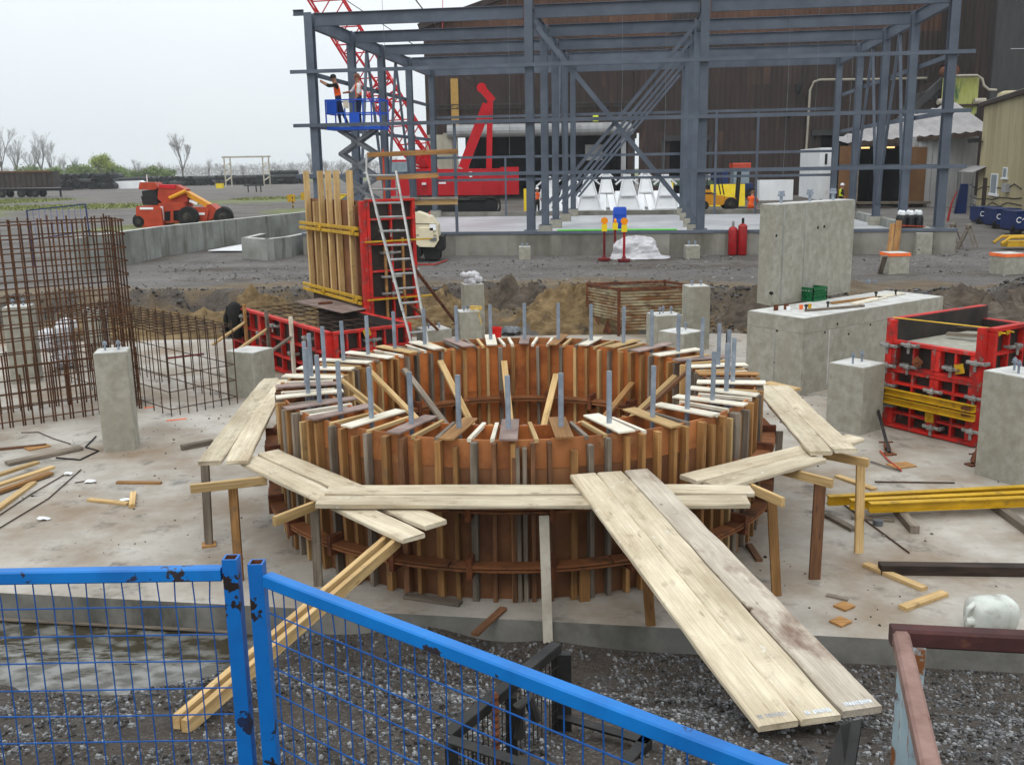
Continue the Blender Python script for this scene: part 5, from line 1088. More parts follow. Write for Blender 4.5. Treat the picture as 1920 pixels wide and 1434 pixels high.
# ------------------------------------------------------------------ people
def person(name, label, joints, mats, hat, hatcol=None, loc=(0, 0, 0), rz=0, s=1., group='workers in safety vests'):
    """joints: {name: (x, y, z)}; one continuous skinned body"""
    J = joints; order = list(J); idx = {k: i for i, k in enumerate(order)}
    E_ = [('pelvis', 'chest'), ('chest', 'neck'), ('neck', 'head'), ('head', 'crown'), ('chest', 'shl'), ('shl', 'ell'), ('ell', 'wrl'), ('wrl', 'hal'), ('chest', 'shr'), ('shr', 'elr'), ('elr', 'wrr'), ('wrr', 'har'),
          ('pelvis', 'hil'), ('hil', 'knl'), ('knl', 'anl'), ('anl', 'tol'), ('pelvis', 'hir'), ('hir', 'knr'), ('knr', 'anr'), ('anr', 'tor')]
    rad = dict(pelvis=.145, chest=.165, neck=.06, head=.095, crown=.075, shl=.075, ell=.05, wrl=.036, hal=.038, hil=.10, knl=.066, anl=.047, tol=.045)
    me = bpy.data.meshes.new(name); me.from_pydata([J[k] for k in order], [(idx[a], idx[b]) for a, b in E_], [])
    tmp = bpy.data.objects.new('tmp_body', me); sc.collection.objects.link(tmp)
    md = tmp.modifiers.new('s', 'SKIN'); sb = tmp.modifiers.new('ss', 'SUBSURF'); sb.levels = sb.render_levels = 1
    for k, i in idx.items():
        r = rad[k if k in rad else k[:-1]+'l']; me.skin_vertices[0].data[i].radius = (r, r*(.8 if k in ('chest', 'pelvis') else 1)); me.skin_vertices[0].data[i].use_root = (k == 'pelvis')
    dg = bpy.context.evaluated_depsgraph_get(); m2 = bpy.data.meshes.new_from_object(tmp.evaluated_get(dg)); bpy.data.objects.remove(tmp)
    m2.materials.clear(); sl = ['skin', mats['top'], mats['vest'], mats['legs'], 'black_rubber']
    for q in sl: m2.materials.append(MAT(q))
    reg = {'head': 0, 'crown': 0, 'neck': 0, 'hal': 0, 'har': 0, 'wrl': 0, 'wrr': 0, 'ell': 1, 'elr': 1, 'shl': 1, 'shr': 1, 'chest': 2, 'pelvis': 3, 'hil': 3, 'hir': 3, 'knl': 3, 'knr': 3, 'anl': 3, 'anr': 3, 'tol': 4, 'tor': 4}
    mids = [((V(J[a])+V(J[b]))/2, {'chest': 2}.get(a, reg[a]) if (a, b) in (('pelvis', 'chest'), ('chest', 'neck'), ('chest', 'shl'), ('chest', 'shr')) else reg[b]) for a, b in E_]
    mids[0] = (mids[0][0], 2); cand = [(V(J[k]), reg[k]) for k in order]+mids
    for p in m2.polygons: c = p.center; p.material_index = min(cand, key=lambda q: (q[0]-c).length)[1]; p.use_smooth = True
    M = Matrix.Translation(V(loc)) @ Matrix.Rotation(rz, 4, 'Z') @ Matrix.Scale(s, 4)
    root = obj(name, m2, None, None, M); tag(root, label, 'person', group)
    h = V(J['head']); c = V(J['crown']); ax_ = (c-h).normalized(); mb = MB()
    mb.lathe((0, 0, 0), [(.122, 0), (.108, .01), (.106, .05), (.088, .10), (.04, .128), (.005, .132)], 14)
    Fm, _ = frame((0, 0, 0), ax_); Mh = M @ Matrix.Translation(h+ax_*.05) @ Fm @ Matrix.Rotation(math.pi/2, 4, 'Y')
    o = obj('hard_hat', mb.mesh('hard_hat', smooth=True), hat, root, Mh)
    mb = MB(); fz = V((0, -.1, .0))   # brow, nose and chin on the face side (-y)
    mb.lathe(h+V((0, -.088, .0)), [(.001, -.03), (.016, -.02), (.012, .02), (.001, .035)], 6); obj('face', mb.mesh('face'), 'skin', root, M)
    if mats.get('stripe'):
        mb = MB(); ch_ = V(J['chest']); pe = V(J['pelvis']); dz = (ch_-pe)
        for f_ in (.35,): q = pe+dz*f_; mb.lathe(q, [(.118, -.025), (.118, .025)], 14); mb.v = [(vx, q.y+(vy-q.y)*.8, vz) for vx, vy, vz in mb.v]
        obj('vest_stripe', mb.mesh('vest_stripe'), mats['stripe'], root, M)
    return root
def stand(**k):
    J = dict(pelvis=(0, 0, .95), chest=(0, 0, 1.32), neck=(0, -.01, 1.50), head=(0, -.03, 1.62), crown=(0, -.03, 1.73), shl=(-.20, 0, 1.42), ell=(-.26, -.02, 1.14), wrl=(-.26, -.14, .92), hal=(-.26, -.18, .84), shr=(.20, 0, 1.42), elr=(.26, -.02, 1.14), wrr=(.26, -.14, .92), har=(.26, -.18, .84),
             hil=(-.10, 0, .88), knl=(-.12, -.02, .48), anl=(-.13, .02, .08), tol=(-.14, -.14, .05), hir=(.10, 0, .88), knr=(.12, -.02, .48), anr=(.13, .02, .08), tor=(.14, -.14, .05)); J.update(k); return J
# scissor lift
Lc = FL(1.2, 1.6, 0); zp = PY(690, 244, Lc.y).z; ha, hb = 1.08, .6
t = thing('scissor_lift', 'blue scissor lift raised inside the corner of the steel frame', 'scissor lift', (Lc.x, Lc.y, ZF))
def LP(a, b, z): return V((Lc.x, Lc.y, 0))+EU*a+EV*b+V((0, 0, z))
MB().prism([LP(-ha, -hb, zp), LP(ha, -hb, zp), LP(ha, hb, zp), LP(-ha, hb, zp)], (0, 0, .12)).build('platform', 'blue_clean', t)
mb = MB()
for b in (-hb, hb):
    for z in (.62, 1.12): mb.bar(LP(-ha, b, zp+z), LP(ha, b, zp+z), .05, .05)
    for a in (-ha, -.32, .4, ha): mb.bar(LP(a, b, zp+.12), LP(a, b, zp+1.14), .05, .05)
for a in (-ha, ha):
    for z in (.62, 1.12): mb.bar(LP(a, -hb, zp+z), LP(a, hb, zp+z), .05, .05)
mb.build('guard_rail', 'blue_clean', t)
MB().box(LP(-.82, -hb-.05, zp+.85), (.38, .12, .5), -FA).build('control_box', 'blue_clean', t)
MB().box(LP(-.25, -hb-.03, zp+.95), (.2, .06, .3), -FA).build('tool_bag', 'board_white', t)
MB().bar(LP(.05, -hb-.01, zp+.13), LP(.05, -hb-.01, zp+.60), .4, .04, up=EV).build('toe_panel', 'blue_clean', t)
nlev = 4; zb = ZF+.75; hz = (zp-zb)/nlev
for k in range(nlev):
    for b in (-.34, .34):
        for s_ in (-1, 1): MB().bar(LP(-s_*.7, b+.02*s_, zb+hz*k), LP(s_*.7, b+.02*s_, zb+hz*(k+1)), .06, .13).build('scissor_arm', 'grey_steel', t)
    MB().tube([LP(-.7, -.36, zb+hz*k), LP(-.7, .36, zb+hz*k)], .05, 8).build('pivot', 'grey_steel', t); MB().tube([LP(.7, -.36, zb+hz*k), LP(.7, .36, zb+hz*k)], .05, 8).build('pivot', 'grey_steel', t)
MB().tube([LP(-.5, 0, zb+.1), LP(.3, 0, zb+hz*1.6)], .08, 10).build('hydraulic_ram', 'grey_steel', t)
MB().prism([LP(-1.2, -.6, ZF+.35), LP(1.2, -.6, ZF+.35), LP(1.2, .6, ZF+.35), LP(-1.2, .6, ZF+.35)], (0, 0, .4)).build('chassis', 'blue_clean', t)
for a in (-.9, .9):
    for b in (-.62, .62): p = LP(a, b, ZF+.3); MB().tube([p-EV*.1, p+EV*.1], .3, 16).build('wheel', 'black_rubber', t)
W1 = stand(shl=(-.19, -.05, 1.42), ell=(-.22, -.33, 1.44), wrl=(-.14, -.55, 1.56), hal=(-.12, -.62, 1.60), shr=(.19, -.05, 1.42), elr=(.24, -.3, 1.36), wrr=(.14, -.52, 1.5), har=(.12, -.6, 1.55), chest=(0, -.05, 1.32), neck=(0, -.10, 1.5), head=(0, -.14, 1.61), crown=(0, -.15, 1.73), hil=(-.1, 0, .9), knr=(.12, .12, .5), anr=(.13, .3, .08), tor=(.14, .14, .05))
p1 = LP(-.70, -.1, zp+.12)
person('person', 'worker in orange vest and dark sleeves reaching out from the raised lift to the column', W1, dict(top='cloth_dark', vest='vest', legs='jeans', stripe='vest_yellow'), 'cloth_dark', loc=p1, rz=-math.pi/2+.1, s=1.12)
W2 = stand(shl=(-.19, -.04, 1.42), ell=(-.24, -.22, 1.2), wrl=(-.2, -.45, 1.16), hal=(-.2, -.53, 1.15))
person('person', 'worker in orange vest over a white shirt standing in the middle of the raised lift', W2, dict(top='shirt_white', vest='vest', legs='jeans', stripe='vest_yellow'), 'hat_brown', loc=LP(.12, -.12, zp+.12), rz=-math.pi/2+.25, s=1.12)
KN = dict(pelvis=(0, .05, .42), chest=(0, -.08, .78), neck=(0, -.14, .95), head=(0, -.2, 1.06), crown=(0, -.23, 1.17), shl=(-.2, -.1, .88), ell=(-.26, -.3, .68), wrl=(-.16, -.48, .55), hal=(-.12, -.55, .52), shr=(.2, -.1, .88), elr=(.26, -.3, .68), wrr=(.16, -.48, .55), har=(.12, -.55, .52),
          hil=(-.11, .0, .38), knl=(-.16, -.36, .30), anl=(-.14, -.2, .06), tol=(-.14, -.34, .04), hir=(.11, .02, .38), knr=(.15, -.3, .12), anr=(.13, .12, .08), tor=(.13, .26, .05))
Yk = 60.5; pk = PY(1408, 389, Yk); pk.z = hgt(pk.x, Yk)
person('person', 'worker in orange suit crouching with back turned beside the forklift', KN, dict(top='vest', vest='vest', legs='vest', stripe='vest_yellow'), 'hat_brown', loc=pk, rz=math.pi-.6, s=1.12)
pk = PY(1007, 392, 61.5); pk.z = hgt(pk.x, pk.y)
person('person', 'worker in orange vest and white helmet standing between crane and white steel towers', stand(), dict(top='shirt_white', vest='vest', legs='cloth_dark'), 'white_paint', loc=pk, rz=.6, s=1.0)
pk = PY(1576, 392, 58); pk.z = hgt(pk.x, pk.y)
person('person', 'worker in yellow vest and white helmet half hidden behind the pedestal', stand(), dict(top='cloth_dark', vest='vest_yellow', legs='cloth_dark'), 'white_paint', loc=pk, rz=1.6, s=1.0)
# ------------------------------------------------------------------ crawler crane
Yc = 64.; gz = hgt(0, Yc)
def CP_(px, py, dY=0.): return PY(px, py, Yc+dY)
def rect(name, x0, x1, y0, y1, d0, d1, mat, root, ch=0):
    a, b = CP_(x0, y1), CP_(x1, y0); return MB().prism([V((a.x, Yc+d0, a.z)), V((b.x, Yc+d0, a.z)), V((b.x, Yc+d1, a.z)), V((a.x, Yc+d1, a.z))], (0, 0, b.z-a.z)).build(name, mat, root)
c0 = CP_(850, 402); t = thing('crawler_crane', 'red crawler crane with lattice boom behind the steel frame', 'crane', (c0.x, Yc, gz))
rect('house', 752, 818, 316, 366, -1.6, 1.4, 'crane_red', t); rect('engine_cover', 819, 902, 316, 366, -1.62, 1.4, 'crane_red', t); rect('engine_cover', 902.6, 938, 316, 365, -1.6, 1.38, 'crane_red', t); rect('counterweight', 939, 972, 313, 364, -1.7, 1.5, 'crane_red', t)
rect('cab', 737, 779, 300, 366, -2.6, -1.3, 'crane_red', t); rect('cab_window', 741, 774, 304, 330, -2.63, -2.58, 'glass', t)
rect('nameplate', 826, 839, 341, 344.5, -1.65, -1.61, 'white_mark', t); rect('vent', 882, 887, 322, 332, -1.65, -1.61, 'white_mark', t); rect('logo_mark', 796, 803, 342, 346, -2.0, -1.61, 'white_mark', t)
rect('turntable', 780, 900, 366, 372, -1.2, 1.2, 'black_metal', t)
for dY in (-1.9, 1.5):
    a, b = CP_(762, 389, dY), CP_(938, 389, dY); h = .62; pts = []; n = 14
    for k in range(n+1): q = math.pi/2+math.pi*k/n; pts.append(V((a.x+h+h*math.cos(q), Yc+dY, gz+h+h*math.sin(q))))
    for k in range(n+1): q = -math.pi/2+math.pi*k/n; pts.append(V((b.x-h+h*math.cos(q), Yc+dY, gz+h+h*math.sin(q))))
    mb = MB(); m = len(pts)
    for i in range(m): mb.bar(pts[i], pts[(i+1) % m], .8, .10, up=(0, 1, 0) if 0 else (pts[i]-V(((a.x+b.x)/2, Yc+dY, gz+h))).normalized())
    mb.build('track', 'track', t)
    MB().prism([V((a.x+h, Yc+dY-.3, gz+.2)), V((b.x-h, Yc+dY-.3, gz+.2)), V((b.x-h, Yc+dY-.3, gz+.95)), V((a.x+h, Yc+dY-.3, gz+.95))], (0, .6, 0)).build('track_frame', 'black_metal', t)
    for f_ in (0, 1): c = V((a.x+h+(b.x-a.x-2*h)*f_, Yc+dY, gz+h)); MB().tube([c-V((0, .35, 0)), c+V((0, .35, 0))], .48, 14).build('sprocket', 'black_metal', t)
    for k in range(7): c = V((a.x+h+(b.x-a.x-2*h)*(k+.5)/7, Yc+dY-.36, gz+.26)); MB().tube([c, c+V((0, .1, 0))], .16, 10).build('roller', 'track', t)
pole = lambda name, p, q, w_, d_, m='crane_red': MB().bar(p, q, w_, d_).build(name, m, t)
for dY in (-.8, .8):
    pole('gantry_leg', CP_(868, 316, dY), CP_(914, 196, dY), .5, .6); pole('gantry_leg', CP_(917, 316, dY), CP_(919, 188, dY), .35, .45)
    pole('gantry_tip', CP_(924, 190, dY), CP_(900, 162, dY), .25, .45)
pole('gantry_cross', CP_(919, 192, -.9), CP_(919, 192, .9), .3, .3); MB().tube([CP_(903, 165, -.9), CP_(903, 165, .9)], .3, 12).build('sheave', 'crane_red', t)
# lattice boom
bf = CP_(806, 318); bt = PY(575, -60, Yc-4); ax_ = (bt-bf); Lb = ax_.length; ax_.normalize(); sd = V((0, 1, 0)); sd = (sd-ax_*sd.dot(ax_)).normalized(); nr_ = ax_.cross(sd); hw = .85
n = 16; mb = MB(); ch_ = []
for i in range(n+1):
    s_ = i/n; k = min(1, s_/.10+.12)*hw; c = bf+ax_*Lb*s_; ch_.append([c+sd*a*k+nr_*b*k for a, b in ((-1, -1), (1, -1), (1, 1), (-1, 1))])
chord = [MB() for _ in range(4)]
for q in range(4):
    for i in range(n): chord[q].tube([ch_[i][q], ch_[i+1][q]], .065, 5, cap=False)
    chord[q].build('boom_chord', 'crane_red', t)
for q in range(4):
    mb = MB()
    for i in range(n): a, b = (q, (q+1) % 4) if i % 2 else ((q+1) % 4, q); mb.tube([ch_[i][a], ch_[i+1][b]], .04, 4, cap=False)
    mb.build('boom_lacing', 'crane_red', t)
pole('boom_foot', bf-ax_*.8, bf+ax_*1.2, 1.3, .5)
pole('boom_splice', bf+ax_*Lb*.42, bf+ax_*Lb*.45, 1.9, 1.9) if 0 else None
for s_ in (.43, .46):
    mb = MB(); c = ch_[int(s_*n)]
    for q in range(4): mb.bar(c[q], c[(q+1) % 4], .12, .12)
    mb.build('boom_splice', 'crane_red', t)
for dY in (-.7, .7): MB().tube([CP_(903, 163, dY), bt+V((2.5, dY, 3))], .03, 5).build('pendant', 'black_metal', t); MB().tube([CP_(905, 170, dY), bf+ax_*Lb*.8+V((.8, 0, .6))], .025, 5).build('pendant', 'black_metal', t)
pole('back_stop', bf+ax_*6+nr_*.2, CP_(800, 316, 0)+V((.6, 0, .3)), .12, .12); pole('back_stop', bf+ax_*8.5+nr_*.2+V((0, .6, 0)), CP_(815, 316, .6), .12, .12)
MB().prism([CP_(826, 56, 3), CP_(840, 66, 3), CP_(838, 70, 3), CP_(824, 60, 3)], (0, .5, 0)).tube([CP_(830, 66, 3), CP_(830, -60, 3)], .02, 4).build('hook_block', 'crane_red', t)
# ------------------------------------------------------------------ white steel towers behind the platform
def white_tower(px, Y, h, lab, sc_=1.):
    p = PY(px, 395, Y); z0 = hgt(p.x, Y); w0, w1, d = .82*sc_, .17*sc_, .5
    t = thing('white_steel_tower', lab, 'steel tower', (p.x, Y, z0), 'white tapered steel towers behind the platform')
    f = [V((p.x-w0, Y, z0)), V((p.x+w0, Y, z0)), V((p.x+w1, Y+.9, z0+h)), V((p.x-w1, Y+.9, z0+h))]
    MB().prism(f, (0, .12, 0)).build('front_plate', 'white_paint', t)
    for s_ in (-1, 1):
        MB().bar(V((p.x+s_*w0, Y-.05, z0)), V((p.x+s_*w1, Y+.85, z0+h)), .06, .14).build('edge_flange', 'white_paint', t)
        MB().bar(V((p.x+s_*w1*.6, Y+.8, z0+h)), V((p.x+s_*(w1+.55), Y+.75, z0+h*.78)), .12, .10).build('lifting_arm', 'white_paint', t)
        MB().bar(V((p.x+s_*w0*1.05, Y+.1, z0)), V((p.x+s_*w0*1.2, Y+1.5, z0+h*.5)), .4, .06).build('side_plate', 'white_paint', t)
    for f_, e_ in ((.12, 1.08), (.48, .72)): z = z0+h*f_; ww = w0+(w1-w0)*f_; MB().bar(V((p.x-ww*e_*1.15, Y+.9*f_-.1, z)), V((p.x+ww*e_*1.15, Y+.9*f_-.1, z)), .14, .07).build('cross_bar', 'white_paint', t)
    MB().box((p.x, Y+.88, z0+h+.05), (w1*2.6, .3, .12), 0).build('top_plate', 'white_paint', t)
for k, (px, Y, h) in enumerate(((1028, 62.5, 2.3), (1105, 62.5, 2.4), (1178, 62.5, 2.35), (1250, 62.5, 2.3))): white_tower(px, Y, h, '%s white tapered steel tower of the near row, counted from the crane' % ORD[k])
for k, (px, Y, h) in enumerate(((1060, 66, 2.5), (1132, 66, 2.6), (1206, 66, 2.55))): white_tower(px+6, Y, h, '%s white tapered steel tower of the far row, counted from the crane' % ORD[k], .9)
# ------------------------------------------------------------------ forklift and yard things
def PYg(px, Y, dz=0): p = PY(px, 390, Y); p.z = hgt(p.x, Y)+dz; return p
c = PYg(1338, 66); t = thing('forklift', 'yellow forklift with black mast standing behind the platform', 'forklift', c); gx = lambda x, y, z: c+V((x, y, z))
MB().prism([gx(-1.15, -.6, .35), gx(.5, -.6, .35), gx(.55, -.6, .95), gx(-.2, -.6, 1.0), gx(-.35, -.6, 1.35), gx(-1.1, -.6, 1.3), gx(-1.25, -.6, .9)], (0, 1.2, 0)).build('body', 'cat_yellow', t)
for x, r in ((-.8, .33), (1.0, .42)):
    for y in (-.62, .62): MB().lathe(gx(x, y-.14, r), [(.05, 0), (r, .02), (r, .26), (.05, .28)], 16, ax='Y').build('wheel', 'black_rubber', t)
MB().prism([gx(.5, -.55, .4), gx(1.35, -.55, .4), gx(1.35, -.55, .8), gx(.6, -.55, .9)], (0, 1.1, 0)).build('front_housing', 'cat_yellow', t)
for x0, x1 in ((-.55, -.6), (.55, .25)):
    for y in (-.55, .5): MB().bar(gx(x0, y, 1.0), gx(x1, y, 2.35), .07, .07).build('cage_post', 'black_metal', t)
MB().prism([gx(-.75, -.6, 2.35), gx(.35, -.6, 2.35), gx(.35, .6, 2.35), gx(-.75, .6, 2.35)], (0, 0, .08)).build('roof_guard', 'black_metal', t)
for y in (-.3, .3): MB().bar(gx(1.5, y, .1), gx(1.62, y, 2.5), .12, .16).build('mast_rail', 'black_metal', t); MB().bar(gx(1.6, y, .12), gx(2.7, y, .1), .1, .05).build('fork', 'black_metal', t)
MB().prism([gx(-.35, -.3, 1.0), gx(.1, -.3, 1.0), gx(.1, -.3, 1.1), gx(-.25, -.3, 1.15), gx(-.38, -.3, 1.6), gx(-.48, -.3, 1.6)], (0, .6, 0)).build('seat', 'black_rubber', t)
MB().box(gx(-.5, -.61, 1.12), (.5, .02, .1)).build('nameplate', 'black_metal', t)
for k, (x0, x1, y0, y1, Y, m, lb) in enumerate(((1240, 1262, 342, 364, 72, 'yellow_bright', 'small yellow barrier block behind the white towers'), (1332, 1396, 345, 361, 72, 'yellow_bright', 'long yellow barrier block behind the forklift'), (982, 991, 354, 362, 70, 'yellow_bright', 'yellow marker block beside the crane counterweight'))):
    a, b = PY(x0, y1, Y), PY(x1, y0, Y); z0 = hgt(a.x, Y)
    mb = MB(); h = max(.5, b.z-z0); mb.prism([V((a.x, Y-.35, z0)), V((a.x, Y+.35, z0)), V((a.x, Y+.12, z0+h)), V((a.x, Y-.12, z0+h))], (b.x-a.x, 0, 0)); tag(mb.build('barrier_block', m), lb, 'barrier')
# green and blue truck trailer seen under the frame
c = PYg(1270, 80); t = thing('flat_truck', 'dull green flat truck standing in front of the dark mill door', 'truck', c); gx = lambda x, y, z: c+V((x, y, z))
MB().box(gx(0, 0, 1.55), (5.4, 2, .35)).build('deck', 'dirty_green', t); MB().prism([gx(-2.6, -1, 1.75), gx(2.4, -1, 2.3), gx(2.4, -1, 1.75)], (0, 2, 0)).build('cargo_sheet', 'corr_grey', t); MB().box(gx(3.2, 0, 1.7), (1.2, 2, 1.8)).build('cab', 'blue_dark', t)
for x in (-1.8, 1.2, 3.2): MB().lathe(gx(x, -1.1, .5), [(.05, 0), (.5, .02), (.5, .28), (.05, .3)], 14, ax='Y').build('wheel', 'black_rubber', t)
c = PYg(1385, 84); t = thing('loader_cab', 'orange-roofed machine cab beyond the yellow barrier', 'machine', c)
MB().box(c+V((0, 0, 2.75)), (1.5, 1.4, .6), ch=.08).build('roof', 'orange', t); MB().box(c+V((0, 0, 1.9)), (1.3, 1.3, 1.0)).build('glass_box', 'glass', t); MB().box(c+V((0, 0, .9)), (1.9, 1.5, 1.0), ch=.06).build('base', 'blue_dark', t)
for x in (-.8, .8): MB().lathe(c+V((x, -.9, .5)), [(.05, 0), (.5, .02), (.5, .28), (.05, .3)], 14, ax='Y').build('wheel', 'black_rubber', t)
a, b = PY(1424, 352, 82), PY(1488, 337, 82); tag(MB().prism([V((a.x, 82, 1.0)), V((b.x, 82, 1.0)), V((b.x, 82.8, 1.0)), V((a.x, 82.8, 1.0))], (0, 0, b.z-1.0)).build('wrapped_bundle', 'white_paint'), 'long white crate against the mill wall beyond the crouching worker', 'crate')
# blue tarp heap behind pedestal
c = PY(1490, 385, 50); c.z = ZF+.02; mb = MB()
for k in range(22):
    p = c+V((R.uniform(-1.0, 1.0), R.uniform(-.4, .4), 0)); h = .1+.75*max(0, 1-abs(p.x-c.x-.4)/1.2); q = R.uniform(0, 3); r = .32
    mb.add([p+V((r*math.cos(q+i*2.09), r*math.sin(q+i*2.09), R.uniform(0, .12))) for i in range(3)]+[p+V((0, 0, h*R.uniform(.7, 1.1)))], [(0, 1, 3), (1, 2, 3), (2, 0, 3), (2, 1, 0)])
tag(mb.build('tarpaulin', 'tarp_blue'), 'crumpled blue tarpaulin heaped behind the pedestal', 'tarpaulin')
# ------------------------------------------------------------------ things at the platform wall
b = PY(1162, 419, 46.); b.z = ZF; t = thing('blue_barrel', 'blue plastic barrel standing on the platform edge', 'barrel', b)
MB().lathe(b, [(.27, 0), (.31, .04), (.315, .28), (.335, .31), (.335, .35), (.315, .38), (.315, .6), (.335, .63), (.335, .67), (.315, .7), (.31, .9), (.28, .95)], 18).build('barrel_body', 'blue_clean', t, smooth=True); MB().lathe(b+V((0, 0, .95)), [(.27, 0), (.27, .02), (.05, .02)], 18).build('lid', 'blue_clean', t)
for k, (px, py, big) in enumerate(((1133, 488, 1), (1153, 484, 0), (1170, 490, 1))):
    b = PZ(px, py, .78); t = thing('barricade_light', ('barricade light post nearer the wall, with a small lamp between two larger ones' if k == 1 else 'barricade light post with a round orange lamp, on the side of the crane' if k == 0 else 'barricade light post with a round orange lamp, in front of the wrapped bundle'), 'barricade light', b, 'barricade light posts')
    MB().lathe(b, [(.22, 0), (.22, .08), (.08, .1), (.06, .16)], 12).build('base', 'dark_red', t); MB().lathe(b, [(.045, .1), (.045, 1.0)], 8).build('post', 'cyl_red' if k == 2 else 'dark_red', t)
    MB().box(b+V((0, 0, 1.12)), (.18, .12, .24)).build('battery_case', 'yellow_bright', t)
    if big: MB().lathe(b+V((0, -.05, 1.36)), [(.02, 0), (.12, .0), (.12, .1), (.02, .11)], 16, ax='Y').build('lens', 'orange_lens', t)
    else: MB().lathe(b+V((0, 0, 1.24)), [(.05, 0), (.05, .1), (.02, .16)], 10).build('lens', 'orange_lens', t)
c = PZ(1190, 487, .78)+V((.1, .6, 0)); mb = MB(); nu, nv = 48, 20; vs = []
for j in range(nv):
    for i in range(nu):
        a = 2*math.pi*i/nu; f = j/(nv-1); r = (1-f**3.2)**.4 if f < 1 else 0; s_ = (abs(math.cos(a))**4+abs(math.sin(a))**4)**-.25
        q = MN.noise((math.cos(a)*2+3, math.sin(a)*2, f*3))+.6*MN.noise((math.cos(a)*6+3, math.sin(a)*6, f*8)); k = 1+.12*q+(.25*max(0, .25-f)*4 if 1 else 0)
        vs.append(c+V((.78*s_*r*math.cos(a)*k+(.25 if f < .1 and math.cos(a) > .6 else 0), .42*s_*r*math.sin(a)*k, .78*f*(1+.10*q))))
mb.add(vs, [(j*nu+i, j*nu+(i+1) % nu, (j+1)*nu+(i+1) % nu, (j+1)*nu+i) for j in range(nv-1) for i in range(nu)])
tag(mb.build('wrapped_bundle', 'white_wrap', smooth=False), 'pallet load shrouded in white plastic sheet against the platform wall', 'bundle')
for k, (px, py, h) in enumerate(((1373, 478, 1.02), (1391, 478, 1.12))):
    b = PZ(px, py, .78); t = thing('gas_cylinder', ('shorter red gas cylinder beside the platform wall' if k == 0 else 'taller red gas cylinder with a black cap beside the platform wall'), 'gas cylinder', b, 'red gas cylinders')
    MB().lathe(b, [(.15, 0), (.165, .03), (.165, h-.15), (.14, h-.06), (.06, h)], 16).build('cylinder_body', 'cyl_red', t, smooth=True); MB().lathe(b+V((0, 0, h)), [(.045, 0), (.05, .16), (.03, .2)], 10).build('valve_cap', 'black_metal' if k else 'alu', t)
    if k: MB().tube([b+V((.17*math.cos(i*.5), .17*math.sin(i*.5), h-.1)) for i in range(14)], .014, 5).build('hose_wrap', 'orange', t)
# towable compressor
c = PZ(792, 490, .78)+V((0, .5, 0)); t = thing('air_compressor', 'cream towable air compressor parked against the platform wall', 'compressor', c); gx = lambda x, y, z: c+V((x, y, z))
MB().prism([gx(-.75, -.6, .55), gx(.45, -.6, .5), gx(.62, -.6, .75), gx(.58, -.6, 1.25), gx(.35, -.6, 1.55), gx(-.1, -.6, 1.72), gx(-.75, -.6, 1.72)], (0, 1.3, 0)).build('canopy', 'cream', t)
MB().box(gx(.18, -.63, 1.0), (.5, .05, .4), ch=.02).build('side_door', 'cream', t); MB().box(gx(.42, -.63, 1.2), (.22, .05, .22)).build('panel_label', 'white_mark', t); MB().box(gx(-.35, -.63, 1.3), (.3, .05, .1)).build('handle', 'dark', t)
MB().box(gx(.66, .05, .62), (.25, 1.2, .5), ch=.03).build('rear_guard', 'black_rubber', t)
for y in (-.7, .72): MB().lathe(gx(-.35, y-.1, .33), [(.06, 0), (.33, .02), (.33, .2), (.06, .22)], 18, ax='Y').build('wheel', 'black_rubber', t)
MB().prism([gx(.1, -.5, .06), gx(.62, -.5, .06), gx(.66, -.5, .5), gx(0, -.5, .52)], (0, 1.1, 0)).build('jack_stand', 'black_rubber', t)
for z in (.95, 1.35): MB().bar(gx(-.7, -.612, z), gx(.55, -.612, z-.04), .012, .02).build('panel_seam', 'black_metal', t)
MB().box(gx(.42, -.62, .78), (.24, .03, .12)).build('tail_lamp', 'grey_steel', t)
MB().tube([gx(-.2, 0, 1.72), gx(-.2, 0, 1.85)], .05, 8).build('exhaust', 'black_metal', t)
MB().bar(gx(-.75, 0, .5), gx(-1.6, 0, .45), .08, .08).build('tow_bar', 'black_metal', t)
tag(MB().tube([PY(806, 398, 36.2), PY(796, 425, 35.4), PY(777, 452, 35), PY(760, 455, 35)], .035, 6).tube([PZ(768, 478, .8), PZ(785, 496, .8), PZ(815, 496, .8), PZ(838, 488, .8)], .03, 6).build('air_hose', 'hose'), 'red air hose hanging and looping round the cream compressor', 'hose')
tag(MB().tube([FL(9.0, .3, ZS+.03), FL(10.5, .2, ZS+.03), FL(13, .5, ZS+.03), FL(14, .3, ZS+.03), FL(12, .1, ZS+.03)], .03, 5).build('garden_hose', 'S' if 0 else 'green_hose') if 0 else MB().tube([FL(9.2, -.2, ZS+.02), FL(10.5, -.25, ZS+.02), FL(12.6, -.2, ZS+.02), FL(13.6, -.25, ZS+.02), FL(12, -.3, ZS+.02)], .03, 5).build('garden_hose', 'lime'), 'green hose lying along the platform edge', 'hose')
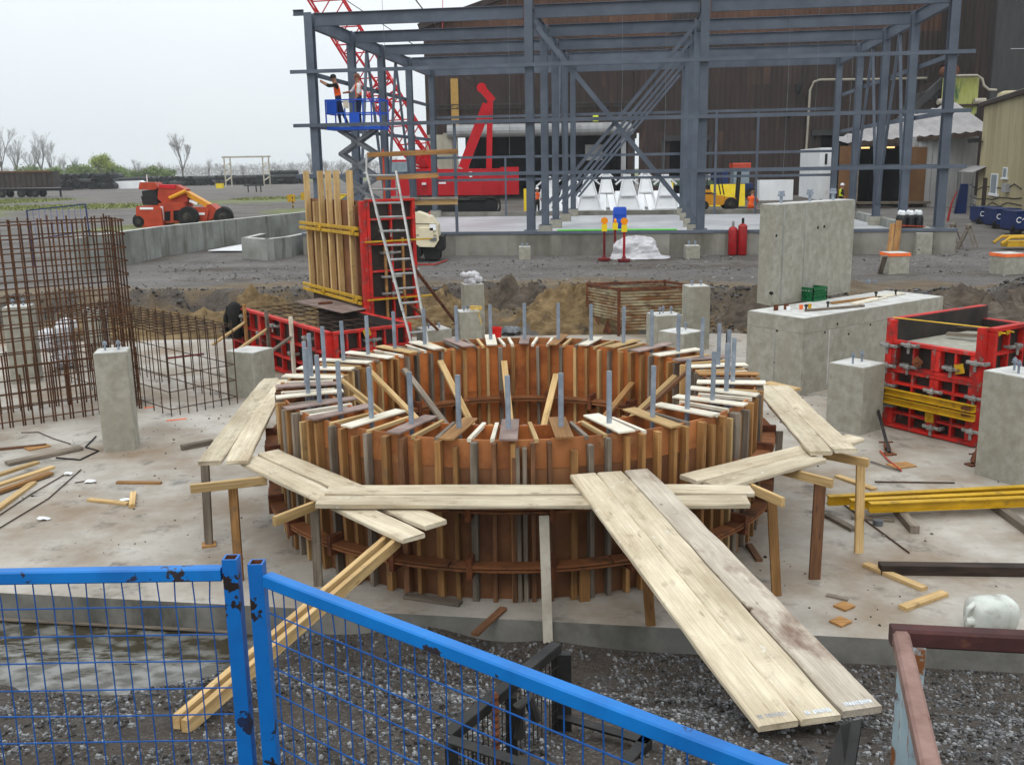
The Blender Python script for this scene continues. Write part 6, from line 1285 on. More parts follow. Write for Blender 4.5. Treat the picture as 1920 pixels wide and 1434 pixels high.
# right of the platform
b = PZ(1704, 472, .78); t = thing('cylinder_cage', 'cluster of black gas cylinders with white caps strapped with orange webbing', 'gas cylinders', b)
for i in range(3):
    for j in range(2): p = b+V((-.3+.3*i+.02*j, .32*j, 0)); MB().lathe(p, [(.12, 0), (.14, .03), (.14, 1.2), (.1, 1.32)], 12).build('cylinder_body', 'black_metal', t, smooth=True); MB().lathe(p+V((0, 0, 1.32)), [(.09, 0), (.09, .1), (.04, .16)], 10).build('cap', 'white_paint', t)
MB().tube([b+V((-.46, -.15, .95)), b+V((0, -.17, .93)), b+V((.46, -.15, .9)), b+V((.5, .45, .9)), b+V((-.46, .48, .95)), b+V((-.46, -.15, .95))], .025, 6).build('strap', 'orange', t)
for k, (px, top, w_) in enumerate(((1668, 420, .16), (1680, 414, .18))):
    p = PZ(px-3, 492, .75); q = PY(px+6, top, p.y+.4); tag(beam('leaning_timber', p, q, w_, .08, 'wood_tan'), ('brown timber post leaning behind the orange-rimmed pier, thinner one' if k == 0 else 'brown timber post leaning behind the orange-rimmed pier, thicker one'), 'timber')
tag(beam('leaning_timber', PZ(1650, 513, .75), PY(1660, 480, 28.6), .14, .05, 'wood_grey'), 'dark board leaning on the side of the orange-rimmed pier', 'timber')
b = PZ(1645, 473, .78); t = thing('pallet', 'weathered pallet beside the black gas cylinders', 'pallet', b)
for k in range(5): MB().bar(b+V((-.6, -.4+.2*k, .13)), b+V((.5, -.4+.2*k, .13)), .12, .02).build('deck_board', 'wood_grey', t)
for x in (-.55, 0, .45): MB().bar(b+V((x, -.45, .06)), b+V((x, .45, .06)), .08, .1).build('bearer', 'wood_grey', t)
p = b+V((.1, 0, .141)); t = thing('cardboard_box', 'brown carton with a white label on the pallet', 'box', p); MB().box(p+V((0, 0, .24)), (.55, .45, .48)).build('carton', 'box_card', t); MB().box(p+V((.1, -.228, .24)), (.2, .004, .26)).build('label', 'white_mark', t); MB().box(p+V((0, 0, .483)), (.56, .2, .006)).build('tape', 'white_plastic', t)
for k, (px, py) in enumerate(((1787, 464), (1816, 466))):
    b = PZ(px, py, .78); t = thing('sawhorse', ('grey timber sawhorse next to the platform corner' if k == 0 else 'grey timber sawhorse next to the blue welders'), 'sawhorse', b, 'timber sawhorses')
    MB().bar(b+V((-.3, -.35, .85)), b+V((.25, .5, .85)), .1, .09).build('top_beam', 'wood_grey', t)
    for s_ in (-1, 1):
        for f_ in (.1, .9): c = b+V((-.3+.55*f_, -.35+.85*f_, .8)); MB().bar(c, V((c.x+s_*.3, c.y-s_*.12, .76)), .09, .05).build('leg', 'wood_grey', t)
def mark_mesh():
    mb = MB(); n = 14
    for k in range(n-3): a, b = .6+k*.45, .6+(k+1)*.45; mb.quad(*[V((r*math.cos(x)-.12, 0, r*math.sin(x))) for r, x in ((.07, a), (.1, a), (.1, b), (.07, b))])
    pts = [(-.02, .0), (.05, .05), (.1, -.02), (.16, .04), (.22, .0), (.28, .03)]
    for (x0, z0), (x1, z1) in zip(pts, pts[1:]): mb.quad(V((x0, 0, z0-.02)), V((x1, 0, z1-.02)), V((x1, 0, z1+.02)), V((x0, 0, z0+.02)))
    return mb.mesh('mark')
mm = mark_mesh()
for k, (px, py, sc_) in enumerate(((1846, 423, .8), (1876, 431, .85), (1912, 441, .9))):
    b = PZ(px, py, .8); t = thing('welding_machine', '%s blue welding machine of the row, counted from the shed porch' % ORD[k], 'welder', b, 'blue welding machines in a row')
    MB().box(b+V((0, 0, .72*sc_)), (1.25*sc_, 1.5*sc_, .8*sc_), ch=.03).build('case', 'blue_dark', t); MB().box(b+V((0, 0, 1.14*sc_)), (1.3*sc_, 1.55*sc_, .05)).build('lid', 'blue_dark', t); MB().box(b+V((0, 0, .28*sc_)), (1.1*sc_, 1.3*sc_, .1)).build('skid', 'black_metal', t)
    for x in (-.5, .5): MB().lathe(b+V((x*sc_, -.7*sc_, .24)), [(.04, 0), (.24, .02), (.24, .16), (.04, .18)], 12, ax='Y').build('wheel', 'black_rubber', t)
    o = obj('emblem', mm, 'white_mark', t, Matrix.Translation(b+V((-.28, -.756*sc_, .76*sc_))) @ Matrix.Scale(1.25, 4))
c = PZ(1905, 466, .8); t = thing('yellow_hopper', 'yellow steel frame lying behind the orange-rimmed pier', 'frame', c)
for s_ in (-1, 1): MB().tube([c+V((-.7, s_*.3, .2)), c+V((-.4, s_*.3, .42)), c+V((1.0, s_*.3, .42))], .06, 8).build('rail', 'yellow', t)
MB().box(c+V((.2, 0, .18)), (1.3, .5, .2)).build('tray', 'yellow', t)
b = PZ(1776, 418, .85); tag(MB().tube([b, b+V((.15, 0, 1.0)), b+V((.38, 0, 1.6))], .06, 8, r1=.03).build('marker_stake', 'cyl_red'), 'red painted stake standing in front of the blue panel', 'stake')
# ------------------------------------------------------------------ concrete walls on the far side, machines and yard
def wallrun(name, label, pts, zt, th=.3, mat='conc_old', z0=.3, nrow=None):
    t = thing(name, label, 'wall', V((pts[0].x, pts[0].y, z0)))
    for a, b in zip(pts, pts[1:]):
        d = (b-a).normalized(); n = V((-d.y, d.x, 0))*th
        MB().prism([V((a.x, a.y, z0)), V((b.x, b.y, z0))-d*.004, V((b.x, b.y, z0))-d*.004+n, V((a.x, a.y, z0))+n], (0, 0, zt-z0)).build('wall_section', mat, t)
        MB().prism([V((a.x, a.y, zt))+n*.1, V((b.x, b.y, zt))+n*.1, V((b.x, b.y, zt))+n*.9, V((a.x, a.y, zt))+n*.9], (0, 0, .006)).build('lit_top_strip', 'conc_lit', t)  # thin pale strip: light on the wall's top put into its colour
wallrun('retaining_wall', 'long stained concrete wall running back beside the orange machine', [PZ(150, 446, 1.95), PZ(300, 425.5, 1.95), PZ(440, 411.5, 1.95), PZ(590, 396, 1.95)], 1.95)
wallrun('retaining_wall', 'short curved concrete wall in front of the long stained wall', [PZ(452, 446, 1.55)+V((.1, 2.4, 0)), PZ(452, 446, 1.55), PZ(500, 449, 1.55), PZ(545, 444, 1.55), PZ(585, 436, 1.55)], 1.55)
tag(MB().prism([PZ(390, 471, .86), PZ(455, 471, .86), PZ(455, 459, .86)], (0, 0, .03)).build('white_sheet', 'paper'), 'white sheet lying on the ground between the two concrete walls', 'sheet')
# orange loader
Yl = 58.; c = PY(345, 405, Yl); c.z = hgt(c.x, Yl); t = thing('orange_loader', 'orange articulated loader with folded boom parked behind the long wall', 'loader', c)
def lp(px, py, d=0): return PY(px, py, Yl+d)
def lpoly(name, pts, d0, d1, mat): MB().prism([lp(x, y) + V((0, d0, 0)) for x, y in pts], (0, d1-d0, 0)).build(name, mat, t)
lpoly('rear_box', [(268, 426), (268, 386), (306, 384), (314, 390), (318, 422)], -1.1, 1.0, 'orange')
lpoly('mid_frame', [(305, 416), (306, 380), (352, 378), (356, 392), (352, 416)], -.8, .8, 'orange')
lpoly('cab_recess', [(318, 413), (318, 396), (328, 395), (328, 413)], -.83, -.79, 'dark'); lpoly('cab_recess', [(334, 412), (334, 394), (350, 393), (349, 412)], -.83, -.79, 'dark'); lpoly('ladder_strip', [(310, 410), (310, 386), (315, 386), (317, 412)], -.9, -.82, 'white_paint')
lpoly('front_frame', [(352, 414), (356, 388), (392, 388), (398, 394), (394, 414)], -.7, .7, 'orange'); lpoly('front_hood', [(392, 413), (393, 384), (400, 382), (412, 392), (404, 410)], -.6, .6, 'orange')
lpoly('boom', [(300, 372), (302, 350), (332, 346), (352, 355), (356, 378), (312, 382)], -.45, .45, 'orange'); lpoly('boom_arm', [(350, 366), (352, 358), (398, 384), (394, 391)], -.35, .35, 'cat_yellow'); lpoly('boom_cap', [(266, 355), (268, 342), (296, 342), (303, 352), (296, 356)], -.55, .55, 'orange')
lpoly('boom_cover', [(304, 352), (304, 346), (334, 346), (334, 354)], -.5, .3, 'crane_red'); lpoly('engine', [(274, 384), (272, 358), (298, 354), (302, 384)], -.5, .6, 'black_metal'); MB().tube([lp(318, 372, -.6), lp(349, 358, -.6)], .12, 10).build('hydraulic_ram', 'cat_yellow', t)
MB().tube([lp(268, 372, -.4), lp(265, 368, -.4), lp(268, 380, -.4), lp(276, 384, -.4)], .04, 6).build('hose_loop', 'black_rubber', t); MB().tube([lp(276, 342), lp(275, 327)], .03, 5).build('antenna', 'white_paint', t)
lpoly('rear_lettering', [(275.5, 391.5), (275.5, 387.5), (300, 387.5), (300, 391.5)], -1.13, -1.11, 'white_mark'); lpoly('front_lettering', [(376, 402), (376, 398), (391, 398), (391, 402)], -.74, -.71, 'white_mark'); lpoly('arm_lettering', [(358, 378), (360, 374), (374, 380), (372, 384)], -.38, -.36, 'white_mark')
for px, py, r in ((354, 414, .6), (420, 410, .55), (262, 424, .35)):
    for d in (-.95, .75): q = lp(px, py, d); q.z = max(q.z, hgt(q.x, q.y)+r*.9); MB().lathe(q-V((0, .2, 0)), [(.1, 0), (r*.9, .02), (r, .08), (r, .32), (r*.9, .38), (.1, .4)], 18, ax='Y').build('wheel', 'black_rubber', t)
lpoly('axle_beam', [(318, 418), (318, 412), (342, 412), (342, 418)], -.6, .6, 'cat_yellow'); lpoly('front_axle', [(394, 412), (394, 406), (420, 406), (420, 412)], -.4, .4, 'orange')
# dump trailer
Yt = 140.; c = PY(20, 372, Yt); c.z = hgt(c.x, Yt); t = thing('dump_trailer', 'long rusty brown dump trailer parked far across the yard', 'trailer', c); x0 = PY(-70, 350, Yt).x; x1 = PY(107, 350, Yt).x; zb_, zt_ = 2.3, 4.5
MB().prism([V((x0, Yt-1.3, zb_)), V((x1, Yt-1.3, zb_)), V((x1, Yt+1.3, zb_)), V((x0, Yt+1.3, zb_))], (0, 0, zt_-zb_)).build('tub', 'trailer_brown', t)
for k in range(19): x = x0+(x1-x0)*k/18; MB().bar(V((x, Yt-1.36, zb_)), V((x, Yt-1.36, zt_)), .22, .12, up=(0, 1, 0)).build('side_rib', 'wood_dark', t)
MB().bar(V((x0, Yt-1.4, zt_)), V((x1, Yt-1.4, zt_)), .2, .2).build('top_rail', 'wood_brown', t); MB().bar(V((x0, Yt, 2.1)), V((x1+2, Yt, 2.0)), 1.0, .35).build('chassis', 'black_metal', t)
for k in range(5):
    x = x0+3+k*(1.5 if k < 3 else 1.9)
    for y in (-1.3, 1.0): MB().lathe(V((x, Yt+y-.15, 1.55)), [(.1, 0), (.55, .03), (.55, .3), (.1, .33)], 14, ax='Y').build('wheel', 'black_rubber', t)
MB().bar(V((x1+.4, Yt, 1.0)), V((x1+.4, Yt, 2.0)), .2, .2).build('landing_leg', 'black_metal', t)
# pipes
pm = MB().tube([(0, 0, 0), (5, 0, 0)], .6, 10).tube([(-.01, 0, 0), (.0, 0, 0)], .48, 10, mi=1).mesh('black_pipe')
def pipes(px0, px1, Y, rows, n, lb, grp, rz=math.pi/2, jit=.3):
    a = PY(px0, 350, Y).x; b = PY(px1, 350, Y).x; z0 = hgt(a, Y)
    for r in range(rows):
        for k in range(n-r*R.choice((1, 1, 3))):
            x = a+(b-a)*(k+.5*r+R.uniform(-.1, .1))/n
            M = Matrix.Translation((x, Y+R.uniform(-jit, jit)*5, z0+.6+r*1.0+R.uniform(-.05, .1))) @ Matrix.Rotation(rz+R.choice((0, 0, 0, .5, -.6, 1.2))+R.uniform(-.25, .25), 4, 'Z')
            tag(obj('black_pipe', pm, ['black_metal', 'dark'], None, M), lb, 'pipe', grp)
S('black_metal2', (.02, .022, .026), (.05, .053, .06), rough=.4, rnd=.4)
pipes(116, 226, 205, 3, 13, 'black pipe in the short stack beside the dump trailer', 'black pipes stacked beside the dump trailer', jit=.5)
pipes(250, 585, 235, 2, 32, 'black pipe in the long row along the far edge of the yard', 'black pipes in the long far row', jit=.6)
pipes(500, 560, 238, 3, 6, 'black pipe piled highest near the steel column', 'black pipes in the high pile', jit=.4)
# portal, signs, bins
Yp = 200.; p0, p1 = PY(428, 330, Yp), PY(500, 330, Yp); zt_ = PY(428, 295, Yp).z; t = thing('yard_portal', 'pale portal frame standing over the far pipe row', 'portal', (p0.x, Yp, 1))
for p in (p0, p1):
    for d in (-.6, .6): MB().bar(V((p.x+d, Yp, .9)), V((p.x+d, Yp, zt_)), .22, .22).build('leg', 'corr_pale', t)
    for z in (2.2, 3.6, 5.0): MB().bar(V((p.x-.6, Yp, z)), V((p.x+.6, Yp, z+.8)), .2, .2).build('lacing', 'board_white', t)
MB().bar(V((p0.x-1, Yp, zt_)), V((p1.x+1, Yp, zt_)), .3, .32).build('top_beam', 'corr_pale', t)
for px, py, Y, lb in ((546, 372, 80, 'yellow square sign on a striped post near the curved wall'), (571, 368, 84, 'small yellow square sign beside the timber studs')):
    p = PY(px, py, Y); z0 = hgt(p.x, Y); t = thing('yard_sign', lb, 'sign', (p.x, Y, z0)); MB().box(p, (.62, .04, .6)).build('sign_plate', 'yellow', t); MB().bar(V((p.x+.1, Y+.03, z0-.05)), V((p.x+.1, Y+.03, p.z)), .1, .06, up=(0, 1, 0)).build('post', 'yellow', t)
    for k in range(3): z = z0+.2+k*.35; MB().box(V((p.x+.1, Y-.02, z)), (.105, .012, .16)).build('stripe', 'black_metal', t)
for px, Y, lb in ((412, 190, 'small yellow bin at the edge of the far pipe row'), (640, 88, 'yellow bin behind the timber studs of the tall form')):
    p = PY(px, 345, Y); z0 = hgt(p.x, Y); t = thing('yellow_bin', lb, 'bin', (p.x, Y, z0)); MB().prism([V((p.x-.55, Y-.5, z0)), V((p.x+.55, Y-.5, z0)), V((p.x+.65, Y-.6, z0+.9)), V((p.x-.65, Y-.6, z0+.9))], (0, 1.1, 0)).build('tub', 'yellow_bright', t); MB().box(V((p.x, Y, z0+.93)), (1.4, 1.3, .06)).build('rim', 'yellow', t)
p = PY(478, 356, 150); t = thing('rail_stand', 'low dark pipe stand alone on the grey yard', 'stand', (p.x, 150, 1))
MB().tube([V((p.x-1.6, 150, 2.0)), V((p.x+1.4, 150, 2.0))], .12, 6).build('top_bar', 'black_metal', t)
for d in (-1.0, .2, .9): MB().bar(V((p.x+d, 150, .9)), V((p.x+d, 150, 2)), .15, .15).build('leg', 'black_metal', t)
p = PY(240, 347, 205); tag(MB().prism([V((p.x-3, 205, 1)), V((p.x+3, 205, 1)), V((p.x+3, 205, 2.3)), V((p.x+2.4, 205, 2.6)), V((p.x-3, 205, 2.5))], (0, 2, 0)).build('white_tank', 'white_paint'), 'low white tank between the two pipe stacks', 'tank')
# far blue fence panel
Yq = 36.; t = thing('fence_panel', 'small blue fence panel far behind the tall rebar cage', 'fence', PZ(110, 470, .8))
for a, b in (((50, 395), (160, 383)), ((58, 450), (170, 432)), ((50, 395), (64, 500)), ((160, 383), (172, 470))): p, q = PY(*a, Yq), PY(*b, Yq); MB().bar(p, q, .04, .04).build('rail', 'blue_dark', t)
for k in range(1, 10): p, q = PY(50+11*k, 395-1.2*k, Yq), PY(58+11*k, 450-1.7*k, Yq); MB().tube([p, q], .006, 4).build('wire', 'blue_clean', t)
# ------------------------------------------------------------------ buildings
def corrv(root, p0, p1, z0, z1, n, mat, name='cladding_sheet', amp=.05, out=None):
    d = (p1-p0); o = V((d.y, -d.x, 0)).normalized() if out is None else V(out); vs = []; mb = MB(); m = n*2
    for k in range(m+1): q = p0+d*k/m+o*amp*(k % 2); vs += [V((q.x, q.y, z0)), V((q.x, q.y, z1))]
    mb.add(vs, [(2*k, 2*k+2, 2*k+3, 2*k+1) for k in range(m)]); return mb.build(name, mat, root)
YB = 95.; t = thing('mill_building', 'huge dark brown corrugated mill building filling the view behind the frame', 'building', (20, YB, 1))
bx = lambda px: PY(px, 340, YB).x
zo = lambda py, px=1100: PY(px, py, YB).z
doors = [(882, 1182, 252), (1246, 1326, 262), (1520, 1600, 252)]     # px, px, top of opening
x_l, x_r = bx(803), bx(1872); W_ = 2.9; n = int((x_r-x_l)/W_); zr_l = zo(50, 803)
lev = [.8, 7.0, 11.2, 15.6, 20.2, 25]
for k in range(n+1):
    xa, xb = x_l+(x_r-x_l)*k/(n+1), x_l+(x_r-x_l)*(k+1)/(n+1)+.05; xm = (xa+xb)/2
    roof = zr_l+(xm-x_l)*.33
    for r in range(5):
        z0, z1 = lev[r], min(lev[r+1], roof)
        if z1-z0 < .3: continue
        for d0, d1, dt in doors:
            if bx(d0)-.3 < xm < bx(d1)+.3 and r == 0: z0 = max(z0, zo(dt, (d0+d1)/2))
        if z1-z0 < .25: continue
        m_ = 'corr_brown' if r in (0, 1, 2) else R.choice(('corr_brown', 'corr_rusty'))
        if r >= 3 and xm < bx(1180): m_ = (R.choice(('corr_rusty', 'corr_pale')) if r == 4 and xm < bx(1060) else 'corr_rusty')
        if r == 3 and xm < bx(1065) and R.random() < .15: m_ = 'corr_pale'
        corrv(t, V((xa, YB+.012*(r % 2)+.03*(k % 2), 0)), V((xb, YB+.012*(r % 2)+.03*(k % 2), 0)), z0-(.06 if r else 0), z1, 6, m_)
        MB().prism([V((xa, YB+.09, z0)), V((xb, YB+.09, z0)), V((xb, YB+.09, z1)), V((xa, YB+.09, z1))], (0, .02, 0)).build('backing_sheet', 'corr_brown', t)
for d0, d1, dt in doors:
    a, b = bx(d0)-.2, bx(d1)+.2; z1 = zo(dt, (d0+d1)/2)
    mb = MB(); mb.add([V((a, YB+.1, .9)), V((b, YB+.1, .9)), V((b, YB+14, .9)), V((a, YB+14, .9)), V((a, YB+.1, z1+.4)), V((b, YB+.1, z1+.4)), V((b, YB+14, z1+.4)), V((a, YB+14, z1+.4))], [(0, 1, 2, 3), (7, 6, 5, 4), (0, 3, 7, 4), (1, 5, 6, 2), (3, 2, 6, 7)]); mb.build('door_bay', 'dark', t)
    for x in (a, b): MB().bar(V((x, YB-.1, .9)), V((x, YB-.1, z1)), .35, .25, up=(0, 1, 0)).build('door_jamb', 'corr_dark', t)
    MB().bar(V((a, YB-.2, z1+.15)), V((b, YB-.2, z1+.15)), .4, .5).build('door_header', 'corr_grey' if d0 < 1200 else 'corr_dark', t)
a, b = bx(842), bx(1180); z = zo(243)
MB().tube([V((a, YB-.7, z)), V((b, YB-.7, z))], .6, 14).build('door_roll', 'corr_grey', t)
MB().bar(V((bx(842), YB-.5, .9)), V((bx(842), YB-.5, zo(250, 842))), .8, .1, up=(0, 1, 0)).build('pale_panel', 'corr_pale', t); MB().box(V((bx(830), YB-.3, zo(290, 830))), (3.0, .1, 3.6)).build('pale_panel', 'corr_pale', t)
for px, w_ in ((857, .7),): MB().bar(V((bx(px), YB-.2, zo(236, px))), V((bx(px), YB-.2, zo(148, px))), w_, .1, up=(0, 1, 0)).build('yellow_strip', 'ply_edge' if 0 else 'corr_yellow', t)
for z in (zo(200), zo(193)): MB().bar(V((x_l, YB-.25, z)), V((bx(1180), YB-.25, z)), .1, .08).build('cable_tray', 'corr_dark', t)
for px in range(812, 1180, 12): MB().bar(V((bx(px), YB-.26, zo(200))), V((bx(px+6), YB-.26, zo(193))), .05, .05).build('cable_tray_lacing', 'corr_dark', t)
for px in (1168, 1180, 1510): MB().bar(V((bx(px), YB-.22, .9)), V((bx(px), YB-.22, zo(180 if px > 1500 else 235, px))), .45, .3, up=(0, 1, 0)).build('facade_post', 'corr_grey' if px < 1175 else 'corr_brown', t)
for px, y0, y1 in ((1065, 60, 235), (985, 130, 240), (1190, 120, 260), (1160, 130, 210)): MB().bar(V((bx(px), YB-.12, zo(y1, px))), V((bx(px), YB-.12, zo(y0, px))), .25, .12, up=(0, 1, 0)).build('downpipe', 'corr_brown', t)
MB().tube([V((bx(1506), YB-.5, zo(290, 1506))), V((bx(1508), YB-.5, zo(170, 1508))), V((bx(1514), YB-.5, zo(155, 1514))), V((bx(1525), YB-.5, zo(151, 1525))), V((bx(1640), YB-.5, zo(150, 1640))), V((bx(1720), YB-.5, zo(148, 1720)))], .11, 8).build('pale_pipe', 'corr_pale', t)
for px, py in ((1484, 168), (1467, 214)): MB().lathe(V((bx(px), YB-.9, zo(py, px))), [(.15, -.5), (.3, -.2), (.35, .3), (.1, .5)], 10).build('flood_lamp', 'black_metal', t)
MB().box(V((bx(1116), YB-.3, zo(222, 1116))), (.5, .1, .6)).build('sign_plate', 'vest_yellow', t); MB().box(V((bx(1120), YB+4, zo(285, 1120))), (1.7, .1, 1.5)).build('lit_window', 'white_paint', t)
MB().bar(V((x_l-.4, YB-.3, zr_l-.1)), V((x_r, YB-.3, zr_l-.1+(x_r-x_l)*.33)), .8, .5).build('roof_edge', 'corr_brown', t)
MB().prism([V((x_l, YB+.1, .8)), V((x_l, YB+50, .8)), V((x_l, YB+50, zr_l)), V((x_l, YB+.1, zr_l))], (.2, 0, 0)).build('end_wall', 'corr_brown', t)
# taller grey block
YG = 84.; t = thing('grey_mill_block', 'dark grey corrugated mill block towering behind the cream shed', 'building', (42, YG, 1))
xa = PY(1858, 200, YG).x
for k in range(5):
    for r in range(4): corrv(t, V((xa+3*k, YG, 0)), V((xa+3*k+2.98, YG, 0)), .8+6*r, .8+6*r+5.98, 7, 'corr_dark')
corrv(t, V((xa, YG+11, 0)), V((xa, YG+.02, 0)), .8, 25, 12, 'corr_brown')
MB().bar(V((xa-.1, YG-.1, .8)), V((xa-.1, YG-.1, 25)), .3, .3).build('corner_trim', 'corr_dark', t)
# cream shed
s0, s1 = V((29.2, 62, 0)), V((22.4, 38, 0)); zt_ = 7.2; t = thing('cream_shed', 'cream corrugated shed with a small porch and two windows', 'shed', (29, 60, .8))
nn_ = 9
for k in range(nn_):
    a, b = s0+(s1-s0)*k/nn_, s0+(s1-s0)*(k+1)/nn_; b = b-(s1-s0).normalized()*.015
    corrv(t, b, a, .85, zt_, 10, 'corr_cream', amp=.11, out=(-.96, .27, 0))
ud = (s1-s0).normalized(); no = V((-.96, .27, 0))
MB().bar(s0+V((0, 0, zt_+.08))+no*.12-ud*.3, s1+V((0, 0, zt_+.08))+no*.12, .4, .22).build('eave', 'wood_dark', t)
MB().prism([s0+V((0, 0, zt_+.2)), s1+V((0, 0, zt_+.2)), s1+V((8, 0, zt_+2.2)), s0+V((8, 0, zt_+2.2))], (0, 0, .12)).build('roof', 'roof_grey', t)
corrv(t, s0, s0+V((9, 2, 0)), .85, zt_, 12, 'corr_cream', amp=.045, out=(0, 1, 0))
MB().lathe(PY(1893, 178, 60), [(.7, -.6), (.72, -.2), (.62, .1), (.35, .22)], 14).build('roof_vent', 'corr_cream', t)
def onw(px, py, off=.0):
    """point on the shed wall seen at a pixel"""
    d = ray(px, py); o = V((0, 0, EYE)); nn2 = V((ud.y, -ud.x, 0)); tt = (s0-o).dot(nn2)/d.dot(nn2); return o+d*tt+no*off
def wrect(name, x0, y0, x1, y1, off, th, mat, par):
    a, b = onw(x0, y1), onw(x1, y0); z0, z1 = a.z, b.z; return MB().prism([V((a.x, a.y, z0))+no*off, V((b.x, b.y, z0))+no*off, V((b.x, b.y, z1))+no*off, V((a.x, a.y, z1))+no*off], no*th).build(name, mat, par)
for x0, y0, x1, y1 in ((1860, 326, 1876, 364), (1884, 314, 1894, 334)):
    f = wrect('window', x0, y0, x1, y1, .06, .08, 'white_paint', t); wrect('pane', x0+1.6, y0+2, x1-1.6, y1-2, .145, .01, 'glass', f); wrect('sill', x0-1, y1, x1+1, y1+2, .1, .1, 'white_paint', f)
wrect('door', 1842, 334, 1855, 402, .06, .06, 'wood_dark', t)
wrect('meter_box', 1889, 345, 1898, 360, .06, .25, 'corr_grey', t)
f = wrect('flood_lamp', 1835, 259, 1849, 268, .3, .35, 'black_metal', t); MB().tube([onw(1846, 266, .05), onw(1843, 265, .5)], .04, 6).build('lamp_arm', 'black_metal', t)
for y in (350, 372, 385): MB().tube([onw(1822, y-4, .1)]+[onw(1822+k*14, y+R.uniform(-6, 6), .1) for k in range(1, 8)], .03, 5).build('wall_cable', 'black_rubber', t)
pc = onw(1840, 318, 1.3); a, b = onw(1822, 322, .05), onw(1852, 322, .05)
mb = MB(); vs = []; m = 12
for k in range(m+1): q = a+(b-a)*k/m; vs += [V((q.x, q.y, a.z+.35+.05*(k % 2))), V((q.x, q.y, a.z-.0+.05*(k % 2)))+no*.8]
mb.add(vs, [(2*k, 2*k+1, 2*k+3, 2*k+2) for k in range(m)]); mb.build('porch_roof', 'roof_grey', t)
for q in (a, b): MB().tube([V((q.x, q.y, .8))+no*.75, V((q.x, q.y, a.z))+no*.75], .04, 6).build('porch_post', 'grey_steel', t)
p, q = PY(1787, 410, 57), PY(1816, 345, 57); tag(MB().prism([V((p.x, 57, .8)), V((q.x, 57, .8)), V((q.x, 57, q.z)), V((p.x+.3, 57, q.z))], (.1, .3, 0)).build('blue_metal_sheet', 'blue_dark'), 'dark blue metal panel leaning beside the shed porch', 'panel')
# lean-to
YL = 66.; lx = lambda px: PY(px, 330, YL).x; lz = lambda px, py: PY(px, py, YL).z
t = thing('lean_to', 'low grey lean-to with a ribbed roof and brown doors beside the cream shed', 'shed', (lx(1720), YL, .9))
a, b = lx(1690), lx(1830); nn_ = 5
for k in range(nn_): corrv(t, V((a+(b-a)*k/nn_, YL, 0)), V((a+(b-a)*(k+1)/nn_-.02, YL, 0)), .85, lz(1760, 256), 3, 'corr_grey', amp=.02)
r0, r1 = V((lx(1606), YL+2, lz(1606, 268))), V((lx(1832), YL-2, lz(1832, 248))); up_ = V((0, 7, 2.3)); mb = MB(); m = 26; ul, ur = V((0, 3, .35)), V((0, 6, 2.1))
nrm = (r1-r0).cross(up_).normalized(); nrm = nrm if nrm.z > 0 else -nrm; vs = []
for k in range(m+1): q = r0+(r1-r0)*k/m+nrm*.13*(k % 2); vs += [q, q+ul+(ur-ul)*k/m]
mb.add(vs, [(2*k, 2*k+2, 2*k+3, 2*k+1) for k in range(m)]); mb.build('roof', 'roof_grey', t)
MB().bar(r0-V((0, .05, .1)), r1-V((0, .05, .1)), .1, .25).build('eave_board', 'wood_dark', t)
c0_, c1_ = lx(1604), lx(1690); zt2 = lz(1650, 275); mb = MB()
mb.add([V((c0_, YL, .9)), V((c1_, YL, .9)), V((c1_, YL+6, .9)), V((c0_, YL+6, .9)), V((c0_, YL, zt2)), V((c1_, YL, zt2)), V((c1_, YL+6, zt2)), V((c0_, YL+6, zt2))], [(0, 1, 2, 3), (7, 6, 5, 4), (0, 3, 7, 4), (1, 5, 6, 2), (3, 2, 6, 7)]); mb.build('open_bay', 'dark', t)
for x0, x1, y0 in ((1572, 1604, 274), (1696, 1734, 276)): MB().prism([V((lx(x0), YL-.1, .85)), V((lx(x1), YL-.1, .85)), V((lx(x1), YL-.1, lz(x1, y0))), V((lx(x0), YL-.1, lz(x0, y0)))], (0, .08, 0)).build('door_leaf', 'ply_door', t)
for x in (1604, 1647, 1690): MB().bar(V((lx(x), YL-.2, .85)), V((lx(x), YL-.2, zt2)), .2, .2).build('bay_post', 'wood_grey', t)
for x0, x1 in ((1616, 1631), (1664, 1678)): MB().bar(V((lx(x0), YL+.4, lz(1640, 277))), V((lx(x1), YL+.4, lz(1640, 277))), .08, .1).build('lit_lamp', 'lamp_orange', t)
MB().bar(V((c0_, YL-.4, 1.35)), V((lx(1740), YL-.4, 1.3)), .8, .15).build('loading_sill', 'wood_grey', t)
p = PYg(1551, 68); t = thing('white_trailer', 'white box trailer end standing before the mill door', 'trailer', p); xa, xb = PY(1537, 300, 68).x, PY(1566, 300, 68).x; z1 = PY(1550, 277, 68).z
MB().prism([V((xa, 68, 1.5)), V((xb, 68, 1.5)), V((xb+1, 76, 1.5)), V((xa+1, 76, 1.5))], (0, 0, z1-1.5)).build('box_body', 'white_paint', t); MB().box(V(((xa+xb)/2-.1, 67.98, z1-.75)), (.16, .03, .7)).build('door_slot', 'black_metal', t)
for d in (.2, .85): MB().lathe(V((xa+d, 67.9, 1.25)), [(.05, 0), (.3, .02), (.3, .3), (.05, .32)], 12, ax='Y').build('wheel', 'black_rubber', t)
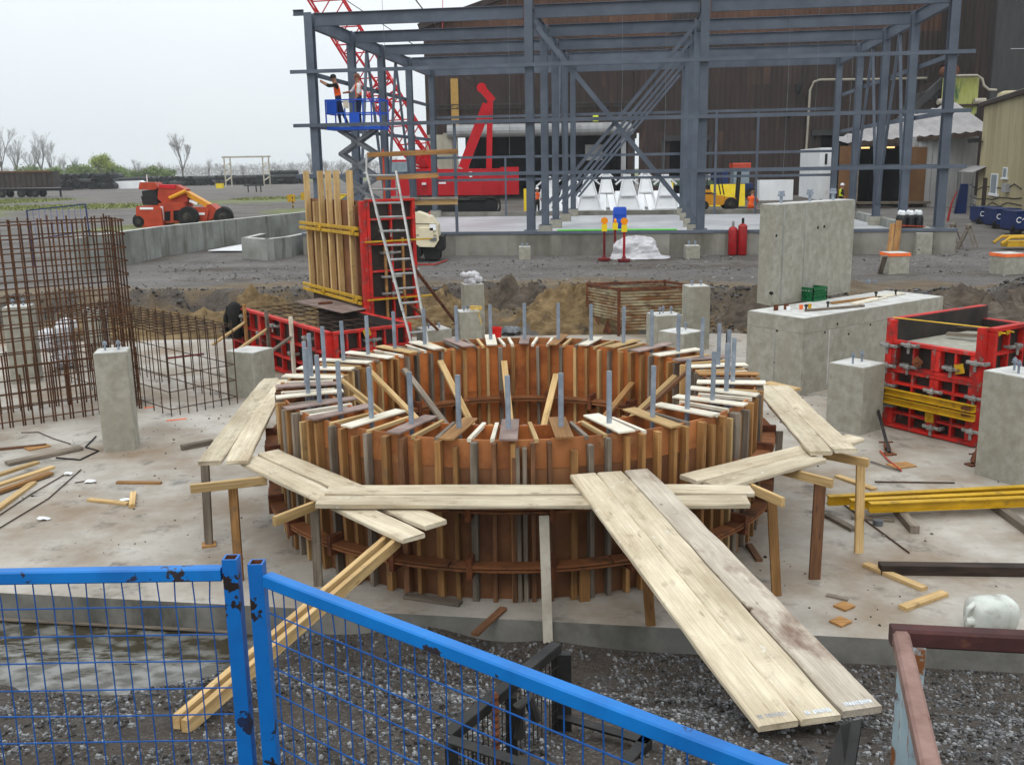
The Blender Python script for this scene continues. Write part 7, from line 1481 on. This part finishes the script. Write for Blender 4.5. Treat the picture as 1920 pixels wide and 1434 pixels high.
# green-yellow hopper above the lean-to
YH = 74.; hx = lambda px: PY(px, 200, YH).x; hz = lambda py: PY(1800, py, YH).z
t = thing('corrugated_hopper', 'yellow-green stained corrugated hopper above the lean-to roof', 'hopper', (hx(1800), YH, hz(222)))
corrv(t, V((hx(1764), YH, 0)), V((hx(1832), YH, 0)), hz(214), hz(146), 8, 'corr_green', amp=.12); corrv(t, V((hx(1766), YH-.05, 0)), V((hx(1828), YH-.05, 0)), hz(226), hz(199), 7, 'corr_green', amp=.12)
MB().prism([V((hx(1764), YH+.2, hz(226))), V((hx(1832), YH+.2, hz(226))), V((hx(1832), YH+4, hz(226))), V((hx(1764), YH+4, hz(226)))], (0, 0, hz(150)-hz(226))).build('tank', 'corr_brown', t)
MB().bar(V((hx(1760), YH-.2, hz(198))), V((hx(1832), YH-.2, hz(198))), .2, .15).build('band', 'wood_dark', t)
for px in (1762, 1830): MB().tube([V((hx(px)-.3, YH-.3, hz(191))), V((hx(px)+.5, YH-.3, hz(191)))], .22, 10).build('end_drum', 'corr_pale', t)
MB().tube([V((hx(1766), YH-.3, hz(143))), V((hx(1824), YH-.3, hz(143))), V((hx(1834), YH-.3, hz(150))), V((hx(1838), YH-.3, hz(162))), V((hx(1848), YH-.3, hz(170))), V((hx(1862), YH-.3, hz(171)))], .09, 8).build('hand_rail', 'corr_pale', t)
MB().tube([V((hx(1772), YH-1, hz(134))), V((hx(1772), YH+.5, hz(134)))], .4, 14).build('fan_housing', 'crane_red' if 0 else 'rust', t)
for k in range(8): MB().bar(V((hx(1700+8*k), YH+.5, hz(205-3*k))), V((hx(1712+8*k), YH+.5, hz(180-3*k))), .3, .25).build('conveyor_piece', 'corr_dark', t)
MB().bar(V((hx(1690), YH+.6, hz(228))), V((hx(1780), YH+.4, hz(140))), .6, .5).build('conveyor_truss', 'corr_dark', t)
# ------------------------------------------------------------------ vegetation along the far edge
def bare_tree(seed, h, spread, lim):
    r = random.Random(seed); tr, tw = MB(), MB()
    def grow(p, d, L, rad, lv):
        q = p+d*L; (tr if lv < 2 else tw).tube([p, q], rad, 5 if lv < 2 else 3, r1=rad*.62, cap=False)
        if lv >= lim: return
        for k in range(r.choice((2, 3, 3)) if lv else 6):
            a = r.uniform(0, 6.28); s = spread*r.uniform(.5, 1.1); side = V((math.cos(a), math.sin(a), 0)); nd = (d+side*s+V((0, 0, .22))).normalized()
            grow(p+d*L*r.uniform(.45, 1.0), nd, L*r.uniform(.55, .82), max(rad*.54, .014), lv+1)
    grow(V((0, 0, 0)), V((r.uniform(-.05, .05), 0, 1)), h*.36, h*.02, 0)
    return tr.mesh('trunk'), tw.mesh('crown')
def leafy(seed, h, w, n, leaf):
    r = random.Random(seed); tr, cw = MB(), MB(); tr.tube([(0, 0, 0), (.1, 0, h*.4), (0, .1, h*.7)], h*.03, 6, r1=h*.01)
    cl = []
    for k in range(16):
        a = r.uniform(0, 6.28); f = r.uniform(.2, 1); rr = w*math.sqrt(r.random())*(1-.55*abs(f-.5)); cl.append((V((rr*math.cos(a), rr*math.sin(a), h*f*.86)), r.uniform(.22, .38)*w))
        tr.tube([(0, 0, h*.25), cl[-1][0]], h*.012, 4, r1=h*.004, cap=False)
    for k in range(n):
        c, s = r.choice(cl); d = V((r.gauss(0, 1), r.gauss(0, 1), r.gauss(0, .8))); p = c+d*s*.55; a = V((r.gauss(0, 1), r.gauss(0, 1), r.gauss(0, 1))).normalized()*leaf; b = a.cross(V((r.gauss(0, 1), r.gauss(0, 1), r.gauss(0, 1)))).normalized()*leaf*.6
        cw.quad(p-a, p+b, p+a, p-b)
    return tr.mesh('trunk'), cw.mesh('crown')
def plant(name, label, meshes, mats, px, Y, group, s=1., rz=0., cat='tree'):
    p = PY(px, 330, Y); p.z = hgt(p.x, Y)-.05; t = thing(name, label, cat, p, group); M = Matrix.Translation(p) @ Matrix.Rotation(rz, 4, 'Z') @ Matrix.Scale(s, 4)
    obj('trunk', meshes[0], mats[0], t, M); obj('crown', meshes[1], mats[1], t, M); return t
BT = [bare_tree(k, 13, .46, 6) for k in (3, 8, 21, 34)]
plant('bare_tree', 'tall lone leafless tree behind the far pipe row', bare_tree(5, 15, .44, 7), ('bark', 'hazy_twig'), 343, 300, 'leafless trees', .92)
gt = leafy(4, 9.5, 4.6, 9000, .24)
plant('budding_tree', 'round yellow-green budding tree above the hedge', gt, ('bark', 'leaf_new'), 186, 285, 'budding trees', 1.0)
k = 0
for px, s, Y in ((6, 1.5, 330), (34, 1.25, 320), (62, 1.15, 340), (80, 1.3, 325), (97, 1.1, 330), (118, .8, 325), (-30, 1.5, 330), (140, .7, 340), (258, .62, 330), (275, .55, 340), (305, .6, 335), (392, .6, 340), (415, .5, 335), (455, .5, 345), (520, .55, 340), (548, .5, 345), (585, .75, 345), (610, .6, 350), (640, .6, 350), (690, .6, 350), (740, .6, 350)):
    plant('bare_tree', 'leafless tree in the far treeline, %s from the dump trailer side' % ('eldest' if 0 else (ORD[k] if k < 15 else ['sixteenth', 'seventeenth', 'eighteenth', 'nineteenth', 'twentieth', 'twenty-first'][k-15])), BT[k % 4], ('bark', 'hazy_twig'), px, Y, 'leafless trees', s*.95, k*1.3); k += 1
LB = [leafy(k, 5.2, 3.6, 2200, .24) for k in (11, 12, 13)]
r = random.Random(3)
for k, px in enumerate((0, 28, 55, 88, 112, 140, 160, 215, 238, 262, 285, 312)):
    plant('shrub', '%s green shrub of the hedge behind the yard, counted from the dump trailer side' % ORD[k], LB[k % 3], ('bark', 'leaf'), px+r.uniform(-4, 4), 280+r.uniform(-8, 8), 'green shrubs of the far hedge', r.uniform(.75, 1.15), r.uniform(0, 6), 'shrub')
# distant wood: too far to count
mb = MB(); r = random.Random(9)
for k in range(52000):
    x = r.uniform(-330, 40); y = 400+r.uniform(-25, 70); hm_ = 5.4*(1+.35*MN.noise((x*.06, y*.03, 3))+.3*MN.noise((x*.25, y*.1, 8))); z = .9+hm_*r.random()**1.15
    d = V((r.gauss(0, .6), r.gauss(0, .3), r.uniform(.2, 1))).normalized()*r.uniform(.5, 1.7); n_ = V((r.uniform(.03, .11), 0, r.uniform(-.04, .04))); p = V((x, y, z))
    mb.quad(p-n_, p+n_, p+d)
tag(mb.build('treeline', 'hazy_twig'), 'hazy leafless wood along the horizon', 'wood', kind='stuff')
# grass tufts
mb = MB()
for k in range(22000):
    x = r.uniform(-76, -18); y = r.uniform(70, 132)
    q1 = ((x+44)/15)**2+((y-94)/8)**2; q2 = ((x+27)/4)**2+((y-112)/6)**2; q3 = ((x+62)/9)**2+((y-118)/12)**2
    if min(q1, q2, q3)+.4*MN.noise((x*.3, y*.3, 2)) > 1: continue
    z = hgt(x, y); a = r.uniform(0, 6.28); w_ = V((math.cos(a), math.sin(a), 0))*.07; p = V((x, y, z)); mb.quad(p-w_, p+w_, p+V((r.gauss(0, .1), r.gauss(0, .1), r.uniform(.08, .24))))
tag(mb.build('grass', 'grass'), 'rough green grass on the yard verge', 'grass', kind='stuff')
# pale straw-coloured clods and roots on the heap behind the form are part of the rubble above

# hubs on the wheels
for o in [o for o in sc.objects if o.name.startswith('wheel') and o.type == 'MESH']:
    xs = [v.co for v in o.data.vertices]; y0 = min(c.y for c in xs); r_ = (max(c.z for c in xs)-min(c.z for c in xs))/2; cz = (max(c.z for c in xs)+min(c.z for c in xs))/2; cx = (max(c.x for c in xs)+min(c.x for c in xs))/2
    if max(c.y for c in xs)-y0 > r_*1.6: continue
    obj('hub', MB().lathe((cx, y0-.012, cz), [(r_*.1, 0), (r_*.16, -.03), (r_*.45, .0), (r_*.5, .03)], 12, ax='Y').mesh('hub'), 'track', o, o.matrix_basis.copy())
# ------------------------------------------------------------------ damp air over the yard
mb = MB(); mb.prism([V((-520, -15, -1.6)), V((520, -15, -1.6)), V((520, 980, -1.6)), V((-520, 980, -1.6))], (0, 0, 33))
hm = bpy.data.materials.new('haze_air'); hm.use_nodes = True; ht = hm.node_tree; ht.nodes.clear()
hv = ht.nodes.new('ShaderNodeVolumePrincipled'); ho = ht.nodes.new('ShaderNodeOutputMaterial'); hv.inputs['Color'].default_value = (.95, .98, 1, 1); hv.inputs['Density'].default_value = .0003
ht.links.new(hv.outputs[0], ho.inputs['Volume'])
tag(mb.build('haze', hm), kind='stuff')
